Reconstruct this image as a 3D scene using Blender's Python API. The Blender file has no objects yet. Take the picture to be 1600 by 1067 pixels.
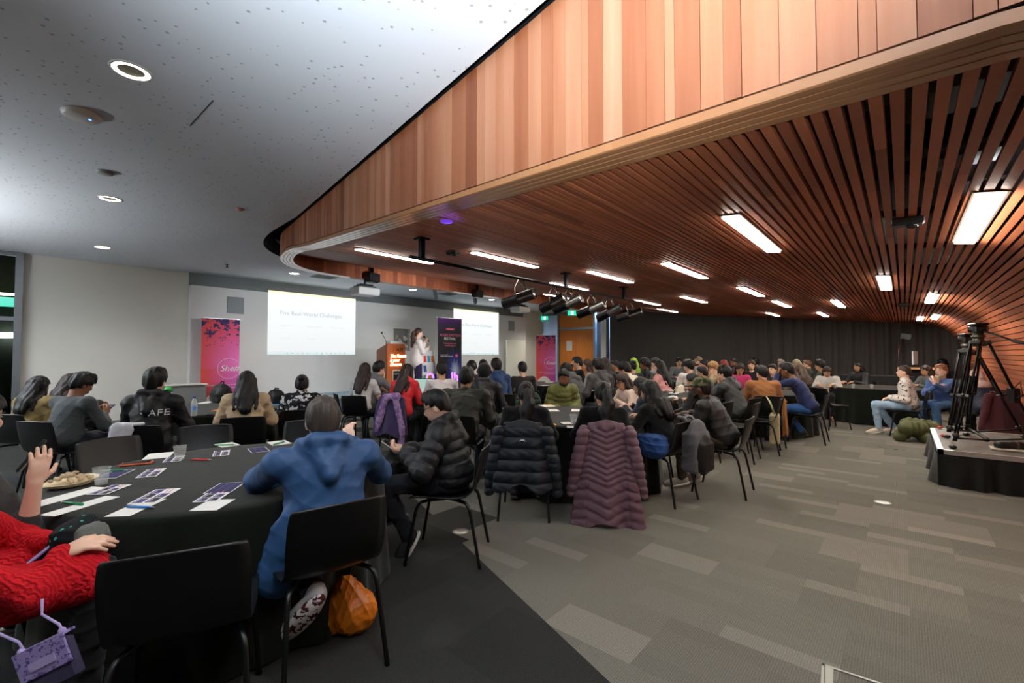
import bpy, math, random
import numpy as np
from mathutils import Vector, Matrix, noise

random.seed(7)
SC = bpy.context.scene
COL = SC.collection

# ---------------------------------------------------------------- camera, world, exposure
F_PX = 708.0
CAM_Z = 1.45
PITCH = math.radians(1.65)
CA, SA = 0.757, 0.654                      # the camera looks along (-SA, CA); room axes are x (across) and y (along the slats)
cam_d = bpy.data.cameras.new('camera')
cam_d.sensor_width = 36.0
cam_d.lens = F_PX / 1600.0 * 36.0
cam_d.clip_start = 0.05
cam = bpy.data.objects.new('camera', cam_d)
COL.objects.link(cam)
cam.location = (0, 0, CAM_Z)
cam.rotation_euler = (math.pi / 2 + PITCH, 0, math.atan2(SA, CA))
SC.camera = cam

world = bpy.data.worlds.new('night')
SC.world = world
world.use_nodes = True
world.node_tree.nodes['Background'].inputs[0].default_value = (0.012, 0.016, 0.02, 1)
world.node_tree.nodes['Background'].inputs[1].default_value = 1.0

EXPO = 1.4
KE = 2.0 ** EXPO                            # a glow of 1 / KE shows as plain white
SC.view_settings.view_transform = 'Standard'
SC.view_settings.look = 'None'
SC.view_settings.gamma = 1.0
SC.view_settings.use_curve_mapping = False
SC.view_settings.exposure = EXPO
try:
    SC.cycles.use_denoising = True
    SC.cycles.max_bounces = 6
    SC.cycles.diffuse_bounces = 4
    SC.cycles.glossy_bounces = 3
    SC.cycles.transmission_bounces = 5
    SC.cycles.transparent_max_bounces = 8
    SC.cycles.sample_clamp_indirect = 6.0
    SC.cycles.caustics_reflective = False
    SC.cycles.caustics_refractive = False
except Exception:
    pass

# lamp strengths (each lamp is built further down with its own fixture)
L_STRIP = 16.0       # radiance of the strip lights in the slats
L_STRIP_COL = (1.0, 0.95, 0.87)
L_DOWN = 34.0        # watts of one ceiling downlight
L_DOWN_COL = (1.0, 0.94, 0.84)
L_UP = 1250.0        # watts of the unseen fill lamp added by the glass wall
L_FLASH = 540.0      # watts of the bounced flash
L_WASH = 6.0        # watts of each fill lamp added to brighten the curved wall
L_SPOT = 55.0       # watts of one cylinder spotlight

# ---------------------------------------------------------------- where things are
def W(X, Y):
    """metres right of / in front of the camera -> room coordinates"""
    return (X * CA - Y * SA, X * SA + Y * CA)

def ray(px, py):
    cx = (px - 800.0) / F_PX
    cz = (533.5 - py) / F_PX
    yy = math.cos(PITCH) - cz * math.sin(PITCH)
    zz = math.sin(PITCH) + cz * math.cos(PITCH)
    x, y = W(cx, yy)
    return Vector((x, y, zz))

def at_z(px, py, z):
    d = ray(px, py); t = (z - CAM_Z) / d.z
    return Vector((d.x * t, d.y * t, z))

def at_Y(px, py, Y):
    d = ray(px, py)
    k = Y / (-d.x * SA + d.y * CA)
    return Vector((d.x * k, d.y * k, CAM_Z + d.z * k))

def at_x(px, py, x):
    d = ray(px, py); k = x / d.x
    return Vector((x, d.y * k, CAM_Z + d.z * k))

def face_dir(deg):
    a = math.radians(deg)
    x, y = W(math.sin(a), math.cos(a))
    return Vector((x, y, 0))

def face_rot(deg):
    d = face_dir(deg)
    return math.atan2(d.y, d.x) - math.pi / 2

CEIL = 3.32
FRONT = -12.3       # screen wall
RAISED = -12.1
BACK = 16.2         # curtain
# ---------------------------------------------------------------- helpers
def tag(o, label=None, cat=None, group=None, kind=None):
    if label: o['label'] = label
    if cat: o['category'] = cat
    if group: o['group'] = group
    if kind: o['kind'] = kind
    return o

def empty(name, loc=(0, 0, 0), rz=0.0, label=None, cat=None, group=None):
    o = bpy.data.objects.new(name, None)
    o.empty_display_size = 0.1
    COL.objects.link(o)
    o.location = loc
    o.rotation_euler = (0, 0, rz)
    return tag(o, label, cat, group)

def np_mesh(name, V, Q, mats, mi=None, smooth=True):
    me = bpy.data.meshes.new(name)
    V = np.asarray(V, dtype=np.float32); Q = np.asarray(Q, dtype=np.int32)
    n = len(Q)
    me.vertices.add(len(V)); me.vertices.foreach_set('co', V.ravel())
    me.loops.add(n * 4); me.loops.foreach_set('vertex_index', Q.ravel())
    me.polygons.add(n)
    me.polygons.foreach_set('loop_start', np.arange(0, n * 4, 4, dtype=np.int32))
    me.polygons.foreach_set('use_smooth', np.full(n, smooth, dtype=bool))
    for m in (mats if isinstance(mats, (list, tuple)) else [mats]): me.materials.append(m)
    if mi is not None: me.polygons.foreach_set('material_index', np.asarray(mi, dtype=np.int32))
    me.update(calc_edges=True)
    me.validate()
    return me

def link(name, me, parent=None):
    o = bpy.data.objects.new(name, me)
    COL.objects.link(o)
    if parent is not None: o.parent = parent
    return o

class MB:
    """collects boxes, tubes, lathes ... into one mesh"""
    def __init__(s): s.v = []; s.f = []; s.m = []; s.sm = []; s.t = []
    def add(s, vs, fs, mi=0, smooth=False, M=None, tone=0.5):
        b = len(s.v)
        for p in vs:
            p = Vector(p)
            s.v.append(tuple(M @ p) if M is not None else tuple(p))
        for f in fs:
            s.f.append([i + b for i in f]); s.m.append(mi); s.sm.append(smooth); s.t.append(tone)
        return s
    def box(s, c, d, mi=0, rz=0.0, M=None, tone=0.5, bev=0.0):
        hx, hy, hz = d[0] / 2, d[1] / 2, d[2] / 2
        R = Matrix.Translation(c) @ Matrix.Rotation(rz, 4, 'Z')
        if M is not None: R = M @ R
        if bev <= 0:
            vs = [(x * hx, y * hy, z * hz) for z in (-1, 1) for y in (-1, 1) for x in (-1, 1)]
            fs = [(0, 2, 3, 1), (4, 5, 7, 6), (0, 1, 5, 4), (2, 6, 7, 3), (0, 4, 6, 2), (1, 3, 7, 5)]
            return s.add(vs, fs, mi, False, R, tone)
        b = min(bev, hx * .9, hy * .9, hz * .9)
        def ring(e, z):
            x, y = hx - e, hy - e
            q = b - e if b > e else 0
            q = b * 0.6
            return [(-x + q, -y, z), (x - q, -y, z), (x, -y + q, z), (x, y - q, z), (x - q, y, z), (-x + q, y, z), (-x, y - q, z), (-x, -y + q, z)]
        rs = [ring(b, -hz), ring(0, -hz + b), ring(0, hz - b), ring(b, hz)]
        vs = [p for r in rs for p in r]
        fs = [tuple(range(7, -1, -1)), tuple(range(24, 32))]
        for k in range(3):
            for i in range(8):
                j = (i + 1) % 8
                fs.append((k * 8 + i, k * 8 + j, k * 8 + 8 + j, k * 8 + 8 + i))
        return s.add(vs, fs, mi, False, R, tone)
    def tube(s, pts, r, n=8, mi=0, M=None, closed=False, cap=True):
        pts = [Vector(p) for p in pts]; N = len(pts)
        rr = r if isinstance(r, (list, tuple)) else [r] * N
        vs = []; up = Vector((0.137, 0.211, 0.967))
        prev = None
        for i, p in enumerate(pts):
            if closed: t = pts[(i + 1) % N] - pts[i - 1]
            else: t = pts[min(i + 1, N - 1)] - pts[max(i - 1, 0)]
            t = t.normalized() if t.length > 1e-9 else Vector((0, 0, 1))
            if prev is None:
                a = up if abs(t.dot(up)) < .95 else Vector((1, 0, 0))
                u = (a - t * a.dot(t)).normalized()
            else:
                u = prev - t * prev.dot(t)
                u = u.normalized() if u.length > 1e-6 else Vector((1, 0, 0))
            prev = u; w = t.cross(u)
            for k in range(n):
                a = 2 * math.pi * k / n
                vs.append(p + (u * math.cos(a) + w * math.sin(a)) * rr[i])
        fs = []
        for i in range(N if closed else N - 1):
            j = (i + 1) % N
            for k in range(n):
                l = (k + 1) % n
                fs.append((i * n + k, i * n + l, j * n + l, j * n + k))
        s.add(vs, fs, mi, True, M)
        if cap and not closed:
            b = len(s.v) - len(vs)
            s.f.append([b + k for k in range(n - 1, -1, -1)]); s.m.append(mi); s.sm.append(False); s.t.append(.5)
            s.f.append([b + (N - 1) * n + k for k in range(n)]); s.m.append(mi); s.sm.append(False); s.t.append(.5)
        return s
    def lathe(s, prof, n=24, mi=0, M=None, c=(0, 0, 0), smooth=True):
        vs = []; fs = []
        for (r, z) in prof:
            for k in range(n):
                a = 2 * math.pi * k / n
                vs.append((c[0] + r * math.cos(a), c[1] + r * math.sin(a), c[2] + z))
        for i in range(len(prof) - 1):
            for k in range(n):
                l = (k + 1) % n
                fs.append((i * n + k, i * n + l, (i + 1) * n + l, (i + 1) * n + k))
        s.add(vs, fs, mi, smooth, M)
        return s
    def disc(s, c, r, n=24, mi=0, M=None, up=True, ry=None):
        ry = ry or r
        vs = [(c[0] + r * math.cos(2 * math.pi * k / n), c[1] + ry * math.sin(2 * math.pi * k / n), c[2]) for k in range(n)]
        return s.add(vs, [tuple(range(n)) if up else tuple(range(n - 1, -1, -1))], mi, False, M)
    def ell(s, c, r, mi=0, M=None, n=12, m=8):
        vs = []; fs = []
        for j in range(m + 1):
            t = math.pi * j / m
            for k in range(n):
                a = 2 * math.pi * k / n
                vs.append((c[0] + r[0] * math.sin(t) * math.cos(a), c[1] + r[1] * math.sin(t) * math.sin(a), c[2] - r[2] * math.cos(t)))
        for j in range(m):
            for k in range(n):
                l = (k + 1) % n
                fs.append((j * n + k, j * n + l, (j + 1) * n + l, (j + 1) * n + k))
        return s.add(vs, fs, mi, True, M)
    def quad(s, a, b, c, d, mi=0, M=None, tone=.5): return s.add([a, b, c, d], [(0, 1, 2, 3)], mi, False, M, tone)
    def prism(s, poly, z0, z1, mi=0, M=None):
        n = len(poly)
        vs = [(p[0], p[1], z0) for p in poly] + [(p[0], p[1], z1) for p in poly]
        fs = [tuple(range(n - 1, -1, -1)), tuple(range(n, 2 * n))] + [(i, (i + 1) % n, n + (i + 1) % n, n + i) for i in range(n)]
        return s.add(vs, fs, mi, False, M)
    def build(s, name, mats, parent=None, label=None, tone=False):
        me = bpy.data.meshes.new(name)
        me.from_pydata(s.v, [], s.f)
        for m in (mats if isinstance(mats, (list, tuple)) else [mats]): me.materials.append(m)
        me.polygons.foreach_set('material_index', s.m)
        me.polygons.foreach_set('use_smooth', s.sm)
        if tone:
            at = me.attributes.new('tone', 'FLOAT', 'FACE')
            at.data.foreach_set('value', s.t)
        me.update()
        o = link(name, me, parent)
        if label: o['label'] = label
        return o

def copy_tree(o, parent=None):
    c = o.copy(); COL.objects.link(c)
    if parent is not None: c.parent = parent
    for ch in list(o.children): copy_tree(ch, c)
    return c

def text_mesh(name, body, size, mat, parent=None, extrude=0.001, align='CENTER', shear=0.0, spacing=1.0, bevel=0.0, offset=0.0):
    cu = bpy.data.curves.new(name, 'FONT')
    cu.body = body; cu.size = size; cu.align_x = align; cu.align_y = 'CENTER'
    cu.extrude = extrude; cu.shear = shear; cu.space_character = spacing; cu.bevel_depth = bevel; cu.offset = offset
    cu.resolution_u = 3
    tmp = bpy.data.objects.new(name, cu); COL.objects.link(tmp)
    dg = bpy.context.evaluated_depsgraph_get()
    me = bpy.data.meshes.new_from_object(tmp.evaluated_get(dg))
    bpy.data.objects.remove(tmp)
    me.materials.clear(); me.materials.append(mat)
    me.name = name
    return link(name, me, parent)

# ---------------------------------------------------------------- materials
MATS = {}
def lin(c):
    """sRGB 0-255 -> linear"""
    return tuple(((v / 255.0) / 12.92 if v / 255.0 <= .04045 else ((v / 255.0 + .055) / 1.055) ** 2.4) for v in c)

class NT:
    def __init__(s, name):
        s.m = bpy.data.materials.new(name); s.m.use_nodes = True
        s.n = s.m.node_tree.nodes; s.l = s.m.node_tree.links
        s.b = s.n['Principled BSDF']
    def new(s, t, **kw):
        nd = s.n.new(t)
        for k, v in kw.items(): setattr(nd, k, v)
        return nd
    def set(s, nd, **kw):
        for k, v in kw.items(): nd.inputs[k].default_value = v
    def to(s, a, b): s.l.new(a, b)
    def math(s, op, a, b=0.0, c=None, clamp=False):
        nd = s.n.new('ShaderNodeMath'); nd.operation = op; nd.use_clamp = clamp
        for i, v in enumerate((a, b, c)):
            if v is None: continue
            if hasattr(v, 'is_output'): s.l.new(v, nd.inputs[i])
            else: nd.inputs[i].default_value = v
        return nd.outputs[0]
    def mix(s, fac, a, b):
        nd = s.n.new('ShaderNodeMix'); nd.data_type = 'RGBA'
        for i, v in ((0, fac), (6, a), (7, b)):
            if hasattr(v, 'is_output'): s.l.new(v, nd.inputs[i])
            elif i == 0: nd.inputs[0].default_value = v
            else: nd.inputs[i].default_value = (*v[:3], 1)
        return nd.outputs[2]
    def coord(s, which='Object'):
        return s.n.new('ShaderNodeTexCoord').outputs[which]
    def noise(s, vec, scale, detail=3, rough=.5):
        nd = s.n.new('ShaderNodeTexNoise'); nd.inputs['Scale'].default_value = scale
        nd.inputs['Detail'].default_value = detail; nd.inputs['Roughness'].default_value = rough
        s.l.new(vec, nd.inputs['Vector']); return nd.outputs['Fac']
    def voro(s, vec, scale, out='Distance', feature='F1', rnd=1.0):
        nd = s.n.new('ShaderNodeTexVoronoi'); nd.inputs['Scale'].default_value = scale; nd.feature = feature
        nd.inputs['Randomness'].default_value = rnd
        s.l.new(vec, nd.inputs['Vector']); return nd.outputs[out]
    def sep(s, vec):
        nd = s.n.new('ShaderNodeSeparateXYZ'); s.l.new(vec, nd.inputs[0]); return nd.outputs
    def comb(s, x, y, z=0.0):
        nd = s.n.new('ShaderNodeCombineXYZ')
        for i, v in enumerate((x, y, z)):
            if hasattr(v, 'is_output'): s.l.new(v, nd.inputs[i])
            else: nd.inputs[i].default_value = v
        return nd.outputs[0]
    def scale(s, vec, sx, sy, sz):
        nd = s.n.new('ShaderNodeMapping'); nd.inputs['Scale'].default_value = (sx, sy, sz)
        s.l.new(vec, nd.inputs[0]); return nd.outputs[0]
    def ramp(s, fac, stops, interp='LINEAR'):
        nd = s.n.new('ShaderNodeValToRGB'); nd.color_ramp.interpolation = interp
        e = nd.color_ramp.elements
        while len(e) < len(stops): e.new(0.5)
        for i, (p, c) in enumerate(stops): e[i].position = p; e[i].color = (*c[:3], 1)
        s.l.new(fac, nd.inputs[0]); return nd.outputs[0]
    def bump(s, h, strength=.3, dist=.01):
        nd = s.n.new('ShaderNodeBump'); nd.inputs['Strength'].default_value = strength
        nd.inputs['Distance'].default_value = dist
        s.l.new(h, nd.inputs['Height']); s.l.new(nd.outputs[0], s.b.inputs['Normal'])
    def col(s, c):
        if hasattr(c, 'is_output'): s.l.new(c, s.b.inputs['Base Color'])
        else: s.b.inputs['Base Color'].default_value = (*c[:3], 1)
    def rough(s, r, spec=.5, metal=0.0):
        s.b.inputs['Roughness'].default_value = r; s.b.inputs['Specular IOR Level'].default_value = spec
        s.b.inputs['Metallic'].default_value = metal

def M(kind, c=(128, 128, 128), **kw):
    """cached simple materials: kind in cloth, knit, nylon, skin, hair, plastic, metal, paper, paint, glass, glow"""
    key = (kind, tuple(c), tuple(sorted(kw.items())))
    if key in MATS: return MATS[key]
    t = NT(kind + '_%d_%d_%d' % tuple(c[:3]))
    L = lin(c)
    v = t.coord()
    if kind == 'glow':
        t.col((0, 0, 0)); t.b.inputs['Emission Color'].default_value = (*L, 1)
        t.b.inputs['Emission Strength'].default_value = kw.get('s', 5.0)
        n = t.noise(v, 3.0, 1)
        t.to(t.math('MULTIPLY_ADD', n, .1 * kw.get('s', 5.0), .95 * kw.get('s', 5.0)), t.b.inputs['Emission Strength'])
    elif kind == 'clear':
        t.col((.9, .95, .93)); t.rough(.06, .8); t.b.inputs['Alpha'].default_value = kw.get('a', .22)
        t.bump(t.noise(v, 40.0, 1), .05)
    elif kind == 'glass':
        t.col((.97, .99, .98)); t.rough(.03, .5); t.b.inputs['Transmission Weight'].default_value = 1.0
        t.b.inputs['IOR'].default_value = kw.get('ior', 1.1)
        t.bump(t.noise(v, 8.0, 1), .02)
    else:
        P = {'cloth': (.88, .2, 40, .14, 46, .45), 'knit': (.92, .15, 30, .16, 90, .6), 'nylon': (.55, .35, 14, .12, 26, .55),
             'skin': (.5, .4, 9, .10, 160, .06), 'hair': (.46, .35, 60, .45, 150, .8), 'plastic': (.38, .5, 6, .05, 220, .06),
             'metal': (.32, .5, 10, .06, 80, .04), 'paper': (.7, .3, 20, .03, 60, .02), 'paint': (.8, .3, 1.2, .035, 160, .05),
             'wood': (.45, .4, 6, .25, 60, .1)}[kind]
        rgh, spec, vs, va, bs, bst = P
        vec = v
        if kind == 'hair': vec = t.scale(v, 1, 1, .18)
        if kind == 'wood': vec = t.scale(v, 6, 6, .5)
        n = t.noise(vec, vs, 3)
        f = t.math('MULTIPLY_ADD', n, 2 * va, 1 - va)
        mx = t.new('ShaderNodeVectorMath', operation='SCALE')
        mx.inputs[0].default_value = L; t.to(f, mx.inputs['Scale'])
        t.col(mx.outputs[0])
        t.rough(kw.get('r', rgh), kw.get('spec', spec), kw.get('metal', 1.0 if kind == 'metal' else 0.0))
        if kind == 'skin':
            t.b.inputs['Subsurface Weight'].default_value = .0
        if kind in ('cloth', 'knit'):
            t.b.inputs['Sheen Weight'].default_value = .15
        t.bump(t.noise(t.scale(v, 1, 1, .1) if kind == 'hair' else v, bs, 2), bst, .004)
    MATS[key] = t.m
    return t.m

def pattern_mat(name, base, dark, scale, thr, rough=.85, third=None):
    """blotched fabrics: floral, camouflage, printed fleece"""
    key = ('pat', name)
    if key in MATS: return MATS[key]
    t = NT(name); v = t.coord()
    n = t.noise(v, scale, 3, .6)
    st = [(0, lin(base)), (thr, lin(dark))]
    if third: st.append((thr + .09, lin(third)))
    t.col(t.ramp(n, st, 'CONSTANT')); t.rough(rough, .25)
    t.bump(t.noise(v, 180, 2), .2, .004)
    MATS[key] = t.m
    return t.m
# ---------------------------------------------------------------- smooth solid shapes (bodies, clothes, bags)
class Sdf:
    """a smooth union of ellipsoids and tapered limbs, meshed as one closed surface"""
    def __init__(s, k=.03): s.p = []; s.cuts = []; s.k = k; s.noise = None; s.edge = None
    def ell(s, c, r, R=None, disp=None, k=None):
        s.p.append(('e', Vector(c), Vector(r), R, disp, k)); return s
    def cap(s, a, b, ra, rb, flat=None, disp=None, k=None):
        """tapered limb; flat = (axis vector, factor): the section is squeezed along the axis"""
        s.p.append(('c', Vector(a), Vector(b), ra, rb, flat, disp, k)); return s
    def box(s, c, r, rnd=.02, R=None, disp=None, k=None):
        s.p.append(('b', Vector(c), Vector(r), rnd, R, disp, k)); return s
    def cut(s, p, n):
        """remove everything on the side of the plane the normal points to"""
        s.cuts.append((Vector(p), Vector(n).normalized())); return s
    def bounds(s, p):
        if p[0] == 'e':
            m = max(p[2]) if p[3] is not None else None
            r = Vector((m, m, m)) if m else p[2]
            return p[1] - r, p[1] + r
        if p[0] == 'b':
            m = p[2].length + p[3] if p[4] is not None else None
            r = Vector((m, m, m)) if m else p[2] + Vector((p[3],) * 3)
            return p[1] - r, p[1] + r
        r = max(p[3], p[4]); r = Vector((r, r, r))
        a, b = p[1], p[2]
        return Vector(map(min, a, b)) - r, Vector(map(max, a, b)) + r
    def mesh(s, name, h, mat):
        pad = 3 * h + s.k + .015
        bs = [s.bounds(p) for p in s.p]
        lo = np.array([min(b[0][i] for b in bs) for i in range(3)]) - pad
        hi = np.array([max(b[1][i] for b in bs) for i in range(3)]) + pad
        n = np.ceil((hi - lo) / h).astype(int) + 1
        D = np.full(n, .25, dtype=np.float32)
        ax = [(lo[i] + h * np.arange(n[i])).astype(np.float32) for i in range(3)]
        for p, b in zip(s.p, bs):
            i0 = np.maximum(((np.array(b[0]) - pad - lo) / h).astype(int), 0)
            i1 = np.minimum(((np.array(b[1]) + pad - lo) / h).astype(int) + 2, n)
            x = ax[0][i0[0]:i1[0]][:, None, None]; y = ax[1][i0[1]:i1[1]][None, :, None]; z = ax[2][i0[2]:i1[2]][None, None, :]
            if p[0] == 'e':
                _, c, r, R, disp, k = p
                X, Y, Z = x - c.x, y - c.y, z - c.z
                if R is not None:
                    X, Y, Z = (R[0][0] * X + R[1][0] * Y + R[2][0] * Z, R[0][1] * X + R[1][1] * Y + R[2][1] * Z, R[0][2] * X + R[1][2] * Y + R[2][2] * Z)
                k0 = np.sqrt((X / r.x) ** 2 + (Y / r.y) ** 2 + (Z / r.z) ** 2)
                k1 = np.sqrt((X / r.x ** 2) ** 2 + (Y / r.y ** 2) ** 2 + (Z / r.z ** 2) ** 2) + 1e-6
                d = k0 * (k0 - 1) / k1
                t = Z
            elif p[0] == 'b':
                _, c, r, rnd, R, disp, k = p
                X, Y, Z = x - c.x, y - c.y, z - c.z
                if R is not None:
                    X, Y, Z = (R[0][0] * X + R[1][0] * Y + R[2][0] * Z, R[0][1] * X + R[1][1] * Y + R[2][1] * Z, R[0][2] * X + R[1][2] * Y + R[2][2] * Z)
                qx, qy, qz = np.abs(X) - r.x, np.abs(Y) - r.y, np.abs(Z) - r.z
                d = np.sqrt(np.maximum(qx, 0) ** 2 + np.maximum(qy, 0) ** 2 + np.maximum(qz, 0) ** 2) + np.minimum(np.maximum(qx, np.maximum(qy, qz)), 0) - rnd
                t = Z
            else:
                _, a, bb, ra, rb, flat, disp, k = p
                e = bb - a; L2 = max(e.length_squared, 1e-9); L = math.sqrt(L2)
                X, Y, Z = x - a.x, y - a.y, z - a.z
                u = np.clip((X * e.x + Y * e.y + Z * e.z) / L2, 0, 1)
                qx, qy, qz = X - u * e.x, Y - u * e.y, Z - u * e.z
                if flat is not None:
                    f, q = flat; f = Vector(f).normalized()
                    w = (qx * f.x + qy * f.y + qz * f.z) * (1.0 / q - 1.0)
                    qx, qy, qz = qx + w * f.x, qy + w * f.y, qz + w * f.z
                d = np.sqrt(qx * qx + qy * qy + qz * qz) - (ra + (rb - ra) * u)
                if flat is not None: d = d * min(1.0, flat[1] * 1.4)
                t = u * L
            if disp is not None: d = d - disp(t, x, y, z)
            kk = s.k if k is None else k
            S = D[i0[0]:i1[0], i0[1]:i1[1], i0[2]:i1[2]]
            hh = np.clip(.5 + .5 * (S - d) / kk, 0, 1)
            S[...] = S + (d - S) * hh - kk * hh * (1 - hh)
        gx, gy, gz = ax[0][:, None, None], ax[1][None, :, None], ax[2][None, None, :]
        if s.noise is not None: D = D + s.noise(gx, gy, gz).astype(np.float32)
        for (q, nn) in s.cuts:
            E_ = (gx - q.x) * nn.x + (gy - q.y) * nn.y + (gz - q.z) * nn.z
            if s.edge is not None: E_ = E_ + s.edge(gx, gy, gz)
            D = np.maximum(D, E_)
        V, Q = nets(D, lo, h)
        return np_mesh(name, V, Q, mat)

def nets(D, lo, h):
    ins = D < 0
    c = [slice(0, -1), slice(1, None)]
    sm = np.zeros([k - 1 for k in D.shape], dtype=np.uint8)
    for i in (0, 1):
        for j in (0, 1):
            for k in (0, 1): sm += ins[c[i], c[j], c[k]]
    act = (sm > 0) & (sm < 8)
    I = np.argwhere(act)
    idx = np.full(act.shape, -1, dtype=np.int32); idx[act] = np.arange(len(I))
    P = np.zeros((len(I), 3), dtype=np.float32); N = np.zeros(len(I), dtype=np.float32)
    i, j, k = I.T
    for axis in range(3):
        for a in (0, 1):
            for b in (0, 1):
                o0 = [a, b]; o0.insert(axis, 0); o1 = [a, b]; o1.insert(axis, 1)
                d0 = D[i + o0[0], j + o0[1], k + o0[2]]; d1 = D[i + o1[0], j + o1[1], k + o1[2]]
                m = (d0 < 0) != (d1 < 0)
                t = np.where(m, d0 / np.where(m, d0 - d1, 1), 0)
                q = np.array(o0, dtype=np.float32)[None, :].repeat(len(I), 0)
                q[:, axis] += t
                P += q * m[:, None]; N += m
    V = lo[None, :] + h * (I + P / np.maximum(N, 1)[:, None])
    quads = []
    for axis in range(3):
        s0 = [slice(None)] * 3; s1 = [slice(None)] * 3
        s0[axis] = slice(0, -1); s1[axis] = slice(1, None)
        A, B = ins[tuple(s0)], ins[tuple(s1)]
        E = np.argwhere(A != B)
        if not len(E): continue
        a1, a2 = [q for q in range(3) if q != axis]
        ok = (E[:, a1] >= 1) & (E[:, a2] >= 1) & (E[:, a1] < D.shape[a1] - 1) & (E[:, a2] < D.shape[a2] - 1)
        E = E[ok]
        flip = B[tuple(E.T)]
        def cell(da, db):
            q = E.copy(); q[:, a1] += da; q[:, a2] += db
            return idx[tuple(q.T)]
        q4 = np.stack([cell(-1, -1), cell(0, -1), cell(0, 0), cell(-1, 0)], 1)
        if axis == 1: flip = ~flip
        q4[flip] = q4[flip][:, ::-1]
        quads.append(q4)
    Q = np.concatenate(quads) if quads else np.zeros((0, 4), dtype=np.int32)
    Q = Q[(Q >= 0).all(1)]
    return V, Q

def folds(amp, seed=0.0, f=1.0):
    """loose cloth creases: soft swells with narrow ridges"""
    def fn(x, y, z):
        wx = x + .05 * np.sin(f * 9 * y + 6 * z + seed); wz = z + .06 * np.sin(f * 7 * x - 5 * y + 2 * seed); wy = y + .05 * np.sin(8 * z + seed)
        a = np.sin(f * (31 * wz + 14 * wx) + seed); b = np.sin(f * (24 * wx - 25 * wz + 9 * wy) + 1.7 * seed); c = np.sin(f * (33 * wy + 17 * wz) - seed)
        r = (1 - np.abs(a)) ** 2 + (1 - np.abs(b)) ** 2 * .8 + (1 - np.abs(c)) ** 2 * .7
        return amp * (.55 - r + .25 * np.sin(11 * wx + 13 * wz + seed))
    return fn

def quilt(amp, pitch):
    return lambda t, x, y, z: amp * (np.abs(np.sin(np.pi * t / pitch)) ** .6 - .5)

def ik(S, Wp, l1, l2, pole):
    S, Wp, pole = Vector(S), Vector(Wp), Vector(pole)
    d = Wp - S; L = d.length
    mx = (l1 + l2) * .995
    if L > mx: d = d * (mx / L); L = mx; Wp = S + d
    if L < abs(l1 - l2) + .02: L = abs(l1 - l2) + .02
    a = (l1 * l1 - l2 * l2 + L * L) / (2 * L)
    hgt = math.sqrt(max(l1 * l1 - a * a, 1e-6))
    dn = d.normalized()
    pp = pole - dn * pole.dot(dn)
    pp = pp.normalized() if pp.length > 1e-5 else Vector((0, 0, -1))
    return S + dn * a + pp * hgt, Wp

SKIN = {'light': (226, 182, 156), 'fair': (232, 192, 170), 'tan': (196, 148, 116), 'brown': (146, 100, 74), 'dark': (96, 64, 48)}
BLK = (13, 11, 11)

def hand(sd, Wp, d, n, side, fine=True, curl=.5, sp=1.0, z=1.0):
    """palm, four fingers of different lengths and a thumb from the palm's side; d = direction, n = palm side, side = towards the thumb"""
    d = Vector(d).normalized(); n = Vector(n); n = (n - d * n.dot(d)).normalized()
    side = (Vector(side) - d * Vector(side).dot(d) - n * Vector(side).dot(n)).normalized()
    R = Matrix((side, d, n)).transposed()
    sd.ell(Wp + d * .048 * z, (.041 * z, .056 * z, .019 * z), R, k=.015)
    f0 = .0092 * z if fine else .0125 * z
    ln = (.078, .086, .080, .063)
    for i in range(4):
        o = (.030 - .02 * i) * z
        b = Wp + d * (.088 - .006 * abs(i - 1.3)) * z + side * o
        dd = (d + side * (.010 - .0068 * i) * 12 * .9 * sp).normalized()
        c1 = curl * .9; c2 = curl * 1.7
        p1 = b + (dd * math.cos(c1) + n * math.sin(c1)) * ln[i] * .5 * z
        p2 = p1 + (dd * math.cos(c2) + n * math.sin(c2)) * ln[i] * .52 * z
        sd.cap(b, p1, f0 * 1.06, f0, k=.006)
        sd.cap(p1, p2, f0, f0 * .84, k=.006)
    b = Wp + d * .028 * z + side * .03 * z
    p1 = b + (d * .62 + side * .75 + n * .25).normalized() * .042 * z
    p2 = p1 + (d * .85 + side * .35 + n * (.2 + curl * .4)).normalized() * .034 * z
    sd.cap(b, p1, f0 * 1.3, f0 * 1.12, k=.01); sd.cap(p1, p2, f0 * 1.1, f0 * .9, k=.006)

PEOPLE = {}

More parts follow.
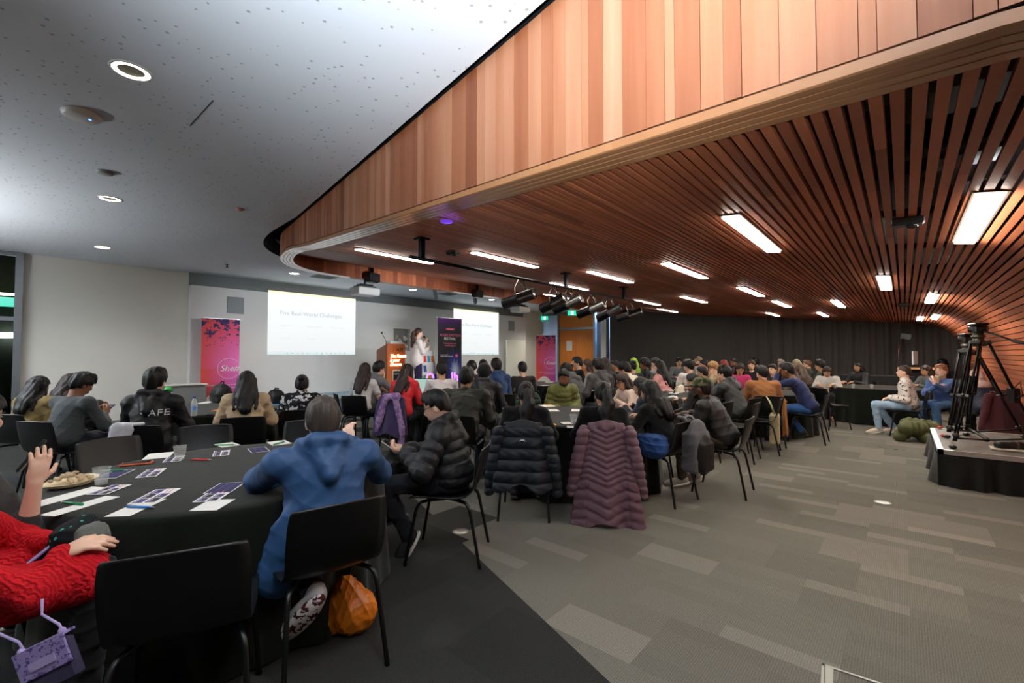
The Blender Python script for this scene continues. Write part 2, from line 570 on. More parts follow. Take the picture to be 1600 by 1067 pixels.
def person(key, label, px, yt, Y, face, lean=12, hp=8, hy=0, hr=0, hair='short', hc=BLK, top='sweater', tc=(60, 60, 60), pants=(38, 40, 48),
           skin='light', arms=('table', 'table'), legs=None, sex='m', glasses=False, beard=None, hood=False, curl=.55, side=0, stand=False,
           base_z=0.0, kt=None, shoes=(30, 30, 32), top_mat=None, hat=None, hatc=None, extra=None, feet=True, group=None, wide=1.0, tail=False, hooddown=None):
    rnd = random.Random(sum(ord(c) * (i + 3) for i, c in enumerate(key)))
    near = Y < 3.9
    vb = .0052 if near else (.0068 if Y < 6.2 else (.0095 if Y < 8.6 else .013))
    vj = .007 if near else (.0095 if Y < 6.2 else (.013 if Y < 8.6 else .018))
    face = face + math.degrees(math.atan((px - 800) / F_PX))      # given relative to the sight line
    H0 = at_Y(px, yt, Y)                                   # top of the head
    sit = .46 + .095
    pz = .93 if stand else sit
    la = math.radians(lean)
    def spine(K):
        P = Vector((0, 0, pz + base_z))
        t1 = Vector((side * .6, math.sin(la * .7), math.cos(la * .7))); t2 = Vector((side, math.sin(la * 1.25), math.cos(la * 1.25)))
        C = P + t1.normalized() * .27 * K; N = C + t2.normalized() * .215 * K
        hd = math.radians(lean * .7 + hp * .6)
        Hc = N + Vector((side * .5, math.sin(hd), math.cos(hd))) * (.158 * min(K, 1.03))
        return P, C, N, Hc
    K = kt or 1.0
    if kt is None:
        for _ in range(6):
            P, C, N, Hc = spine(K)
            err = (H0.z) - (Hc.z + .118)
            K += err / max(.35, .55 * math.cos(la))
        K = min(max(K, .82), 1.14)
    P, C, N, Hc = spine(K)
    hs = 1.04 * min(max((K + 1) / 2, .95), 1.05) * (.97 if sex == 'f' else 1.0)
    # head frame
    yaw, pit, rol = math.radians(-hy), math.radians(-hp), math.radians(hr)
    RH = (Matrix.Rotation(yaw, 3, 'Z') @ Matrix.Rotation(pit, 3, 'X') @ Matrix.Rotation(rol, 3, 'Y'))
    def hd(x, y, z): return Hc + RH @ Vector((x, y, z)) * hs
    sw = (.155 if sex == 'f' else .182) * wide
    T = (N - C).normalized(); F = Vector((0, T.z, -T.y)); RT = Matrix((Vector((1, 0, 0)), F, T)).transposed()
    T1 = (C - P).normalized(); RT1 = Matrix((Vector((1, 0, 0)), Vector((0, T1.z, -T1.y)), T1)).transposed()
    rz = face_rot(face); Rz = Matrix.Rotation(rz, 3, 'Z'); Ri = Rz.transposed()
    off = Rz @ Vector((Hc.x, Hc.y, 0)); loc = Vector((H0.x - off.x, H0.y - off.y, 0))
    def lp(q): return Ri @ (at_Y(q[0], q[1], q[2]) - loc)              # a sight of the photograph -> this body's own axes
    def ld(v): x, y = W(v[0], v[1]); return Ri @ Vector((x, y, v[2]))    # right, away, up -> this body's own axes
    Sh = [N - T * .055 + Vector((-sw, 0, 0)), N - T * .055 + Vector((sw, 0, 0))]
    l1, l2 = .285 * (.94 if sex == 'f' else 1), .255 * (.94 if sex == 'f' else 1)
    E, Wr, Hn = [], [], []
    for q in (0, 1):
        sg = -1 if q == 0 else 1
        a = arms[q]; pole = Vector((sg * .7, -.35, -.8)); hnd = None
        if a == 'table': w = Vector((sg * .13, max(.36, C.y + .30), .79)); pole = Vector((sg * .55, -.45, -.7)); hnd = ((-sg * .45, .9, -.05), (0, 0, -1))
        elif a == 'phone': w = Vector((sg * .075, C.y + .30, .80)); hnd = ((-sg * .3, .75, .45), (-sg * .9, .3, .3)); pole = Vector((sg * .8, -.3, -.8))
        elif a == 'lap': w = Vector((sg * .10, C.y + .24, .665)); hnd = ((-sg * .5, .8, -.3), (0, -.2, -1)); pole = Vector((sg * .45, -.6, -.5))
        elif a == 'chin': w = hd(sg * .035, .075, -.165); hnd = ((-sg * .1, .25, .95), (-sg * .2, -.9, .2)); pole = Vector((sg * .5, .6, -1))
        elif a == 'face': w = hd(sg * .055, .125, -.03); hnd = ((-sg * .35, -.25, .9), (-sg * .3, -.95, 0)); pole = Vector((sg * .8, .5, -1))
        elif a == 'fold': w = Vector((-sg * .05, C.y + .26, .88)); hnd = ((-sg * .9, .2, .05), (0, -.7, -.7)); pole = Vector((sg * .9, -.2, -.6))
        elif a == 'hang': w = Vector((sg * .24, P.y + .02, P.z - .04)); hnd = ((0, .15, -1), (-sg, 0, 0)); pole = Vector((sg * .2, -1, 0))
        elif a == 'mic': w = hd(sg * .02, .17, -.21); hnd = ((-sg * .5, .55, .65), (-sg * .6, -.5, .4)); pole = Vector((sg * .6, -.2, -1))
        elif a[0] == 'w':
            w = lp(a[1]); hnd = (ld(a[2]), ld(a[3])); pole = ld(a[4])
        else:
            w = Vector(a[0]); hnd = a[1] if len(a) > 1 and a[1] else ((-sg * .3, .9, 0), (0, 0, -1))
            if len(a) > 2 and a[2]: pole = Vector(a[2])
        e, w = ik(Sh[q], w, l1, l2, pole)
        if not isinstance(a, str) and len(a) > 5: e, w = lp(a[5]), lp(a[1])
        E.append(e); Wr.append(w); Hn.append(hnd)
    lj = []
    for q in (0, 1):
        sg = -1 if q == 0 else 1
        hip = P + Vector((sg * .09, 0.01, -.015))
        if stand: kn, an = P + Vector((sg * .10, .03, -.42)), P + Vector((sg * .105, -.03, -.84)); to = an + Vector((sg * .03, .15, -.05))
        else:
            ko = Vector((sg * .115, .43, .53)); ao = Vector((sg * .12, .36 + rnd.uniform(-.06, .08), .085)); to = None
            if legs is not None and legs[q] is not None: 
                if len(legs[q]) == 4: ko, ao, to = lp(legs[q][1]), lp(legs[q][2]), lp(legs[q][2]) + ld(legs[q][3]) * .17
                else: ko, ao = Vector(legs[q][0]), Vector(legs[q][1]); to = Vector(legs[q][2]) if len(legs[q]) > 2 else None
            kn, an = ko, ao
            if to is None: to = an + Vector((sg * .03, .155, -.05))
        lj.append((hip, kn, an, to))
    # ---- the body: one continuous surface
    b = Sdf(.028)
    b.ell(hd(0, -.008, .012), (.0735 * hs, .094 * hs, .105 * hs), RH)
    b.ell(hd(0, .028, -.055), (.053 * hs, .058 * hs, .062 * hs), RH)
    b.ell(hd(0, .088, -.018), (.013 * hs, .020 * hs, .024 * hs), RH, k=.012)
    b.ell(hd(0, .082, -.062), (.022 * hs, .012 * hs, .010 * hs), RH, k=.012)
    for sg in (-1, 1): b.ell(hd(sg * .076, -.002, -.012), (.010 * hs, .020 * hs, .031 * hs), RH, k=.010)
    b.cap(N - T * .02, hd(0, -.018, -.055), .060 if sex == 'm' else .050, .052 if sex == 'm' else .046)
    b.ell(P + Vector((0, 0, .02)), (.145, .105, .10)); b.ell(P + T1 * .15 * K, (.125, .085, .14), RT1); b.ell(C + T * .05, (.14 * wide, .09, .15), RT)
    b.cap(Sh[0], Sh[1], .052, .052)
    for q in (0, 1):
        sg = -1 if q == 0 else 1
        b.cap(Sh[q], E[q], .043, .037); b.cap(E[q], Wr[q], .038, .0255)
        hip, kn, an, to = lj[q]
        b.cap(hip, kn, .072, .052); b.cap(kn, an, .050, .034); b.cap(an, to, .03, .022)
        dd, nn = Hn[q]
        hand(b, Wr[q], dd, nn, Vector((-sg, .2, .4)) if abs(Vector(dd).normalized().x) < .75 else Vector((0, .3, 1)), fine=Y < 6.2, curl=curl if not isinstance(curl, tuple) else curl[q], z=(.93 if sex == 'f' else 1.0))
    sk = M('skin', SKIN[skin])
    root = link('person', b.mesh('person', vb, sk))
    root.location = loc; root.rotation_euler = (0, 0, rz)
    tag(root, label, 'person', group)
    # ---- top
    puff = top == 'puffer'
    g = {'puffer': .032, 'jacket': .026, 'sweater': .015, 'tee': .012, 'coat': .03, 'blazer': .022}[top]
    bl = quilt(.015, .078) if puff else None
    j = Sdf(.035)
    j.ell(P + Vector((0, -.005, .03 if not stand else 0.0)), (.165 + g, .128 + g, .115 + (g if not stand else .1)), None, bl)
    j.ell(P + T1 * .15 * K, ((.152 if sex == 'm' else .140) * (.5 + .5 * wide) + g * 1.15, .108 + g, .19), RT1, bl)
    j.ell(C + T * .045, (.152 * wide + g, .102 + g * .8, .165), RT, bl)
    j.cap(Sh[0], Sh[1], .056 + g * .7, .056 + g * .7)
    for q in (0, 1):
        if top == 'tee': j.cap(Sh[q], Sh[q].lerp(E[q], .62), .052 + g, .05 + g)
        else:
            j.cap(Sh[q], E[q], .047 + g * .9, .041 + g * .85, None, bl)
            j.cap(E[q], E[q].lerp(Wr[q], .93 if extra != 'rolled' else .32), .041 + g * .85, .03 + g * (.85 if puff else .7), None, bl)
    if top in ('puffer', 'jacket', 'coat'):
        j.cap(N - T * .01 + F * .0, N + T * .035, .075, .062, None, None, .02)
    if hood:
        hp_ = N + F * -.128 - T * .14
        for sg in (-1, 1):
            j.cap(N + F * -.02 + Vector((sg * .105, 0, 0)) + T * .02, hp_, .040, .024, None, None, .02); j.cap(N + F * -.07 + Vector((sg * .055, 0, 0)) + T * .03, hp_, .040, .03, None, None, .03)
            j.cap(N + Vector((sg * .095, -.03, .02)), N + Vector((sg * .035, .075, -.03)), .034, .026)
        j.cap(N + F * -.085 + T * .035 + Vector((-.07, 0, 0)), N + F * -.085 + T * .035 + Vector((.07, 0, 0)), .035, .035, None, None, .02)
    if top == 'blazer' or (stand and top != 'tee'): j.ell(P + Vector((0, -.01, -.05)), (.19, .145, .17))
    if tail:
        j.cap(P + Vector((-.15, -.03, .06)), P + Vector((-.20, -.03, -.12)), .10, .11, ((0, 1, 0), .38)); j.cap(P + Vector((-.19, .0, .0)), P + Vector((-.21, .08, -.11)), .08, .09, ((1, .2, 0), .4))
    if extra == 'dress':
        for q in (0, 1):
            hip, kn, an, to = lj[q]; j.cap(hip, hip.lerp(kn, .97), .112, .092)
    j.noise = folds(({'jacket': .005, 'coat': .006, 'puffer': .004, 'blazer': .004}.get(top, .0045) * (.68 if near else 1)) * (1 if Y < 9 else .8), rnd.random() * 6, 1.0 if top != 'puffer' else 1.5)
    tk = {'puffer': 'nylon', 'jacket': 'nylon', 'sweater': 'knit', 'tee': 'cloth', 'coat': 'cloth', 'blazer': 'cloth'}[top]
    tm = top_mat or M(tk, tc)
    link({'puffer': 'puffer_jacket', 'jacket': 'jacket', 'sweater': 'sweater', 'tee': 'shirt', 'coat': 'coat', 'blazer': 'blazer'}[top], j.mesh('top', vj, tm), root)
    # ---- trousers and shoes
    if Y < 11.5:
        r = Sdf(.03)
        r.ell(P + Vector((0, 0, -.0)), (.165, .122, .085))
        for q in (0, 1):
            hip, kn, an, to = lj[q]
            r.cap(hip, kn, .090, .066); r.cap(kn, kn.lerp(an, .93), .064, .052)
        r.noise = folds(.007, rnd.random() * 5)
        link('trousers', r.mesh('trousers', vj * 1.1, M('cloth', pants)), root)
    if feet and Y < 9.8:
        for q in (0, 1):
            hip, kn, an, to = lj[q]
            f = (to - an); f = f.normalized(); up = (kn - an).normalized(); up = (up - f * up.dot(f)).normalized()
            R = Matrix((f.cross(up), f, up)).transposed()
            s_ = Sdf(.02)
            s_.ell(an + f * .085 - up * .012, (.045, .135, .045), R); s_.cap(an - f * .01, an + up * .03, .046, .046)
            s_.cut(an - up * .045, -up)
            sh = link('shoe', s_.mesh('shoe', vj, M('nylon', shoes)), root)
            so = MB(); so.lathe([(0, -.012), (.92, -.012), (1, 0), (.97, .012), (0, .012)], 20, 0, Matrix.Translation(an + f * .075 - up * .05) @ R.to_4x4() @ Matrix.Diagonal((.046, .14, 1, 1)))
            so.build('sole', pattern_mat('sneaker_sole', (206, 200, 198), (70, 22, 28), 26, .52) if key == 'blue' else M('plastic', (215, 212, 205) if sum(shoes) > 240 or near else (60, 58, 56), r=.6), sh)
    # ---- hair
    hm = M('hair', hc)
    hv = .0050 if near else (.0065 if Y < 6.2 else (.0088 if Y < 8.6 else .012))
    def st(a, f):
        return lambda x, y, z: a * np.sin(f * (x * 1.3 + y) + 4 * np.sin(9 * z + 5 * x)) * np.cos(f * .8 * (y - x) + 7 * z)
    if hair:
        hh = Sdf(.02); thick = {'buzz': .005, 'short': .011, 'mop': .017, 'curly': .027, 'long': .015, 'pony': .010, 'bun': .010, 'half': .014}[hair]
        hh.ell(hd(0, -.010 + (.006 if hair in ('mop', 'curly') else 0), .026), ((.0735 + thick) * hs, (.093 + thick) * hs, (.096 + thick) * hs), RH)
        if hair in ('mop', 'short'):
            hh.ell(hd(.012, .036, .092), (.052 * hs, .050 * hs, (.026 + thick) * hs), RH, None, .03)
        lowb = {'buzz': -.08, 'short': -.088, 'mop': -.10, 'curly': -.09, 'long': -.11, 'pony': -.09, 'bun': -.09, 'half': -.1}[hair]
        fr = .070 if hair in ('mop', 'curly') else .078
        pl = Vector((0, -(lowb - .048), .0)); 
        # hairline plane: forehead (y=.09, z=fr-.03) to nape (y=-.085, z=lowb)
        fz = {'mop': .050, 'curly': .060, 'short': .078, 'buzz': .080}.get(hair, .074)
        nrm = RH @ Vector((0, (fz - lowb), -.178))
        # thinner hair on the nape and beside the ears, with an uneven edge
        hh.ell(hd(0, -.018, -.012), ((.0735 + .0045) * hs, (.088 + .004) * hs, (.098) * hs), RH, None, .012)
        hh.cut(hd(0, .092, fz), nrm)
        hh.edge = lambda x, y, z: .006 * np.sin(70 * x + 5 * np.sin(40 * y)) + .004 * np.sin(120 * y + 60 * x)
        hh.noise = {'curly': st(.009, 75), 'mop': st(.006, 62), 'short': st(.0038, 80)}.get(hair, st(.0028, 95))
        me = hh.mesh('hair', hv, hm)
        if hair in ('long', 'pony', 'bun', 'half'):
            h2 = Sdf(.03)
            if hair in ('long', 'half'):
                bk = [hd(0, -.075, .03), hd(0, -.098, -.07), N + F * -.115 + T * -.06, C + F * -.145 + T * (.02 if hair == 'long' else .0)]
                rr = [.075, .082, .092, .065]
                for a in range(3): h2.cap(bk[a], bk[a + 1], rr[a], rr[a + 1], ((0, 1, -.15), .55))
                for sg in (-1, 1):
                    h2.cap(hd(sg * .068, -.02, .03), hd(sg * .076, -.01, -.08), .030, .030)
                    h2.cap(hd(sg * .076, -.015, -.08), N + Vector((sg * .10, -.055, -.02)) , .030, .036)
                    h2.cap(N + Vector((sg * .10, -.055, -.02)), C + Vector((sg * .10, 0, 0)) + F * -.10 + T * .03, .036, .02)
            elif hair == 'pony':
                h2.ell(hd(0, -.105, .015), (.040, .034, .040)); q0 = hd(0, -.13, .0)
                q1 = hd(.01, -.135, -.10); q2 = N + F * -.12 + T * -.05; q3 = C + F * -.15 + T * .03
                h2.cap(q0, q1, .036, .050); h2.cap(q1, q2, .050, .056); h2.cap(q2, q3, .056, .028)
            else: h2.ell(hd(0, -.095, .075), (.045, .042, .042))
            h2.noise = st(.005, 70)
            m2 = h2.mesh('hair2', hv, hm)
            ob = link('tmp', me); o2 = link('tmp2', m2)
            V1 = np.empty(len(me.vertices) * 3, np.float32); me.vertices.foreach_get('co', V1); V2 = np.empty(len(m2.vertices) * 3, np.float32); m2.vertices.foreach_get('co', V2)
            Q1 = np.empty(len(me.loops), np.int32); me.loops.foreach_get('vertex_index', Q1); Q2 = np.empty(len(m2.loops), np.int32); m2.loops.foreach_get('vertex_index', Q2)
            bpy.data.objects.remove(ob); bpy.data.objects.remove(o2)
            me = np_mesh('hair', np.concatenate([V1, V2]).reshape(-1, 3), np.concatenate([Q1, Q2 + len(V1) // 3]).reshape(-1, 4), hm)
        link('hair', me, root)
    if hat:
        ht = Sdf(.012)
        if hat == 'beanie':
            ht.ell(hd(0, -.012, .030), (.094 * hs, .114 * hs, .112 * hs), RH); ht.cut(hd(0, .09, .035), RH @ Vector((0, .10, -.18)))
            ht.cap(hd(-.08, -.02, .02), hd(.08, -.02, .02), .03, .03)
        elif hat == 'cap':
            ht.ell(hd(0, -.008, .035), (.089 * hs, .108 * hs, .100 * hs), RH); ht.cut(hd(0, 0, .028), RH @ Vector((0, -.06, -1)))
            h2 = Sdf(.01); 
            ht.cap(hd(-.045, .085, .034), hd(.045, .085, .034), .030, .030, (RH @ Vector((0, 0, 1)), .2)); ht.cap(hd(-.03, .135, .028), hd(.03, .135, .028), .035, .035, (RH @ Vector((0, 0, 1)), .2))
        elif hat == 'scarf':
            ht.ell(hd(0, -.012, .016), (.092, .114, .124), RH); ht.cap(hd(0, -.03, -.06), N + F * -.01 + T * .0, .085, .105); ht.ell(N + F * -.03 - T * .03, (.15, .125, .09), RT)
            ht.cap(hd(0, .06, -.12), C + F * .10 + T * .1, .05, .05)
            ht.noise = folds(.004, 2.0, 1.5)
        link({'beanie': 'beanie', 'cap': 'cap', 'scarf': 'headscarf'}[hat], ht.mesh('hat', hv, hatc if not isinstance(hatc, tuple) else M('knit' if hat == 'beanie' else 'cloth', hatc)), root)
    if beard:
        bd = Sdf(.02)
        bd.ell(hd(0, .045, -.075), (.050, .052, .045), RH)
        for sg in (-1, 1): bd.cap(hd(sg * .066, .02, -.03), hd(sg * .045, .05, -.085), .014, .018)
        if beard[1] > .05: bd.cap(hd(0, .075, -.10), hd(0, .085, -.10 - beard[1]), .042, .018)
        bd.cut(hd(0, 0, -.052), RH @ Vector((0, .25, 1)))
        bd.noise = st(.003, 80)
        link('beard', bd.mesh('beard', hv, M('hair', beard[0])), root)
    # ---- face
    ang = abs((face - math.degrees(math.atan((px - 800) / F_PX)) + hy + 180) % 360 - 180)
    if ang > 55 and Y < 13.5:
        for sg in (-1, 1):
            e_ = MB(); e_.ell((0, 0, 0), (.0140, .007, .0046), 0, None, 8, 6); e_.ell((0, .005, -.0005), (.0058, .004, .0048), 1, None, 6, 4)
            eo = e_.build('eye', [M('paint', (168, 156, 148), r=.3), M('paint', (24, 18, 16), r=.2)], root)
            eo.matrix_local = Matrix.Translation(hd(sg * .031, .0775, .016)) @ (RH.to_4x4() @ Matrix.Rotation(-sg * .3, 4, 'Z'))
        eb = MB()
        for sg in (-1, 1): eb.tube([hd(sg * .014, .0865, .034), hd(sg * .032, .083, .039), hd(sg * .047, .071, .034)], [.0035, .0042, .0025], 6)
        eb.build('eyebrows', hm if hair else M('hair', (60, 45, 36)), root)
        mo = MB(); mo.ell((0, 0, 0), (.022, .006, .0065), 0, None, 10, 6)
        mm = mo.build('mouth', M('skin', (150, 84, 76) if skin in ('light', 'fair', 'tan') else (104, 58, 52)), root)
        mm.matrix_local = Matrix.Translation(hd(0, .0895, -.062)) @ RH.to_4x4()
    if glasses:
        gl = MB()
        for sg in (-1, 1):
            pts = [hd(sg * (.033 + .024 * math.cos(a)), .096 - .01 * abs(math.cos(a)), .012 + .018 * math.sin(a)) for a in [k * math.pi / 5 for k in range(10)]]
            gl.tube(pts, .0022 if near else .003, 6, 0, None, True)
            gl.tube([hd(sg * .057, .088, .018), hd(sg * .078, .02, .014), hd(sg * .080, -.02, .004)], .0022 if near else .003, 6)
        gl.tube([hd(-.010, .098, .016), hd(.010, .098, .016)], .002, 6)
        gl.build('glasses', M('metal', (30, 30, 32)), root)
    PEOPLE[key] = dict(root=root, rz=rz, loc=Vector(root.location), W=Wr, E=E, N=N, C=C, P=P, F=F, T=T, hd=hd, face=face, dirs=Hn, lj=lj)
    return root

# ---------------------------------------------------------------- the room
def zs(x):
    """height of the slatted soffit across the room"""
    pts = PROF
    if x <= pts[0][0]: return pts[0][1]
    for (a, za), (b, zb) in zip(pts, pts[1:]):
        if x <= b: return za + (zb - za) * (x - a) / (b - a)
    return pts[-1][1]
PROF = [(-9.0, 3.27), (-8.3, 3.24), (-7.0, 3.03)] + [(x, 2.30 - .0975 * x) for x in (-6, -5, -4, -3, -2, -1, 0)] + [(.35, 2.27), (.64, 2.20), (.89, 2.03), (1.03, 1.86), (1.11, 1.66), (1.17, 1.42), (1.25, 1.12), (1.34, .78), (1.44, .40), (1.545, 0.0)]

def wood_mat(name, stops, axis_scale, rough=.42, bumpy=.1):
    t = NT(name); v = t.coord()
    at = t.new('ShaderNodeAttribute', attribute_name='tone')
    s3 = t.scale(v, *axis_scale)
    off = t.new('ShaderNodeVectorMath', operation='ADD'); t.to(s3, off.inputs[0])
    t.to(t.comb(t.math('MULTIPLY', at.outputs['Fac'], 37.0), t.math('MULTIPLY', at.outputs['Fac'], 91.0), 0.0), off.inputs[1])
    n = t.noise(off.outputs[0], 1.0, 4, .6)
    f = t.math('ADD', t.math('MULTIPLY_ADD', at.outputs['Fac'], .8, .10), t.math('MULTIPLY_ADD', n, .42, -.21))
    t.col(t.ramp(f, stops)); t.rough(rough, .4)
    t.bump(n, bumpy, .004)
    return t.m
CEDAR = wood_mat('cedar_boards', [(0, lin((112, 58, 34))), (.25, lin((148, 84, 52))), (.5, lin((172, 108, 73))), (.75, lin((188, 130, 97))), (1, lin((204, 156, 128)))], (14, 14, .7))
SLAT = wood_mat('slat_timber', [(0, lin((120, 61, 38))), (.35, lin((160, 88, 55))), (.7, lin((190, 110, 71))), (1, lin((210, 136, 92)))], (9, .8, 9), .5)
RIMW = wood_mat('rim_timber', [(0, lin((160, 104, 66))), (1, lin((196, 142, 98)))], (6, 6, 6), .2)

# carpet: half-metre tiles, each cut into bands, a dark field near the first table
t = NT('carpet_tiles'); v = t.coord(); x, y, z = t.sep(v)
row = t.math('FLOOR', t.math('DIVIDE', y, .5)); sub = t.math('FLOOR', t.math('DIVIDE', y, .125))
wn = t.new('ShaderNodeTexWhiteNoise', noise_dimensions='1D'); t.to(sub, wn.inputs['W'])
colm = t.math('FLOOR', t.math('ADD', t.math('DIVIDE', x, .5), t.math('MULTIPLY', t.math('MODULO', row, 2.0), .5)))
w2 = t.new('ShaderNodeTexWhiteNoise', noise_dimensions='2D'); t.to(t.comb(colm, sub), w2.inputs['Vector'])
w3 = t.new('ShaderNodeTexWhiteNoise', noise_dimensions='2D'); t.to(t.comb(colm, row), w3.inputs['Vector'])
base = t.ramp(w2.outputs['Value'], [(0, lin((118, 116, 108))), (.6, lin((123, 121, 113))), (.9, lin((150, 146, 137)))], 'CONSTANT')
tile = t.ramp(w3.outputs['Value'], [(0, lin((110, 108, 100))), (.3, lin((120, 118, 109))), (.9, lin((142, 137, 128)))], 'CONSTANT')
light = t.mix(.5, base, tile)
dk = t.ramp(w3.outputs['Value'], [(0, lin((52, 52, 51))), (.5, lin((56, 56, 55))), (.93, lin((68, 67, 64)))], 'CONSTANT')
side = t.math('ADD', t.math('ADD', y, t.math('MULTIPLY', x, .37)), -1.46)
dark = t.math('LESS_THAN', side, 0.0)
patch = t.math('MULTIPLY', t.math('GREATER_THAN', w3.outputs['Value'], .86), t.math('LESS_THAN', x, -2.6))
patch = t.math('MULTIPLY', patch, t.math('LESS_THAN', y, 5.5))
dark = t.math('MAXIMUM', dark, patch)
c1 = t.mix(dark, light, dk)
rib = t.new('ShaderNodeTexWave', wave_type='BANDS'); rib.bands_direction = 'X'; rib.inputs['Scale'].default_value = 28; rib.inputs['Distortion'].default_value = 1.4; rib.inputs['Detail'].default_value = 2; rib.inputs['Detail Scale'].default_value = 3
t.to(v, rib.inputs['Vector'])
fz = t.noise(v, 170, 3, .8)
f = t.math('MULTIPLY', t.math('MULTIPLY_ADD', fz, 2.0, -.12), t.math('MULTIPLY_ADD', rib.outputs['Fac'], .22, .89))
mx = t.new('ShaderNodeVectorMath', operation='SCALE'); t.to(c1, mx.inputs[0]); t.to(f, mx.inputs['Scale'])
t.col(mx.outputs[0]); t.rough(.95, .1); t.bump(fz, .5, .006)
CARPET = t.m

t = NT('perforated_ceiling'); v = t.coord()
d = t.voro(v, 13, 'Distance', 'F1', .75)
hole = t.math('MULTIPLY', t.math('LESS_THAN', d, .13), .6)
n = t.noise(v, .8, 2)
t.col(t.mix(hole, t.mix(n, lin((218, 224, 230)), lin((228, 234, 240))), lin((120, 122, 124)))); t.rough(.85, .3)
t.bump(t.math('MULTIPLY', hole, -1.0), .5, .01)
PERF = t.m
WHITE = M('paint', (214, 212, 204)); BLACK = M('paint', (10, 10, 12)); FRAME = M('metal', (150, 156, 162), r=.4)

def struct(o): o['kind'] = 'structure'; return o

fl = MB(); fl.quad((-12.6, -6, 0), (4.2, -6, 0), (4.2, 18.2, 0), (-12.6, 18.2, 0)); struct(fl.build('floor', CARPET))

# outline of the timber canopy (outer face), then the bands that follow it
def outline():
    P = [Vector((2.6, 1.70 - .17 * 2.6))]
    for k in range(1, 25):
        x = 2.6 - 9.6 * k / 24; P.append(Vector((x, 1.70 - .17 * x)))
    a, c, b = P[-1], Vector((-8.5, 3.145)), Vector((-8.5, 4.5))
    for k in range(1, 25):
        u = k / 24; P.append(a * (1 - u) ** 2 + c * 2 * u * (1 - u) + b * u * u)
    for k in range(1, 16): P.append(Vector((-8.5, 4.5 + (BACK + .3 - 4.5) * k / 15)))
    return P
OUT = outline()
def normals(P):
    N = []
    for i in range(len(P)):
        t_ = (P[min(i + 1, len(P) - 1)] - P[max(i - 1, 0)]).normalized()
        N.append(Vector((t_.y, -t_.x)))          # towards the inside of the canopy
    return N
NRM = normals(OUT)
if (Vector((0, 8)) - OUT[10]).dot(NRM[10]) < 0: NRM = [-n for n in NRM]
def zrim(x): return min(zs(x), 3.0)
RW = .19

rim = MB()
sec = [(-.004, .036), (-.004, 0.0)]
for k in range(4):
    s0 = k * RW / 4
    sec += [(s0 + .004, -.004), (s0 + RW / 4 - .005, -.004), (s0 + RW / 4 - .004, .005)] if k < 3 else [(s0 + .004, -.004), (s0 + RW / 4, -.004)]
for i in range(len(OUT) - 1):
    for a in range(len(sec) - 1):
        q = []
        for (ii, aa) in ((i, a), (i + 1, a), (i + 1, a + 1), (i, a + 1)):
            p = OUT[ii] + NRM[ii] * sec[aa][0]
            q.append((p.x, p.y, zrim(p.x) + sec[aa][1]))
        rim.quad(*q, tone=.3 + .4 * ((i // 9 * 7 + a * 3) % 5) / 5)
struct(rim.build('trim_rim', RIMW, tone=True))
inn = MB(); ri_ = random.Random(6)
for i in range(len(OUT) - 1):
    a_, b_ = OUT[i] + NRM[i] * RW, OUT[i + 1] + NRM[i + 1] * RW
    n_ = max(1, int((b_ - a_).length / .09))
    for k in range(n_):
        p, q = a_.lerp(b_, k / n_), a_.lerp(b_, (k + .97) / n_)
        inn.quad((p.x, p.y, zrim(p.x) - .004), (q.x, q.y, zrim(q.x) - .004), (q.x, q.y, zrim(q.x) + .34), (p.x, p.y, zrim(p.x) + .34), tone=min(1, max(0, ri_.gauss(.3, .2))))
struct(inn.build('trim_inner_boards', SLAT, tone=True))

# fascia boards
cum = [0.0]
for i in range(1, len(OUT)): cum.append(cum[-1] + (OUT[i] - OUT[i - 1]).length)
def along(s):
    for i in range(1, len(cum)):
        if s <= cum[i]:
            u = (s - cum[i - 1]) / (cum[i] - cum[i - 1])
            return OUT[i - 1].lerp(OUT[i], u), NRM[i - 1].lerp(NRM[i], u).normalized()
    return OUT[-1], NRM[-1]
fas = MB(); s = 0.0; rb = random.Random(3)
while s < cum[-1] - .1:
    w = rb.choice((.045, .065, .09, .09, .11, .125)); dz = rb.uniform(0, .004)
    a, na = along(s + .0012); b, nb = along(s + w - .0012)
    z0 = zrim((a.x + b.x) / 2) + .045; z1 = CEIL + .01
    a0, b0 = a - na * dz, b - nb * dz; a1, b1 = a + na * .018, b + nb * .018
    tn = min(.86, max(.1, rb.gauss(.48, .2)))
    za, zb = zrim(a.x) + .045, zrim(b.x) + .045
    fas.add([(a0.x, a0.y, za), (b0.x, b0.y, zb), (b0.x, b0.y, z1), (a0.x, a0.y, z1), (a1.x, a1.y, za), (b1.x, b1.y, zb), (b1.x, b1.y, z1), (a1.x, a1.y, z1)],
            [(0, 1, 2, 3), (0, 4, 5, 1), (3, 2, 6, 7), (0, 3, 7, 4), (1, 5, 6, 2)], 0, False, None, tn)
    s += w
struct(fas.build('trim_fascia_boards', CEDAR, tone=True))
bk = MB()
for i in range(len(OUT) - 1):
    q = []
    for ii, z in ((i, 0), (i + 1, 0), (i + 1, 1), (i, 1)):
        p = OUT[ii] + NRM[ii] * .012
        q.append((p.x, p.y, zrim(p.x) + .03 if z == 0 else 4.1))
    bk.quad(*q)
struct(bk.build('trim_fascia_backing', BLACK))

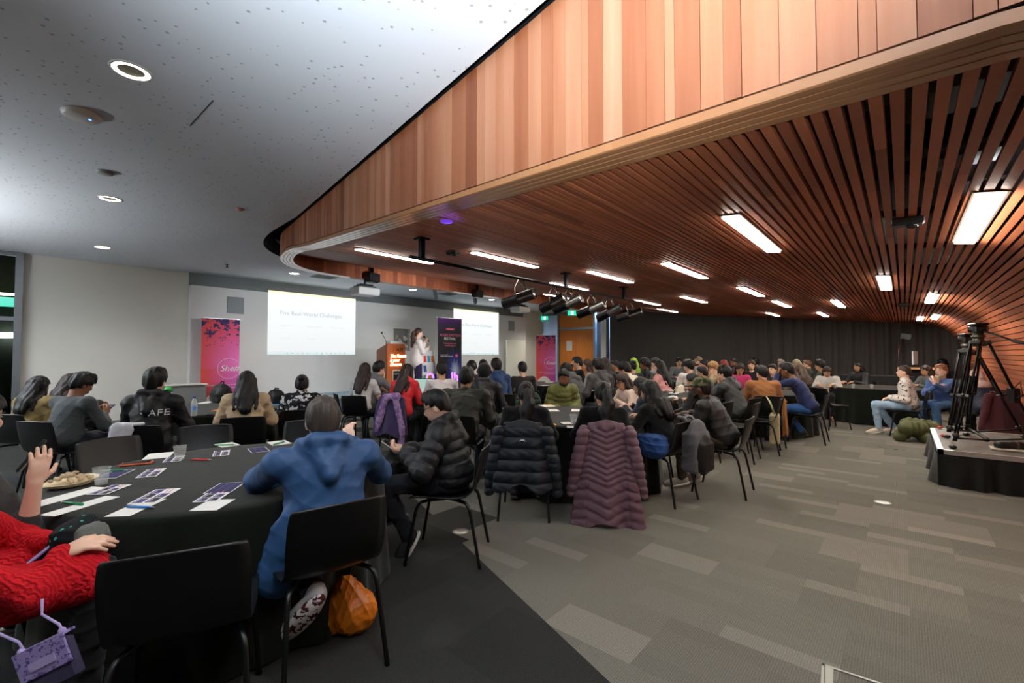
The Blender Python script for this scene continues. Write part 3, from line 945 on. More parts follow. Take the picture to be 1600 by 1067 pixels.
# slats
INNER = [OUT[i] + NRM[i] * RW for i in range(len(OUT))]
def y_in(x):
    best = None
    for a, b in zip(INNER, INNER[1:]):
        lo, hi = sorted((a.x, b.x))
        if lo <= x <= hi and hi - lo > 1e-6:
            y = a.y + (b.y - a.y) * (x - a.x) / (b.x - a.x)
            best = y if best is None else min(best, y)
    return best if best is not None else (4.5 if x < -8 else 1.6)
arc = [0.0]; PR = [p for p in PROF if p[0] >= -8.3]
for a, b in zip(PR, PR[1:]): arc.append(arc[-1] + math.hypot(b[0] - a[0], b[1] - a[1]))
sl = MB(); rs = random.Random(11); s = .05; pitch = .0565
while s < arc[-1] - .05:
    for i in range(1, len(arc)):
        if s <= arc[i]: break
    u = (s - arc[i - 1]) / (arc[i] - arc[i - 1])
    px_, pz_ = PR[i - 1][0] + (PR[i][0] - PR[i - 1][0]) * u, PR[i - 1][1] + (PR[i][1] - PR[i - 1][1]) * u
    i0, i1 = max(i - 2, 0), min(i + 1, len(PR) - 1)
    tx, tz = PR[i1][0] - PR[i0][0], PR[i1][1] - PR[i0][1]
    L = math.hypot(tx, tz); tx, tz = tx / L, tz / L
    nx, nz = -tz, tx                                           # behind the slat
    if nz < 0 and abs(nz) > .3: nx, nz = -nx, -nz
    if nx < 0 and abs(nz) <= .3: nx, nz = -nx, -nz
    wk = min(1, max(0, (px_ - .55) / .5)); hw = .0188 + .0120 * wk; dp = .03
    y = y_in(px_) - .02; end = BACK + .12
    seg = rs.uniform(.3, 1.9)
    while y < end:
        y2 = min(y + seg, end); seg = 1.9 if rs.random() < .8 else 1.3
        c = [(px_ - tx * hw, pz_ - tz * hw), (px_ + tx * hw, pz_ + tz * hw), (px_ + tx * hw + nx * dp, pz_ + tz * hw + nz * dp), (px_ - tx * hw + nx * dp, pz_ - tz * hw + nz * dp)]
        vs = [(q[0], yy, q[1]) for yy in (y + .0015, y2 - .0015) for q in c]
        sl.add(vs, [(0, 1, 5, 4), (1, 2, 6, 5), (2, 3, 7, 6), (3, 0, 4, 7), (0, 3, 2, 1), (4, 5, 6, 7)], 0, False, None, min(1, max(0, rs.gauss(.5, .17))))
        y = y2
    s += pitch + .017 * wk
sl.m = [0] * len(sl.m)
struct(sl.build('ceiling_slats', SLAT, tone=True))

# dark void above the slats with ducts and battens
pl = MB(); Q = [(-8.6, 3.75), (-5, 3.4), (0, 2.85), (.6, 2.75), (1.25, 2.45), (1.62, 1.7), (1.78, 0.0), ]
for a, b in zip(Q, Q[1:]):
    for k in range(8):
        xa, xb = a[0] + (b[0] - a[0]) * k / 8, a[0] + (b[0] - a[0]) * (k + 1) / 8
        za, zb = a[1] + (b[1] - a[1]) * k / 8, a[1] + (b[1] - a[1]) * (k + 1) / 8
        pl.quad((xa, y_in(max(xa, -8.3)) - .1, za), (xb, y_in(max(xb, -8.3)) - .1, zb), (xb, BACK + .2, zb), (xa, BACK + .2, za))
struct(pl.build('ceiling_void', BLACK))
bt = MB()
for y in [2.6 + 1.2 * k for k in range(12)]:
    for a, b in zip(PR, PR[1:]):
        if y < y_in(a[0]) + .1: continue
        dx, dz = b[0] - a[0], b[1] - a[1]; L = math.hypot(dx, dz)
        n_ = Vector((-dz / L, dx / L)); 
        if n_.y < 0: n_ = -n_
        if abs(n_.y) < .3 and n_.x < 0: n_ = -n_
        m_ = Vector(((a[0] + b[0]) / 2, (a[1] + b[1]) / 2)) + n_ * .055
        bt.box((m_.x, y, m_.y), (L, .045, .04), 0, 0, Matrix.Translation((m_.x, y, m_.y)) @ Matrix.Rotation(-math.atan2(dz, dx), 4, 'Y') @ Matrix.Translation((-m_.x, -y, -m_.y)))
struct(bt.build('ceiling_battens', M('paint', (24, 22, 22))))
du = MB()
for (x, y, l, w, c) in ((.35, 2.2, .9, .14, 0), (.55, 2.75, 1.1, .2, 0), (-.1, 3.4, .7, .12, 1), (.25, 3.2, .26, .2, 2), (-.5, 2.9, .5, .1, 0), (.6, 3.8, .8, .16, 1)):
    du.box((x, y, zs(x) + .2), (l, w, .1), c)
struct(du.build('ceiling_ducts', [M('paint', (96, 96, 96)), M('paint', (60, 62, 66)), M('paint', (150, 170, 190))]))

# white ceiling with the opening the canopy hangs in
HOLE = []
for i in range(len(OUT)):
    p = OUT[i]
    g = .05 if p.x > -6.5 else .05 + .85 * min(1, max(0, (p.y - 2.75) / 1.6)) 
    HOLE.append(p - NRM[i] * g)
cl = MB()
for a, b in zip(HOLE, HOLE[1:]):
    if a.x - b.x > 1e-4: cl.quad((a.x, a.y, CEIL), (a.x, -6, CEIL), (b.x, -6, CEIL), (b.x, b.y, CEIL))
hx = min(h.x for h in HOLE)
cl.quad((4.2, -6, CEIL), (HOLE[0].x, -6, CEIL), (HOLE[0].x, HOLE[0].y, CEIL), (4.2, HOLE[0].y, CEIL))
cl.quad((hx, -6, CEIL), (-12.6, -6, CEIL), (-12.6, 18.2, CEIL), (hx, 18.2, CEIL))
struct(cl.build('ceiling', PERF))
rv = MB()
for i in range(len(HOLE) - 1):
    a, b = HOLE[i], HOLE[i + 1]; rv.quad((a.x, a.y, CEIL), (b.x, b.y, CEIL), (b.x, b.y, 4.0), (a.x, a.y, 4.0))
rv.quad((-12.6, -6, 4.0), (4.2, -6, 4.0), (4.2, 18.2, 4.0), (-12.6, 18.2, 4.0))
struct(rv.build('ceiling_opening_edge', [M('paint', (46, 46, 48))]))
pp = MB()
pa = at_z(432, 372, 3.6); 
pp.tube([(-8.75, 3.1, 3.62), (-9.0, 3.7, 3.60), (-9.1, 5.0, 3.6)], .05, 10)
struct(pp.build('trim_services_pipe', M('metal', (170, 200, 210))))

# walls
wl = MB(); wl.box((FRONT - .1, 8.5 - .2, 1.7), (.2, 15.8, 3.4)); struct(wl.build('wall_front', WHITE))          # y .4 - 16.2
y0 = at_x(298, 500, RAISED).y; y1 = at_x(822, 500, RAISED).y
NY0, NY1, NZ0, NZ1 = at_x(615, 530, RAISED).y, at_x(641, 530, RAISED).y, 1.56, 2.27
rw = MB()
for (a, b, c, d) in ((y0, NY0, 0, 3.02), (NY1, y1, 0, 3.02), (NY0, NY1, 0, NZ0), (NY0, NY1, NZ1, 3.02)):
    rw.box(((FRONT + RAISED) / 2, (a + b) / 2, (c + d) / 2), (RAISED - FRONT, b - a, d - c))
rw.box((FRONT + .012, (NY0 + NY1) / 2, (NZ0 + NZ1) / 2), (.02, NY1 - NY0, NZ1 - NZ0), 1)
struct(rw.build('wall_front_panel', [M('paint', (216, 216, 214)), M('paint', (150, 148, 144))]))
bb = MB(); bb.box((FRONT + .008, (.4 + y0) / 2, .05), (.016, y0 - .4, .1)); struct(bb.build('baseboard_front', M('paint', (130, 130, 124))))
gb = MB(); gb.box((FRONT + .02, (y0 + y1) / 2, (3.03 + CEIL) / 2), (.04, y1 - y0, CEIL - 3.03)); struct(gb.build('trim_front_shadow_band', M('paint', (122, 127, 128))))  # grey paint stands in for the shadow in the recess under the ceiling
# wall behind the door and the rest of the hall behind the camera
wb = MB()
DY = 16.6
wb.box((-12.6, DY + .9, 1.7), (.3, 3.0, 3.4)); wb.box((-2.5, 18.1, 1.7), (20.4, .1, 3.4), 1)
struct(wb.build('wall_back', [WHITE, M('paint', (70, 74, 78))]))
wr = MB(); wr.box((1.95, 9.0, 1.7), (.15, 18.2, 3.3), 1); wr.box((4.2, -2.5, 1.7), (.2, 7.2, 3.4)); wr.box((3.1, 1.1, 1.7), (2.3, .1, 3.4)); struct(wr.build('wall_right', [WHITE, BLACK]))
wn_ = MB(); wn_.box((-4.2, -6.1, 1.7), (16.8, .2, 3.4)); struct(wn_.build('wall_behind', WHITE))

# glazed wall on the left, dark outside
gw = MB()
gy = .30
for yy in (gy + .05, -1.6, -3.6, -5.6): gw.box((FRONT + .05, yy, CEIL / 2), (.12, .10, CEIL))
for zz in (.05, 2.1, CEIL - .04): gw.box((FRONT + .05, -2.7, zz), (.08, 6.0, .07))
struct(gw.build('window_1', FRAME)); 
gp = MB(); gp.box((FRONT + .05, -2.7, CEIL / 2), (.012, 6.0, CEIL)); g_ = gp.build('glass', M('glass', (255, 255, 255)), bpy.data.objects['window_1'])
ou = MB(); ou.box((-16.5, -2, 1.7), (.2, 12, 5), 0); ou.box((-14.6, -2, -.05), (4, 12, .1), 1); ou.box((-14.5, -.35, 2.2), (.25, .3, 4.4), 2)
struct(ou.build('exterior', [M('paint', (44, 50, 34)), M('paint', (52, 54, 42)), M('paint', (150, 140, 90))]))
def ext_lamp(p, s, mat, nm, lab):
    m_ = MB(); m_.box(p, s); tag(m_.build(nm, mat), lab, 'lamp')
for k, (px, py) in enumerate(((6, 524), (22, 524))): 
    p = at_x(px, py, -16.2); ext_lamp(p, (.1, .16, .12), M('glow', (225, 235, 255), s=5.0), 'outdoor_lamp', 'small bright outdoor lamp seen through the glass, %s of the pair' % ('left' if k == 0 else 'right'))
p = at_x(18, 472, -16.0); ext_lamp(p, (.06, .9, .22), M('glow', (70, 170, 150), s=.8), 'sign_reflection', 'teal reflection of a lit sign, built outside the left glass wall')  # glowing box imitates an exit sign's reflection in the glass
p = at_x(18, 460, -15.8); ext_lamp(p, (.06, .6, .05), M('glow', (255, 240, 215), s=3.0), 'outdoor_batten_light', 'thin lit batten above the teal sign reflection outside the glass')

# door wall
DZ = 2.52
xa, xb = at_Y(875, 540, 19.6), at_Y(928, 540, 18.8)
def onback(px, y=DY):
    d = ray(px, 540); return d.x * y / d.y
X0, XD0, XD1, X1, X2 = onback(838), onback(875), onback(928), onback(944), onback(952)
dw = MB()
dw.box(((X0 + XD0) / 2 - .05, DY, CEIL - .06), (XD0 - X0 + 6, .12, .12))
for xx in (X0 - .06, XD0 - .05, XD1 + .05): dw.box((xx, DY, CEIL / 2), (.09, .14, CEIL))
dw.box(((XD0 + XD1) / 2, DY, DZ + .05), (XD1 - XD0, .12, .1))
struct(dw.build('trim_door_frame', FRAME))
cw = MB(); cw.box(((X1 + X2) / 2, DY - .1, CEIL / 2), (X2 - X1, .35, CEIL)); cw.box((X0 - .6, DY, CEIL / 2), (.9, .12, CEIL))
struct(cw.build('wall_column', M('paint', (206, 208, 210))))
TEAK = M('wood', (196, 118, 50))
for k, (a, b) in enumerate(((XD0, (XD0 + XD1) / 2), ((XD0 + XD1) / 2, XD1))):
    d_ = MB(); d_.box(((a + b) / 2, DY, DZ / 2), (b - a - .008, .045, DZ - .02), 0, 0, None, .5, .003)
    o = struct(d_.build('door_%d' % (k + 1), TEAK))
    h_ = MB(); h_.tube([((b - .07) if k == 0 else (a + .07), DY - .05, .95), ((b - .07) if k == 0 else (a + .07), DY - .05, 1.25)], .012); h_.build('door_handle', M('metal', (170, 170, 170)), o)
tp = MB(); tp.box(((XD0 + XD1) / 2, DY, (DZ + .1 + CEIL - .1) / 2), (XD1 - XD0, .05, CEIL - DZ - .2)); struct(tp.build('trim_transom_panel', TEAK))
for n_, (a, b) in ((2, (X0 - .02, XD0 - .09)), (3, (XD1 + .09, X1)), (4, (X2, X2 + 1.3))):
    g_ = MB(); g_.box(((a + b) / 2, DY, CEIL / 2), (b - a, .012, CEIL - .2)); struct(g_.build('window_%d' % n_, M('glass', (255, 255, 255))))
of = MB(); of.box((-8.8, 18.0, 1.5), (1.4, .05, 2.6), 0); of.box((-12.0, 17.9, 1.6), (1.6, .05, 3.0), 1); of.box((-8.9, 17.7, .6), (.5, .3, 1.2), 2)
struct(of.build('wall_lobby', [M('paint', (120, 160, 190)), M('paint', (70, 90, 96)), M('paint', (190, 190, 175))]))
lb = MB(); lb.box((-9.0, 17.3, 3.2), (1.2, .5, .05)); tag(lb.build('lobby_ceiling_light', M('glow', (190, 215, 255), s=26.0)), 'cool white ceiling light in the lobby beyond the glass', 'light')

# black curtain
cu = MB(); n = 460; xs0, xs1 = X2 + .25, 1.35
prev = None; rc = random.Random(5)
for i in range(n + 1):
    x = xs0 + (xs1 - xs0) * i / n
    d_ = .035 * math.sin(x * 17 + 1.3 * math.sin(x * 2.3)) + .025 * math.sin(x * 41 + 2 * math.sin(x * 3.1))
    flat = min(1, max(.12, (x + 5.2) / 2.0)); y = BACK + d_ * flat
    cur = ((x, y, .02), (x, y, min(zs(x), zs(x)) - .004))
    if prev: cu.add([prev[0], cur[0], cur[1], prev[1]], [(0, 1, 2, 3)], 0, True)
    prev = cur
me = cu.build('stage_curtain', M('cloth', (70, 68, 66), r=.9))
tag(me, 'tall black pleated curtain hung across the far end of the room', 'curtain')
# ---------------------------------------------------------------- lamps and ceiling devices
STRIPM = M('glow', (255, 246, 232), s=L_STRIP)
def on_soffit(px, py):
    d = ray(px, py); lo, hi = .3, 40.0
    f = lambda k: CAM_Z + d.z * k - zs(d.x * k)
    for _ in range(60):
        m_ = (lo + hi) / 2
        if f(m_) > 0: hi = m_
        else: lo = m_
    return Vector((d.x * lo, d.y * lo, zs(d.x * lo)))
STRIPS = [(555, 388, 677, 410, 'crossing the end of the black pipe'), (738, 393, 840, 416, 'second from the rounded canopy end'), (862, 441, 916, 452, 'just above the third spotlight on the pipe'),
          (853, 458, 893, 467, 'half hidden behind the spotlights'), (920, 423, 987, 440, 'between the spotlights and the long right rows'), (994, 468, 1028, 476, 'short one just right of the last spotlight'),
          (1038, 410, 1102, 433, 'left of the brightest big fixture'), (1137, 334, 1212, 391, 'largest one in the middle of the slats'), (1066, 462, 1102, 472, 'above the grey tee shirt man'),
          (1154, 447, 1192, 462, 'below the largest middle fixture'), (1030, 482, 1056, 487, 'tiny one at the top of the curtain, left end'), (1208, 469, 1234, 479, 'two from the middle row near the curtain'),
          (1198, 488, 1217, 493, 'tiny one at the curtain top above the seated crowd'), (1278, 487, 1293, 494, 'tiny one at the curtain top right of centre'), (1300, 467, 1319, 480, 'short one left of the square looking light'),
          (1382, 428, 1383, 452, 'square looking one right of centre'), (1548, 298, 1508, 376, 'large one by the curved right wall'), (1460, 458, 1452, 472, 'small one under the curve of the right wall'),
          (1440, 493, 1436, 501, 'far small one before the curtain, left of a pair'), (1466, 489, 1458, 499, 'far small one before the curtain, right of a pair')]
for (xa_, ya_, xb_, yb_, w_) in STRIPS:
    a, b = on_soffit(xa_, ya_), on_soffit(xb_, yb_)
    c = (a + b) / 2; ln = abs(b.y - a.y); ln = min(max(ln, 1.15), 1.35)
    x = c.x; z = zs(x); sl_ = math.atan2(zs(x + .1) - zs(x - .1), .2)
    o = empty('strip_light', (x, c.y, z), 0, 'white strip light in the slats, ' + w_, 'light', 'strip lights in the slatted ceiling')
    o.rotation_euler = (0, -sl_, 0)
    h = MB(); h.box((-.062, 0, .02), (.012, ln + .04, .06)); h.box((.062, 0, .02), (.012, ln + .04, .06)); h.box((0, ln / 2 + .01, .02), (.12, .015, .06)); h.box((0, -ln / 2 - .01, .02), (.12, .015, .06))
    h.build('housing', M('paint', (80, 60, 48)), o)
    d = MB(); d.box((0, 0, -.006), (.105, ln, .03)); d.build('diffuser', STRIPM, o)
    if xa_ > 1430:                                     # area lamps added under this row to brighten the curved wall
        l = bpy.data.lights.new('wall_fill', 'AREA'); l.shape = 'RECTANGLE'; l.size = .08; l.size_y = ln; l.energy = L_WASH; l.color = L_STRIP_COL
        lo = bpy.data.objects.new('lamp', l); COL.objects.link(lo); lo.parent = o; lo.location = (.03, 0, -.035); lo.rotation_euler = (0, math.radians(-58), 0)

def downlight(p, lab, power=1.0, big=False):
    o = empty('downlight', (p[0], p[1], CEIL), 0, lab, 'light', 'round downlights in the white ceiling')
    r = MB(); r.lathe([(.115, -.001), (.112, -.008), (.10, -.008), (.098, -.001)], 28); r.build('trim_ring', M('paint', (225, 225, 222)), o)
    e = MB(); e.lathe([(.098, -.002), (.098, -.006), (.075, -.006), (.072, -.003)], 28); e.build('lit_rim', M('glow', (255, 244, 222), s=9.0), o)
    c = MB(); c.lathe([(.075, -.0035), (.0, -.0035)], 28); c.build('reflector', M('metal', (190, 186, 170), r=.3), o)
    l = bpy.data.lights.new('downlight_lamp', 'SPOT'); l.energy = L_DOWN * power; l.color = L_DOWN_COL; l.spot_size = math.radians(125); l.spot_blend = .8; l.shadow_soft_size = .08
    lo = bpy.data.objects.new('lamp', l); COL.objects.link(lo); lo.parent = o; lo.location = (0, 0, -.03)
for (px, py, w_) in ((205, 110, 'round recessed downlight, largest and nearest, above the first table'), (172, 310, 'round recessed downlight in line behind the white access point'), (160, 386, 'round recessed downlight nearest the plain left wall'),
                 (460, 427, 'round recessed downlight over the pink and orange banner side of the stage'), (645, 452, 'round recessed downlight over the speaker on stage'), (768, 468, 'round recessed downlight over the second screen')):
    downlight(at_z(px, py, CEIL), w_)
for (x, y, w_, pw) in ((-.9, .75, 'downlight close to the timber fascia overhead', .8), (.9, .55, 'downlight over the right end of the timber fascia', 1.0), (2.4, .2, 'downlight by the end wall behind the camera', 1.2), (-3.2, -1.6, 'downlight behind the first table', .7), (0, -2.6, 'downlight at the rear of the hall', 1.0), (-7.5, -1.5, 'downlight by the glass wall', .8), (-10.7, 14.9, 'far small downlight added to brighten the timber doors', 2.2), (-10.6, 12.3, 'far small fill downlight added over the white partition panel', 1.2)):  # the far pair is added to brighten the doors and banner
    downlight((x, y), w_, pw)

# the photographer's flash on a stand beside the camera, bounced off the ceiling, and an unseen fill lamp added to brighten the left ceiling
fs_ = empty('flash_on_stand', (.25, -.55, 0), 0, 'studio flash on a thin stand aimed up at the white ceiling', 'lamp')
m_ = MB(); m_.tube([(0, 0, .5), (0, 0, 1.5)], .014, 8)
for k in range(3): m_.tube([(0, 0, .55), (.35 * math.cos(2.1 * k), .35 * math.sin(2.1 * k), .01)], .010, 6)
m_.build('stand', M('metal', (36, 36, 38)), fs_)
ftgt = Vector((-.75, .75, CEIL)); fpos = Vector((.25, -.55, 1.58)); fq = (ftgt - fpos).to_track_quat('-Z', 'Y')
m_ = MB(); m_.box((0, 0, .04), (.08, .10, .14), 0, 0, Matrix.Translation((0, 0, 1.55)) @ fq.to_matrix().to_4x4(), .5, .01); m_.build('head', M('plastic', (18, 18, 19)), fs_)
l = bpy.data.lights.new('flash_lamp', 'SPOT'); l.energy = L_FLASH; l.color = (.82, .92, 1.0); l.spot_size = math.radians(86); l.spot_blend = 1.0; l.shadow_soft_size = .06
lo = bpy.data.objects.new('lamp', l); COL.objects.link(lo); lo.parent = fs_; lo.location = fpos - Vector((.25, -.55, 0)) + (ftgt - fpos).normalized() * .06; lo.rotation_euler = fq.to_euler()
up = empty('fill_uplighter', (-8.6, -3.2, 0), 0, 'added unseen fill lamp on a tall black stand toward the glass wall', 'lamp')
m_ = MB(); m_.lathe([(0, 0), (.16, 0), (.16, .02), (.02, .035), (.02, 1.35), (0, 1.35)], 20); m_.build('stand', M('metal', (40, 40, 42)), up)
m_ = MB(); m_.lathe([(.03, 1.35), (.13, 1.46), (.125, 1.46), (.025, 1.36)], 24); m_.build('bowl', M('metal', (60, 60, 62)), up)
l = bpy.data.lights.new('fill_uplighter_lamp', 'SPOT'); l.energy = L_UP; l.color = (.96, .98, 1.0); l.spot_size = math.radians(160); l.spot_blend = .9; l.shadow_soft_size = .1
lo = bpy.data.objects.new('lamp', l); COL.objects.link(lo); lo.parent = up; lo.location = (0, 0, 1.47); lo.rotation_euler = (math.pi, 0, 0)

# access point, detectors, vents on the white ceiling
p = at_z(128, 181, CEIL - .02)
o = empty('wireless_access_point', (p.x, p.y, CEIL), face_rot(10), 'white rounded wireless access point on the white ceiling', 'access point')
m_ = MB(); m_.lathe([(0, -.045), (.09, -.043), (.115, -.03), (.12, -.01), (.118, 0), (0, 0)], 32); m_.build('cover', M('plastic', (222, 222, 220)), o)
m_ = MB(); m_.box((.05, .02, -.046), (.012, .012, .004)); m_.build('status_light', M('glow', (70, 120, 255), s=3), o)
p = at_z(165, 268, CEIL); o = empty('smoke_detector', (p.x, p.y, CEIL), 0, 'grey flat ceiling detector between the two left downlights', 'detector')
m_ = MB(); m_.lathe([(0, -.03), (.06, -.028), (.075, -.012), (.075, 0), (0, 0)], 24); m_.build('cover', M('plastic', (150, 150, 150)), o)
p = at_z(375, 326, CEIL); o = empty('fire_detector', (p.x, p.y, CEIL), 0, 'small pinkish fire detector on the white ceiling', 'detector')
m_ = MB(); m_.lathe([(0, -.035), (.03, -.03), (.05, -.008), (.05, 0), (0, 0)], 20); m_.build('cover', M('plastic', (214, 150, 140)), o)
p = at_z(355, 413, CEIL); o = empty('sprinkler', (p.x, p.y, CEIL), 0, 'tiny dark sprinkler head near the raised wall', 'sprinkler')
m_ = MB(); m_.lathe([(0, -.07), (.03, -.065), (.03, -.06), (.012, -.055), (.012, -.01), (.04, -.004), (.04, 0), (0, 0)], 12); m_.build('head', M('metal', (90, 90, 90)), o)
for (px, py, w_) in ((508, 432, 'grey slotted ceiling vent by the rounded canopy end'), (700, 459, 'grey slotted ceiling vent above the black banner')):
    p = at_z(px, py, CEIL); o = empty('ceiling_vent', (p.x, p.y, CEIL), 0, w_, 'vent')
    m_ = MB(); m_.box((0, 0, -.008), (.5, .5, .014)); m_.build('frame', M('paint', (150, 154, 154)), o)
    m_ = MB()
    for k in range(7): m_.box((0, -.2 + .066 * k, -.018), (.42, .02, .008))
    m_.build('louvres', M('paint', (120, 124, 124)), o)
a, b = at_z(297, 196, CEIL - .003), at_z(333, 157, CEIL - .003)
m_ = MB(); m_.tube([a, b], .004, 6); struct(m_.build('ceiling_slot', M('paint', (70, 72, 74))))
for (px, py, w_) in ((1418, 341, 'black drop in sensor between slats near the big lights'), (1412, 474, 'small black sensor between the far slats'), (708, 392, 'flat black device under the soffit left of the second strip')):
    p = on_soffit(px, py); o = empty('ceiling_sensor', p, 0, w_, 'sensor')
    m_ = MB(); m_.box((0, 0, -.02), (.16, .10, .05), 0, 0, None, .5, .012); m_.build('case', M('plastic', (16, 16, 17)), o)
    m_ = MB(); m_.ell((.02, 0, -.05), (.03, .03, .02)); m_.build('lens', M('plastic', (30, 30, 34), r=.1), o)
p = on_soffit(698, 344) - Vector((0, 0, .008)); m_ = MB(); m_.lathe([(0, -.012), (.05, -.01), (.055, 0), (0, 0)], 16, 0, Matrix.Translation(p)); tag(m_.build('purple_indicator_light', M('glow', (110, 60, 220), s=.35)), 'small round purple lit fitting in the timber soffit', 'light')

# pipe with six cylinder spotlights
PX, PZ = -3.8, 2.45
yA, yB = at_z(640, 401, PZ).y, at_z(1015, 472, PZ).y
pipe = empty('lighting_pipe', (PX, yA, PZ), 0, 'long black lighting pipe hung under the timber soffit', 'pipe')
m_ = MB(); m_.tube([(0, 0, 0), (0, yB - yA, 0)], .017, 12); m_.build('tube', M('metal', (34, 34, 36)), pipe)
for yy in (.15, (yB - yA) * .52, (yB - yA) * .86):
    m_ = MB(); m_.box((0, yy, (zs(PX) - PZ) / 2), (.05, .05, zs(PX) - PZ)); m_.box((0, yy, zs(PX) - PZ - .012), (.12, .12, .02)); m_.build('drop_rod', M('metal', (24, 24, 26)), pipe)
for k, (pl_, ply, pr_, pry, w_) in enumerate(((787, 475, 835, 458, 'nearest and largest, first from the screens'), (846, 483, 882, 464, 'second along the pipe'), (866, 485, 908, 466, 'third along the pipe, just behind the second'),
                             (903, 492, 944, 475, 'fourth along the pipe, over the door'), (934, 498, 970, 479, 'fifth along the pipe, over the white column'), (965, 499, 1003, 486, 'last one, over the curtain edge'))):
    cx, cy = (pl_ + pr_) / 2, (ply + pry) / 2
    d = ray(cx, cy); kk = (PX - .02) / d.x; c = Vector((d.x * kk, d.y * kk, CAM_Z + d.z * kk))
    a = at_Y(pl_, ply, -c.x * SA + c.y * CA + .12); b = at_Y(pr_, pry, -c.x * SA + c.y * CA - .12)
    ax = (b - a); Lg = min(ax.length, .62); ax.normalize()
    o = empty('spotlight', c, 0, 'black cylinder spotlight on the pipe, ' + w_, 'spotlight', 'cylinder spotlights on the pipe')
    Rm = ax.to_track_quat('Z', 'Y').to_matrix().to_4x4()
    m_ = MB(); m_.lathe([(0, -Lg / 2 + .02), (.062, -Lg / 2 + .02), (.068, -Lg / 2), (.072, -Lg / 2), (.072, -.03), (.076, -.03), (.076, 0), (.072, 0), (.072, Lg / 2), (.066, Lg / 2), (.062, Lg / 2 - .03), (0, Lg / 2 - .03)], 24, 0, Rm); m_.build('body', M('plastic', (17, 17, 18), r=.3), o)
    m_ = MB(); m_.lathe([(0, Lg / 2 - .012), (.058, Lg / 2 - .012), (.058, Lg / 2 - .02)], 20, 0, Rm); m_.build('lens', M('metal', (190, 186, 180), r=.25), o)
    l = bpy.data.lights.new('spotlight_lamp', 'SPOT'); l.energy = L_SPOT; l.color = (.90, .95, 1.0); l.spot_size = math.radians(46); l.spot_blend = .7; l.shadow_soft_size = .05
    lo = bpy.data.objects.new('lamp', l); COL.objects.link(lo); lo.parent = o; dv = Vector((-12.1, c.y + 1.2 - .55 * k, 2.0)) - c; lo.location = dv.normalized() * (Lg / 2 + .05); lo.rotation_euler = dv.to_track_quat('-Z', 'Y').to_euler()
    m_ = MB(); m_.tube([Rm @ Vector((.08, 0, 0)), Vector((0, 0, PZ - c.z)) * .55 + Vector((.05, .03, 0)), Vector((0, 0, PZ - c.z))], .009, 8); m_.tube([Rm @ Vector((-.08, 0, 0)), Vector((0, 0, PZ - c.z)) * .55 + Vector((-.05, -.03, 0)), Vector((0, 0, PZ - c.z))], .009, 8); m_.build('yoke', M('metal', (120, 112, 104)), o)
    m_ = MB(); m_.tube([(.02, .05, PZ - c.z), (.04, .12, (PZ - c.z) * .3), (.02, .1, .06), (0, .05, .05)], .006, 6); m_.build('cable', M('plastic', (14, 14, 14)), o)
# ---------------------------------------------------------------- chairs and tables
PL = M('plastic', (13, 13, 14), r=.4); LEGM = M('metal', (62, 66, 68), r=.38)
def chair_proto():
    o = empty('chair', (0, 0, 0), 0, 'proto', 'chair')
    prof = [(.235, .435, .20), (.215, .450, .215), (.12, .452, .222), (0, .447, .222), (-.10, .446, .218), (-.165, .458, .214), (-.205, .495, .212), (-.228, .56, .214), (-.245, .64, .216), (-.262, .73, .214), (-.275, .795, .206), (-.277, .805, .20)]
    V, Fq = [], []
    nx = 10
    for side in (0, 1):
        for (y, z, hw) in prof:
            for i in range(nx + 1):
                u = -1 + 2 * i / nx
                back = min(1, max(0, (z - .47) / .2))
                yy = y - .032 * (1 - u * u) * back; zz = z + .012 * u * u * (1 - back) - (.010 * u * u if z > .79 else 0)
                if side: yy += .009 * (1 if back > .3 else 0); zz += .010 * (0 if back > .3 else 1)
                V.append((u * hw, yy, zz))
    n = len(prof) * (nx + 1)
    for side in (0, 1):
        for j in range(len(prof) - 1):
            for i in range(nx):
                a = side * n + j * (nx + 1) + i; q = (a, a + 1, a + nx + 2, a + nx + 1)
                Fq.append(q if side else q[::-1])
    loop = [i for i in range(nx + 1)] + [j * (nx + 1) + nx for j in range(1, len(prof))] + [(len(prof) - 1) * (nx + 1) + i for i in range(nx - 1, -1, -1)] + [j * (nx + 1) for j in range(len(prof) - 2, 0, -1)]
    for a, b in zip(loop, loop[1:] + loop[:1]): Fq.append((a, b, b + n, a + n))
    link('seat_shell', np_mesh('seat_shell', V, Fq, PL), o)
    for sx in (-1, 1):
        for sy in (-1, 1):
            y1 = .19 if sy > 0 else -.20; 
            pts = [(sx * .10, sy * .02 - .02, .428), (sx * .15, y1 * .55, .430), (sx * .178, y1 * .80, .424), (sx * .190, y1 * .90, .405), (sx * .196, y1 * .97, .37), (sx * .222, y1 * 1.32, .012), (sx * .2225, y1 * 1.325, 0)]
            m_ = MB(); m_.tube(pts, .0115, 10); m_.build('leg', LEGM, o)
    return o
CH0 = chair_proto(); CH_USED = [False]
CHG = 'black plastic stacking chairs'
def chair(x, y, rz, label):
    o = CH0 if not CH_USED[0] else copy_tree(CH0)
    CH_USED[0] = True
    o.location = (x, y, 0); o.rotation_euler = (0, 0, rz)
    o['label'] = label; o['category'] = 'chair'; o['group'] = CHG
    return o
def seat_for(key, who, dy=.02):
    p = PEOPLE[key]
    d = Vector((-math.sin(p['rz']), math.cos(p['rz']), 0))
    q = p['loc'] + d * dy
    return chair(q.x, q.y, p['rz'], 'black plastic chair under ' + who)

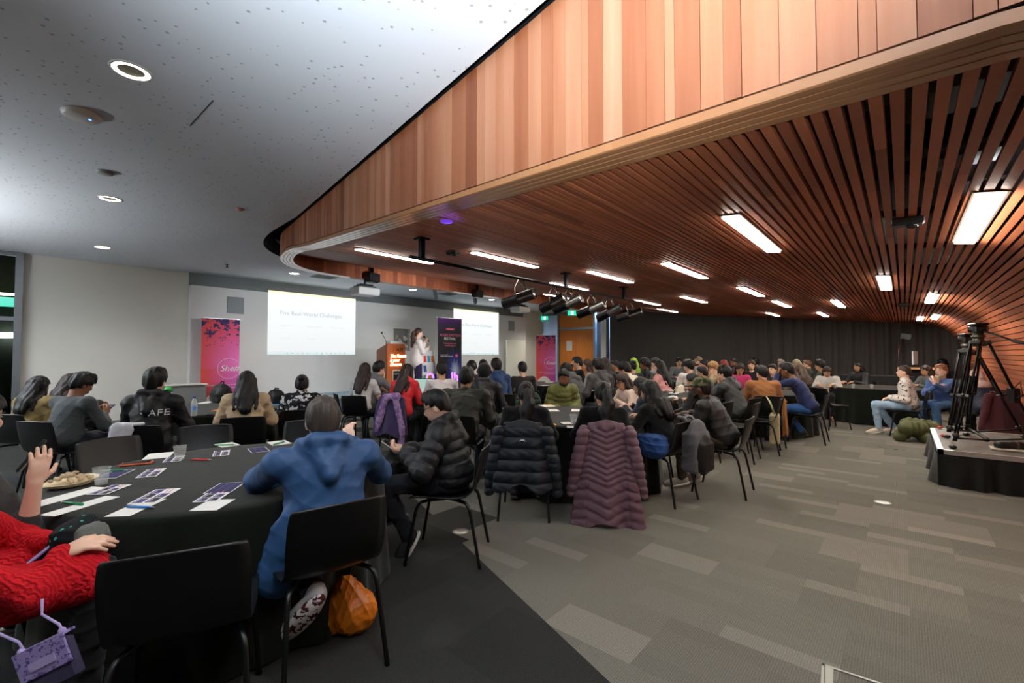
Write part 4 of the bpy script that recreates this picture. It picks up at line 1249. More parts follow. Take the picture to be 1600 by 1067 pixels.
CLOTH = M('cloth', (20, 24, 18), r=.9, spec=.1)
def table(X, Y, label, r=.87, seed=0):
    x, y = W(X, Y)
    o = empty('banquet_table', (x, y, 0), 0, label, 'table', 'round tables under black cloths')
    m_ = MB(); m_.lathe([(0, .70), (r - .02, .70), (r - .01, .715), (r - .02, .732), (0, .732)], 40)
    for k in range(4):
        a = math.pi / 4 + k * math.pi / 2; m_.tube([(.5 * math.cos(a), .5 * math.sin(a), .7), (.55 * math.cos(a), .55 * math.sin(a), 0.02)], .015, 8)
    m_.build('tabletop', M('wood', (150, 120, 90)), o)
    n = 160; V, Q = [], []; rr = random.Random(seed)
    ph = [rr.uniform(0, 6.28) for _ in range(4)]
    rings = [(0, .741, 0), (.5, .741, 0), (.92, .741, 0), (.985, .739, 0), (1.0, .731, 0), (1.008, .71, .12), (1.012, .64, .3), (1.016, .5, .55), (1.02, .3, .8), (1.03, .12, 1), (1.04, .012, 1.05)]
    for (f, z, w) in rings:
        for k in range(n):
            a = 2 * math.pi * k / n
            d = math.sin(14 * a + ph[0] + 1.2 * math.sin(3 * a + ph[1])) * .6 + math.sin(23 * a + ph[2]) * .4
            q = r * f + .045 * w * d
            V.append((q * math.cos(a), q * math.sin(a), z))
    for j in range(len(rings) - 1):
        for k in range(n): Q.append((j * n + k, j * n + (k + 1) % n, (j + 1) * n + (k + 1) % n, (j + 1) * n + k)[::-1])
    link('tablecloth', np_mesh('tablecloth', V, Q, CLOTH), o)
    return o
T1 = table(-1.71, 2.84, 'large round black clothed table nearest the camera with cards, cups and a plate', .86, 1)
table(.75, 5.35, 'round black clothed table behind the plum and black coats hung on chairs', .92, 2)
table(-3.98, 6.05, 'round black clothed table in front of the left wall with a water bottle', .88, 3)
table(-1.6, 8.45, 'round black clothed table below the lectern, laptop on it', .8, 4)
table(.75, 11.2, 'far round table by the small pink banner with bare grey top', .86, 5)
table(2.78, 7.85, 'round black table in front of the pink puffer jacket with clear wrappers', .86, 7)
table(4.75, 8.7, 'round black table between the camel jacket and the navy sweater', .86, 8)
table(8.0, 9.95, 'round black clothed table at the right, two glasses on it, before the curtain', .92, 9)
table(4.2, 12.6, 'far round table near the curtain behind the crowd', .86, 10)

# ---------------------------------------------------------------- stage and screens
st = MB(); st.box((-10.3, 9.4, .20), (3.6, 7.4, .40)); 
struct(st.build('floor_stage', M('cloth', (104, 128, 142))))
sn = MB(); sn.box((-10.3, 5.69, .385), (3.62, .02, .04)); sn.box((-8.49, 9.4, .385), (.02, 7.4, .04)); struct(sn.build('trim_stage_edge', M('metal', (205, 210, 214))))
SCR = []
for k, (xl, xr, yt_, w_) in enumerate(((418, 555, 453, 'left'), (708.5, 779, 481.5, 'right'))):
    a = at_x(xl, 520, RAISED).y; b = at_x(xr, 520, RAISED).y; top = at_x(xl, yt_, RAISED).z; bot = 1.45
    o = empty('projected_slide', (RAISED + .004, (a + b) / 2, (top + bot) / 2), -math.pi / 2 + math.pi, 'bright white projected slide ' + ('nearest the left banner' if k == 0 else 'behind the black banner'), 'screen', 'projected slides')
    w, h = b - a, top - bot
    t = NT('slide_%d' % k); v = t.coord(); X, Y, Z = t.sep(v)
    t.col((0, 0, 0)); g = t.math('MULTIPLY_ADD', Z, .10, 1.0)
    edge = t.math('GREATER_THAN', Z, h / 2 - .05)
    e2 = t.math('LESS_THAN', Z, -h / 2 + .07)
    c = t.mix(edge, t.mix(e2, (.97, 1.0, 1.0), (.80, .95, .97)), (1.0, .93, .66))
    t.to(c, t.b.inputs['Emission Color']); t.to(t.math('MULTIPLY', g, .99 / KE), t.b.inputs['Emission Strength']); t.rough(.9, .0)
    m_ = MB(); m_.box((0, 0, 0), (w, .006, h)); m_.build('slide_image', t.m, o)
    o.rotation_euler = (0, 0, math.pi / 2)
    GREY = M('glow', (186, 200, 214), s=.95 / KE); LG = M('glow', (226, 233, 240), s=.97 / KE)
    def tx(body, u, vv, size, mat, al='LEFT'):
        q = text_mesh('slide_lettering', body, size, mat, o, .0005, al); q.location = (-w / 2 + u * w, -.006, -h / 2 + vv * h); q.rotation_euler = (math.pi / 2, 0, 0)
    tx('Five Real-World Challenges', .12, .66, .15, GREY)
    for (u, vv, s_) in ((.12, .46, 'Health access'), (.41, .46, 'Climate resilience'), (.68, .46, 'Future learning'), (.13, .26, 'Safe online'), (.41, .26, 'Fair work')): tx(s_, u, vv, .06, LG)
    m_ = MB()
    for q in range(13):
        if q not in (5,): m_.box((-w * .30 + q * w * .055, -.0045, -h / 2 + .035), (.035, .002, .022), q % 3)
    m_.build('taskbar_icons', [M('glow', (150, 190, 210), s=.9 / KE), M('glow', (120, 200, 210), s=.9 / KE), M('glow', (190, 210, 220), s=.9 / KE)], o)
    SCR.append(o)
# the slides' light is put into their glowing panels; projectors hold no lamp
def projector(px, py, Y, lab):
    p = at_Y(px, py, Y)
    o = empty('projector', p, math.pi / 2, lab, 'projector', 'ceiling projectors')
    m_ = MB(); m_.box((0, 0, 0), (.52, .40, .17), 0, 0, None, .5, .02); m_.build('body', M('plastic', (206, 208, 206)), o)
    m_ = MB(); m_.lathe([(0, 0), (.055, 0), (.06, .05), (.045, .05), (.04, .02)], 20, 0, Matrix.Translation((-.12, .2, 0)) @ Matrix.Rotation(-math.pi / 2, 4, 'X')); m_.build('lens', M('plastic', (60, 70, 90), r=.1), o)
    m_ = MB(); m_.box((0, 0, .105), (.40, .30, .035), 0, 0, None, .5, .008); m_.box((0, 0, .15), (.30, .22, .03), 0, 0, None, .5, .008)
    m_.tube([(0, 0, .15), (0, 0, 4.0 - p.z)], .025, 12); m_.build('ceiling_mount', M('metal', (90, 92, 94)), o)
projector(570, 456, 10.0, 'white ceiling projector on a pole by the first screen corner')
projector(813, 484, 14.2, 'white ceiling projector above the second screen, seen under the first spotlight')
for (px, py, w_) in ((581, 434, 'black loudspeaker under the canopy above the first projector'), (746, 459, 'black loudspeaker under the canopy near the first spotlight')):
    d = ray(px, py); kk = -8.22 / d.x; p = Vector((-8.22, d.y * kk, CAM_Z + d.z * kk))
    o = empty('loudspeaker', p, math.radians(20), w_, 'speaker', 'black speakers under the canopy')
    m_ = MB(); m_.box((0, 0, 0), (.20, .30, .20), 0, 0, None, .5, .03); m_.build('cabinet', M('plastic', (14, 14, 15)), o)
    m_ = MB(); m_.box((.105, 0, 0), (.01, .26, .16)); m_.build('grille', M('plastic', (26, 26, 28), r=.7), o)
    m_ = MB(); m_.box((0, 0, (zs(-8.22) - p.z) / 2 + .05), (.05, .05, max(.02, zs(-8.22) - p.z - .1))); m_.build('bracket', M('metal', (20, 20, 20)), o)
for (px, py, w_) in ((368, 477, 'flat grey wall speaker panel above the left banner'), (799, 509, 'flat grey wall speaker panel right of the second screen')):
    p = at_x(px, py, RAISED); m_ = MB(); m_.box((p.x + .008, p.y, p.z), (.02, .36, .40), 0, 0, None, .5, .004); tag(m_.build('wall_speaker', M('paint', (140, 148, 150))), w_, 'speaker', 'flush wall speakers')
for (px, py, w_) in ((680, 459, 'small white tilted stage lamp left of the canopy speaker'), (742, 467, 'small white tilted stage lamp beside the canopy speaker')):
    p = at_z(px, py, CEIL - .2); o = empty('stage_lamp', p, 0, w_, 'lamp', 'small tilted stage lamps')
    ax = Vector((-.5, .55, -.45)).normalized(); Rm = ax.to_track_quat('Z', 'Y').to_matrix().to_4x4()
    m_ = MB(); m_.lathe([(0, -.2), (.05, -.2), (.055, .16), (.05, .2), (.04, .18), (0, .18)], 16, 0, Rm); m_.build('body', M('paint', (150, 152, 154)), o)
    m_ = MB(); m_.tube([(0, 0, .04), (0, 0, .2)], .012, 8); m_.build('arm', M('metal', (130, 130, 132)), o)

# ---------------------------------------------------------------- banners
def banner(p, rz, w, h, lab, kind):
    o = empty('roller_banner', p, rz, lab, 'banner')
    m_ = MB(); m_.box((0, 0, .04), (w + .04, .16, .08), 0, 0, None, .5, .02); m_.build('base', M('metal', (170, 172, 174)), o)
    m_ = MB(); m_.box((0, .03, h - .005), (w + .02, .03, .03)); m_.build('top_rail', M('metal', (190, 190, 192)), o)
    m_ = MB(); m_.tube([(0, .05, .06), (0, .05, h)], .012, 8); m_.build('pole', M('metal', (150, 150, 152)), o)
    if kind == 'black':
        t = NT('black_banner'); v = t.coord(); X, Y, Z = t.sep(v)
        c = t.ramp(t.math('DIVIDE', Z, h), [(0, lin((24, 22, 44))), (.25, lin((30, 30, 36))), (.78, lin((34, 34, 38))), (.93, lin((60, 36, 84))), (1, lin((108, 44, 140)))])
        dx = t.math('SUBTRACT', X, w * .22); dz = t.math('SUBTRACT', Z, h * .30)
        rr_ = t.math('SQRT', t.math('ADD', t.math('POWER', dx, 2.0), t.math('POWER', t.math('MULTIPLY', dz, .6), 2.0)))
        ang = t.math('ARCTAN2', dz, dx); nz = t.noise(t.comb(t.math('MULTIPLY', ang, 3.0), 0.0, 0.0), 2.2, 2)
        b_ = t.math('SUBTRACT', 1.0, t.math('DIVIDE', rr_, t.math('MULTIPLY_ADD', nz, .7, .02)), None, True)
        b2 = t.math('SUBTRACT', 1.0, t.math('DIVIDE', rr_, t.math('MULTIPLY_ADD', nz, .34, .01)), None, True)
        c = t.mix(b_, c, lin((60, 80, 190))); c = t.mix(b2, c, lin((225, 245, 255)))
        t.col(c); t.rough(.6, .3)
    else:
        t = NT('pink_banner_' + kind); v = t.coord(); X, Y, Z = t.sep(v)
        gx = t.math('ADD', t.math('DIVIDE', X, w), .5); gz = t.math('DIVIDE', Z, h)
        c = t.mix(t.math('MULTIPLY', gx, t.math('SUBTRACT', 1.25, gz), None, True), lin((232, 84, 82)), lin((176, 70, 168)))
        pk = t.math('SUBTRACT', 1.0, t.math('MULTIPLY', t.math('ABSOLUTE', t.math('SUBTRACT', gz, .56)), 3.2), None, True)
        c = t.mix(t.math('MULTIPLY', pk, gx), c, lin((236, 120, 190)))
        c = t.mix(t.math('MULTIPLY', t.math('LESS_THAN', gz, .50), t.math('SUBTRACT', .55, gx, None, True)), c, lin((226, 78, 40)))
        n1 = t.noise(t.comb(t.math('MULTIPLY', X, 1.3), t.math('MULTIPLY', Z, 1.6), 3.0 if kind == 'a' else 3.0), 5.0, 4, .75)
        q = t.math('GREATER_THAN', t.math('ADD', n1, t.math('MULTIPLY', t.math('SUBTRACT', gz, .83), .55)), .565)
        q = t.math('MULTIPLY', q, t.math('GREATER_THAN', t.math('ADD', gz, t.math('MULTIPLY', gx, -.12)), .60))
        c = t.mix(q, c, lin((52, 46, 100)))
        ex = t.math('SUBTRACT', gx, .40); ez = t.math('SUBTRACT', gz, -.10)
        ed = t.math('ADD', t.math('POWER', t.math('DIVIDE', ex, .52), 2.0), t.math('POWER', t.math('DIVIDE', ez, .36), 2.0))
        c = t.mix(t.math('LESS_THAN', ed, 1.0), c, lin((236, 232, 226)))
        t.col(c); t.rough(.6, .3)
    m_ = MB(); m_.box((0, 0, .07 + (h - .07) / 2), (w, .006, h - .07)); m_.build('printed_panel', t.m, o)
    WT = M('paper', (240, 238, 240))
    def tx(body, x, z, s, mat=WT, al='CENTER', shear=0, name='lettering', sp=1.0):
        q = text_mesh(name, body, s, mat, o, .0008, al, shear, sp); q.location = (x, -.0055, z); q.rotation_euler = (math.pi / 2, 0, 0); return q
    if kind == 'black':
        PK = M('paper', (236, 120, 150))
        m_ = MB(); m_.box((0, -.0045, h * .855), (w * .38, .003, h * .028)); m_.build('red_tab', M('paper', (190, 60, 70)), o)
        tx('SHESHARP', 0, h * .855, .05, M('paper', (250, 190, 190)))
        tx('AI', -w * .375, h * .775, .098, PK, name='title_lettering'); tx('HACKATHON', w * .08, h * .775, .098, PK, name='title_lettering'); tx('FESTIVAL', 0, h * .728, .105, name='title_lettering')
        tx('Turning ideas into', 0, h * .668, .062, PK); tx('something real', 0, h * .638, .062, PK)
        tx('Academic EX', -w * .40, h * .515, .048, WT, 'LEFT'); tx('Future of Work Festival', -w * .40, h * .497, .044, WT, 'LEFT')
        m_ = MB(); m_.disc((0, 0, 0), .055, 24, 0, Matrix.Translation((w * .28, -.0048, h * .505)) @ Matrix.Rotation(math.pi / 2, 4, 'X')); m_.build('round_logo', M('paper', (222, 60, 130)), o)
        tx('aut', w * .28, h * .505, .05)
    else:
        m_ = MB(); r_ = w * .30
        m_.tube([(w * .22 + r_ * math.cos(a), -.005, h * .50 + r_ * 1.02 * math.sin(a)) for a in [math.radians(40 + 280 * k / 30) for k in range(31)]], .004, 6); m_.build('logo_ring', M('paper', (246, 220, 232)), o)
        tx('She#', w * .24, h * .50, .19, WT, 'CENTER', .25, 'logo')
        tx('BRIDGING THE GENDER GAP IN STEM', w * .46, h * .335, .036, WT, 'RIGHT', 0, 'lettering', 1.05); tx('WWW.SHESHARP.ORG.NZ', w * .46, h * .306, .036, WT, 'RIGHT')
    return o
d = ray(345, 550); kk = -11.72 / d.x; pb = Vector((-11.72, d.y * kk, 0))
banner(pb, math.pi / 2, .76, 2.26, 'pink and orange roller banner beside the raised wall, behind the left table', 'a')
p = at_Y(853, 560, 18.2); banner(Vector((p.x, p.y, 0)), face_rot(0), .78, 2.22, 'small looking pink roller banner beside the timber doors', 'b')
d = ray(703, 550); kk = -9.2 / d.x; banner(Vector((-9.2, d.y * kk, .40)), math.pi / 2, .84, 2.02, 'black roller banner with a blue flash on stage in front of the second screen', 'black')

# lectern with neon sign
LY0, LY1 = at_x(604, 560, -9.67).y, at_x(632.5, 560, -9.67).y
lc = empty('lectern', (-9.67, (LY0 + LY1) / 2, .40), math.pi / 2, 'timber lectern with a glowing neon sign on its front, on stage', 'lectern')
LW = LY1 - LY0; LH = 1.32
m_ = MB(); m_.box((0, 0, LH / 2), (LW, .03, LH), 0, 0, None, .5, .004); m_.build('front_panel', M('wood', (168, 84, 34)), lc)
m_ = MB()
for sx in (-1, 1): m_.add([(sx * LW / 2, 0, 0), (sx * LW / 2, .44, 0), (sx * LW / 2, .44, LH - .16), (sx * LW / 2, 0, LH), (sx * (LW / 2 - .02), 0, 0), (sx * (LW / 2 - .02), .44, 0), (sx * (LW / 2 - .02), .44, LH - .16), (sx * (LW / 2 - .02), 0, LH)], [(0, 1, 2, 3), (7, 6, 5, 4), (0, 4, 5, 1), (1, 5, 6, 2), (2, 6, 7, 3), (3, 7, 4, 0)])
m_.build('side_panel', M('wood', (130, 82, 52)), lc)
m_ = MB(); m_.add([(-LW / 2, 0, LH), (LW / 2, 0, LH), (LW / 2, .44, LH - .16), (-LW / 2, .44, LH - .16)], [(0, 1, 2, 3)]); m_.box((.02, .12, LH + .02), (.36, .22, .10), 1, 0, None, .5, .01); m_.build('reading_desk', [M('wood', (120, 64, 30)), M('plastic', (200, 202, 200))], lc)
q = text_mesh('logo', '\u2022UT', .125, M('paint', (20, 16, 14)), lc, .004); q.location = (LW * .20, -.02, LH - .16); q.rotation_euler = (math.pi / 2, 0, 0)
NEON = M('glow', (255, 176, 128), s=2.2)
for k, s_ in enumerate(('The Future', 'is your', 'Dreams')):
    q = text_mesh('neon_lettering', s_, .115, NEON, lc, .003, 'LEFT', .25, .9, .003, .0); q.location = (-LW * .36, -.035, LH - .31 - .105 * k); q.rotation_euler = (math.pi / 2, 0, 0)
m_ = MB(); m_.box((LW * .12, -.03, .50), (LW * .68, .02, .34), 0); m_.box((LW * .12, -.043, .50), (LW * .60, .01, .27), 1); m_.build('framed_plaque', [M('paint', (200, 180, 140)), M('paint', (22, 20, 20))], lc)
q = text_mesh('plaque_lettering', 'AUCKLAND', .055, M('paper', (200, 200, 200)), lc, .001); q.location = (LW * .12, -.05, .57); q.rotation_euler = (math.pi / 2, 0, 0)
gm = empty('gooseneck_microphone', lc.location + Vector((-.1, -.26, LH - .08)), 0, 'thin gooseneck microphone rising from the lectern top', 'microphone')
m_ = MB(); m_.tube([(0, .06, 0), (0, .03, .16), (0, -.04, .27), (0, -.08, .34)], .006, 8); m_.build('neck', M('metal', (40, 40, 42)), gm)
m_ = MB(); m_.ell((0, -.085, .35), (.018, .022, .026)); m_.build('head', M('plastic', (16, 16, 16)), gm)
# sculpture in the niche
sd = Sdf(.03); rn = random.Random(4)
for k in range(16): 
    a = rn.uniform(0, 6.28); sd.ell((rn.uniform(-.12, .12), rn.uniform(-.22, .22), .08 + rn.uniform(0, .38)), (.05, .10, .05), Matrix.Rotation(a, 3, 'X'), None, .012)
sd.box((0, 0, .02), (.07, .18, .02), .005)
q = link('sculpture', sd.mesh('sculpture', .014, M('paint', (190, 188, 182)))); q.location = (RAISED - .08, (NY0 + NY1) / 2 + .02, NZ0); tag(q, 'white folded sculpture standing in the square wall niche', 'sculpture')
# four-sided goals totem
p = at_Y(664, 590, 11.9); to = empty('display_tower', (p.x, p.y, .40), math.pi / 2 + .2, 'white tapering display tower with coloured tiles behind the presenter', 'display')
m_ = MB(); m_.add([(-.36, -.2, 0), (.36, -.2, 0), (.36, .2, 0), (-.36, .2, 0), (-.2, -.1, 1.15), (.2, -.1, 1.15), (.2, .1, 1.15), (-.2, .1, 1.15)], [(0, 1, 5, 4), (1, 2, 6, 5), (2, 3, 7, 6), (3, 0, 4, 7), (4, 5, 6, 7), (3, 2, 1, 0)]); m_.build('tower_body', M('paper', (226, 226, 222)), to)
cs = [(222, 70, 60), (225, 225, 222), (64, 160, 200), (70, 160, 90), (216, 130, 50), (222, 160, 60), (64, 90, 150), (50, 120, 180), (225, 225, 220)]
m_ = MB(); 
for r_ in range(4):
    for c_ in range(3):
        z0 = .10 + r_ * .25; hw = .36 - .16 * (z0 + .1) / 1.15; yy = -.2 + .1 * z0 / 1.15 - .004; yy2 = -.2 + .1 * (z0 + .2) / 1.15 - .004; xx = (c_ - 1) * hw * .64
        m_.quad((xx - hw * .24, yy, z0), (xx + hw * .24, yy, z0), (xx + hw * .22, yy2, z0 + .17), (xx - hw * .22, yy2, z0 + .17), (r_ * 3 + c_ * 2) % 9)
m_.build('coloured_tiles', [M('paper', c) for c in cs], to)
# purple neon letters on a low black plinth
p = at_Y(690, 600, 10.6)
po = empty('plinth', (p.x, p.y, .40), math.pi / 2, 'low black plinth on stage carrying purple neon letters', 'plinth')
m_ = MB(); m_.box((0, 0, .19), (1.1, .4, .38), 0, 0, None, .5, .01); m_.build('box', M('cloth', (24, 24, 26)), po)
ne = empty('neon_letters', (p.x + .1, p.y, .785), math.pi / 2, 'glowing purple neon letters standing on the stage plinth', 'neon sign')
PUR = M('glow', (165, 84, 255), s=1.7)
for k, (s_, xx) in enumerate((('O', -.42), (',', -.22), ('l', .24), ('h', .36))):
    q = text_mesh('letter', s_, .30, PUR, ne, .006, 'CENTER', 0, 1, .006, -.004); q.location = (xx, 0, .13); q.rotation_euler = (math.pi / 2, 0, 0)
# purple stage wash lamp that tints the canopy rim
sp_ = empty('stage_wash_lamp', (-9.2, 8.9, .40), 0, 'small floor standing purple wash lamp on stage', 'lamp')
m_ = MB(); m_.lathe([(0, 0), (.1, 0), (.1, .14), (.08, .14), (.07, .1), (0, .1)], 16); m_.build('can', M('plastic', (16, 16, 16)), sp_)
l = bpy.data.lights.new('purple_lamp', 'SPOT'); l.energy = 900; l.color = (.45, .12, 1.0); l.spot_size = math.radians(3.4); l.spot_blend = .8; l.shadow_soft_size = .04
lo = bpy.data.objects.new('lamp', l); COL.objects.link(lo); lo.parent = sp_; lo.location = (0, 0, .16)
tgt = on_soffit(690, 306) + Vector((0, 0, -.07)); dv = tgt - Vector((-9.2, 8.9, .56)); lo.rotation_euler = dv.to_track_quat('-Z', 'Y').to_euler()
# white free-standing panel, papers on the door, exit signs
p = at_x(806, 560, -11.8); m_ = MB(); m_.box((0, 0, 1.02), (.06, 1.15, 2.0), 0, 0, None, .5, .01); m_.box((0, -.45, .02), (.4, .06, .04), 1); m_.box((0, .45, .02), (.4, .06, .04), 1); q = m_.build('partition_screen', [M('paint', (226, 226, 214)), M('metal', (120, 120, 120))]); q.location = (-11.8, p.y, 0); tag(q, 'plain white free-standing panel right of the second screen', 'panel')
q = MB(); a = onback(886); b = onback(894); q.box(((a + b) / 2, DY - .027, 1.83), (.30, .004, .42)); tag(q.build('notice', M('paper', (200, 200, 200))), 'white paper notice stuck on the timber door', 'paper')
def exit_sign(p, rz, w, lab):
    o = empty('exit_sign', p, rz, lab, 'sign')
    m_ = MB(); m_.box((0, 0, 0), (w, .05, w * .55), 0, 0, None, .5, .006); m_.build('case', M('glow', (24, 180, 140), s=.75), o)
    m_ = MB(); WTG = M('glow', (240, 255, 250), s=.8)
    m_.box((0, -.028, 0), (w * .30, .004, w * .42)); m_.build('white_doorway', WTG, o)
    m_ = MB(); s = w * .16
    m_.ell((s * .1, -.032, s * .95), (s * .2, .003, s * .2), 0, None, 10, 6); m_.tube([(s * .05, -.032, s * .6), (-s * .1, -.032, -.1 * s)], s * .18, 6); m_.tube([(-s * .1, -.032, -.1 * s), (s * .35, -.032, -.5 * s), (s * .2, -.032, -1 * s)], s * .12, 6); m_.tube([(-s * .1, -.032, -.1 * s), (-s * .5, -.032, -.6 * s), (-s * .8, -.032, -.6 * s)], s * .12, 6); m_.tube([(0, -.032, s * .5), (s * .5, -.032, s * .2), (s * .7, -.032, s * .45)], s * .09, 6)
    m_.build('running_figure', M('glow', (20, 140, 110), s=.5), o)
    m_ = MB(); m_.tube([(-w * .35, 0, w * .27), (-w * .35, 0, CEIL - p.z)], .008, 6); m_.tube([(w * .35, 0, w * .27), (w * .35, 0, CEIL - p.z)], .008, 6); m_.build('hanging_rods', M('metal', (150, 150, 150)), o)
    return o
p = at_Y(894, 489, 18.6); exit_sign(p, face_rot(0), .36, 'green lit exit sign hung above the timber doors')
p = at_Y(851, 497, 20.6); exit_sign(p, face_rot(0), .30, 'green lit exit sign seen through the glass left of the doors')
# ---------------------------------------------------------------- people
GREYBR = (62, 54, 49); DB = (40, 28, 24); BR = (74, 50, 36); AUB = (96, 40, 32)
def sit_chair(key, who, dy=.02): return seat_for(key, who, dy)
def pc(key, who, label, *a, **k):
    ch = k.pop('chair', True)
    person(key, label, *a, **k)
    if ch: sit_chair(key, who)

t = NT('red_cable_knit'); v = t.coord(); X, Y_, Z = t.sep(v)
wv = t.new('ShaderNodeTexWave', wave_type='BANDS'); wv.bands_direction = 'X'; wv.inputs['Scale'].default_value = 22; wv.inputs['Distortion'].default_value = 5; wv.inputs['Detail'].default_value = 1; wv.inputs['Detail Scale'].default_value = 2.2; t.to(v, wv.inputs['Vector'])
fn_ = t.noise(v, 240, 2); hgt_ = t.math('ADD', t.math('MULTIPLY', wv.outputs['Fac'], 1.0), t.math('MULTIPLY', fn_, .35))
t.col(t.mix(wv.outputs['Fac'], lin((176, 14, 26)), lin((214, 26, 38)))); t.rough(.85, .2); t.bump(hgt_, .6, .008)
RED = t.m
# ----- first table
person('blue', 'person with short greying hair in a blue hooded jacket, leaning on the nearest table', 505, 622, 2.36, -10, lean=12, hp=12, hy=4, hair='short', hc=GREYBR, top='jacket', tc=(46, 80, 124), skin='fair', hood=True, tail=True, wide=1.12,
       arms=(('w', (455, 748, 2.62), (.5, .8, 0), (0, 0, -1), (-1, -.1, -.35)), ('w', (548, 690, 2.72), (-.4, .5, .7), (0, .9, .2), (.8, .1, -.9))), pants=(38, 46, 66), shoes=(196, 190, 190),
       legs=(('w', (470, 855, 2.50), (492, 932, 2.10), (-.66, .05, -.72)), None))
x_, y_ = W(-.92, 2.23); chair(x_, y_, face_rot(-38), 'black plastic chair under the person in the blue hooded jacket')
person('puffer', 'person with glasses in a black hooded puffer jacket looking at a phone, facing sideways', 682, 617, 3.36, -76, lean=10, hp=24, hy=-6, hair='short', hc=(16, 13, 13), top='puffer', tc=(28, 29, 32), skin='light', hood=True, glasses=True, wide=.93,
       arms=(('w', (634, 706, 3.22), (-.95, .1, .1), (.1, .6, .7), (-.2, -.6, -.8)), ('w', (634, 702, 3.46), (-.95, -.2, .15), (.1, -.6, .7), (-.1, .7, -.8))), pants=(26, 28, 36), shoes=(40, 40, 42),
       legs=(('w', (598, 758, 3.2), (640, 838, 3.32), (-.5, -.1, -.85)), ('w', (600, 752, 3.5), (622, 800, 3.55), (-.8, 0, -.3))), curl=.9)
sit_chair('puffer', 'the person in the black hooded puffer jacket')
person('grey_knit', 'person in a charcoal knit jumper holding up a phone beside the food plate', -40, 630, 2.14, 72, lean=10, hp=18, hair='long', hc=(30, 22, 20), top='sweater', tc=(58, 56, 55), skin='light', sex='f', extra='rolled', kt=.96,
       arms=(None or 'lap', ('w', (54, 756, 1.98), (.12, .15, 1.0), (-.9, .3, .15), (.25, -.6, -1), (40, 836, 1.99))), pants=(30, 30, 34), curl=(.5, .28))
sit_chair('grey_knit', 'the person in the charcoal jumper at the left edge')
person('red_knit', 'person in a bright red cable knit dress, hands resting on a lap bag', -76, 735, 1.60, 132, lean=34, hp=20, hair='long', hc=(30, 22, 20), top='sweater', tc=(206, 22, 34), skin='light', sex='f', kt=.84, extra='dress', top_mat=RED,
       arms=(('w', (88, 846, 1.84), (.95, .1, -.05), (.1, .2, -1), (-.3, .9, -.8)), ('w', (98, 864, 1.70), (.75, .45, .25), (-.3, .2, -1), (.35, -.6, -1.3), (58, 930, 1.60))), pants=(24, 22, 24),
       legs=(('w', (150, 868, 1.98), (150, 1010, 2.05), (.9, 0, -.1)), ('w', (146, 900, 1.74), (130, 1085, 1.80), (.9, 0, -.1))), curl=.5)
sit_chair('red_knit', 'the person in the red cable knit dress')

# ----- left table
pc('olive', 'the long haired person in the olive coat', 'person with long black hair in an olive coat, farthest left at the wall side table', 62, 590, 5.3, 48, lean=10, hair='long', top='coat', tc=(126, 108, 66), sex='f', skin='tan', arms=('lap', 'lap'))
pc('redhood', 'the person in the dark brown top with a red hood', 'person in a dark brown top with a red hood, mostly hidden behind the grey jumper', 112, 593, 6.1, 62, lean=12, hair='long', hc=DB, top='jacket', tc=(58, 50, 44), sex='f', skin='tan', arms=('table', 'table'))
pc('greyman', 'the person in the dark grey jumper', 'person in a dark grey jumper looking down at a phone by the plain wall', 128, 583, 4.85, 52, lean=14, hp=26, hy=14, hair='mop', top='sweater', tc=(76, 80, 82), skin='brown', arms=('phone', 'phone'))
pc('hoodie', 'the person in the black printed hoodie', 'person with black hair in a black hoodie with white back print, before the left table', 243, 577, 4.5, 24, lean=8, hp=4, hy=10, hair='mop', top='jacket', tc=(22, 22, 24), skin='fair', hood=True, arms=('table', 'table'))
pc('beige', 'the person in the beige fleece', 'person with long black hair in a beige fleece seen from behind at the left table', 386, 581, 5.1, 4, lean=14, hair='long', top='coat', tc=(190, 164, 132), sex='f', arms=('table', 'table'))
pc('floral', 'the person in the black and white floral jacket', 'person with tied black hair in a black and white floral jacket with a lilac hood', 472, 586, 5.7, 6, lean=12, hair='bun', top='jacket', sex='f', arms=('table', 'table'), top_mat=pattern_mat('floral_print', (24, 26, 32), (205, 208, 212), 17, .56))

# ----- table below the lectern
pc('white_w', 'the person in the white shirt with long hair', 'person with shoulder length dark hair in a pale shirt at the table below the lectern', 571, 568, 7.6, 26, lean=14, hair='half', hc=DB, top='tee', tc=(212, 212, 212), sex='f', arms=('table', 'table'), top_mat=M('cloth', (206, 206, 208)))
pc('grey_hood', 'the person in the grey hoodie resting a cheek on one hand', 'person in a grey hoodie resting a cheek on one hand, in front of the lectern', 592, 566, 8.2, 58, lean=18, hp=4, hair='mop', top='sweater', tc=(120, 120, 124), hood=True, arms=('table', 'chin'))
pc('red_hood', 'the person in the red hooded jacket', 'person in a red hooded jacket bending over the table below the lectern', 637, 570, 7.2, 28, lean=20, hp=14, hair='half', hc=(36, 22, 22), top='jacket', tc=(206, 36, 48), sex='f', hood=True, arms=('table', 'table'))
pc('white_m', 'the person in the pale grey shirt', 'person with combed black hair in a pale grey shirt before the purple neon letters', 690, 566, 7.2, -8, lean=12, hair='short', top='sweater', tc=(198, 192, 194), skin='tan', arms=('table', 'table'))
pc('black_m', 'the broad person in the dark olive jacket', 'broad person in a very dark olive jacket seen from behind beside the second table', 729, 574, 5.35, 14, lean=22, hair='short', top='jacket', tc=(44, 44, 38), skin='brown', wide=1.22, arms=('table', 'table'))
pc('curly', 'the person with dark curls', 'person with dark curls beyond the beanie wearer', 737, 565, 9.3, -6, lean=10, hair='curly', top='sweater', tc=(120, 122, 126), arms=('table', 'table'))
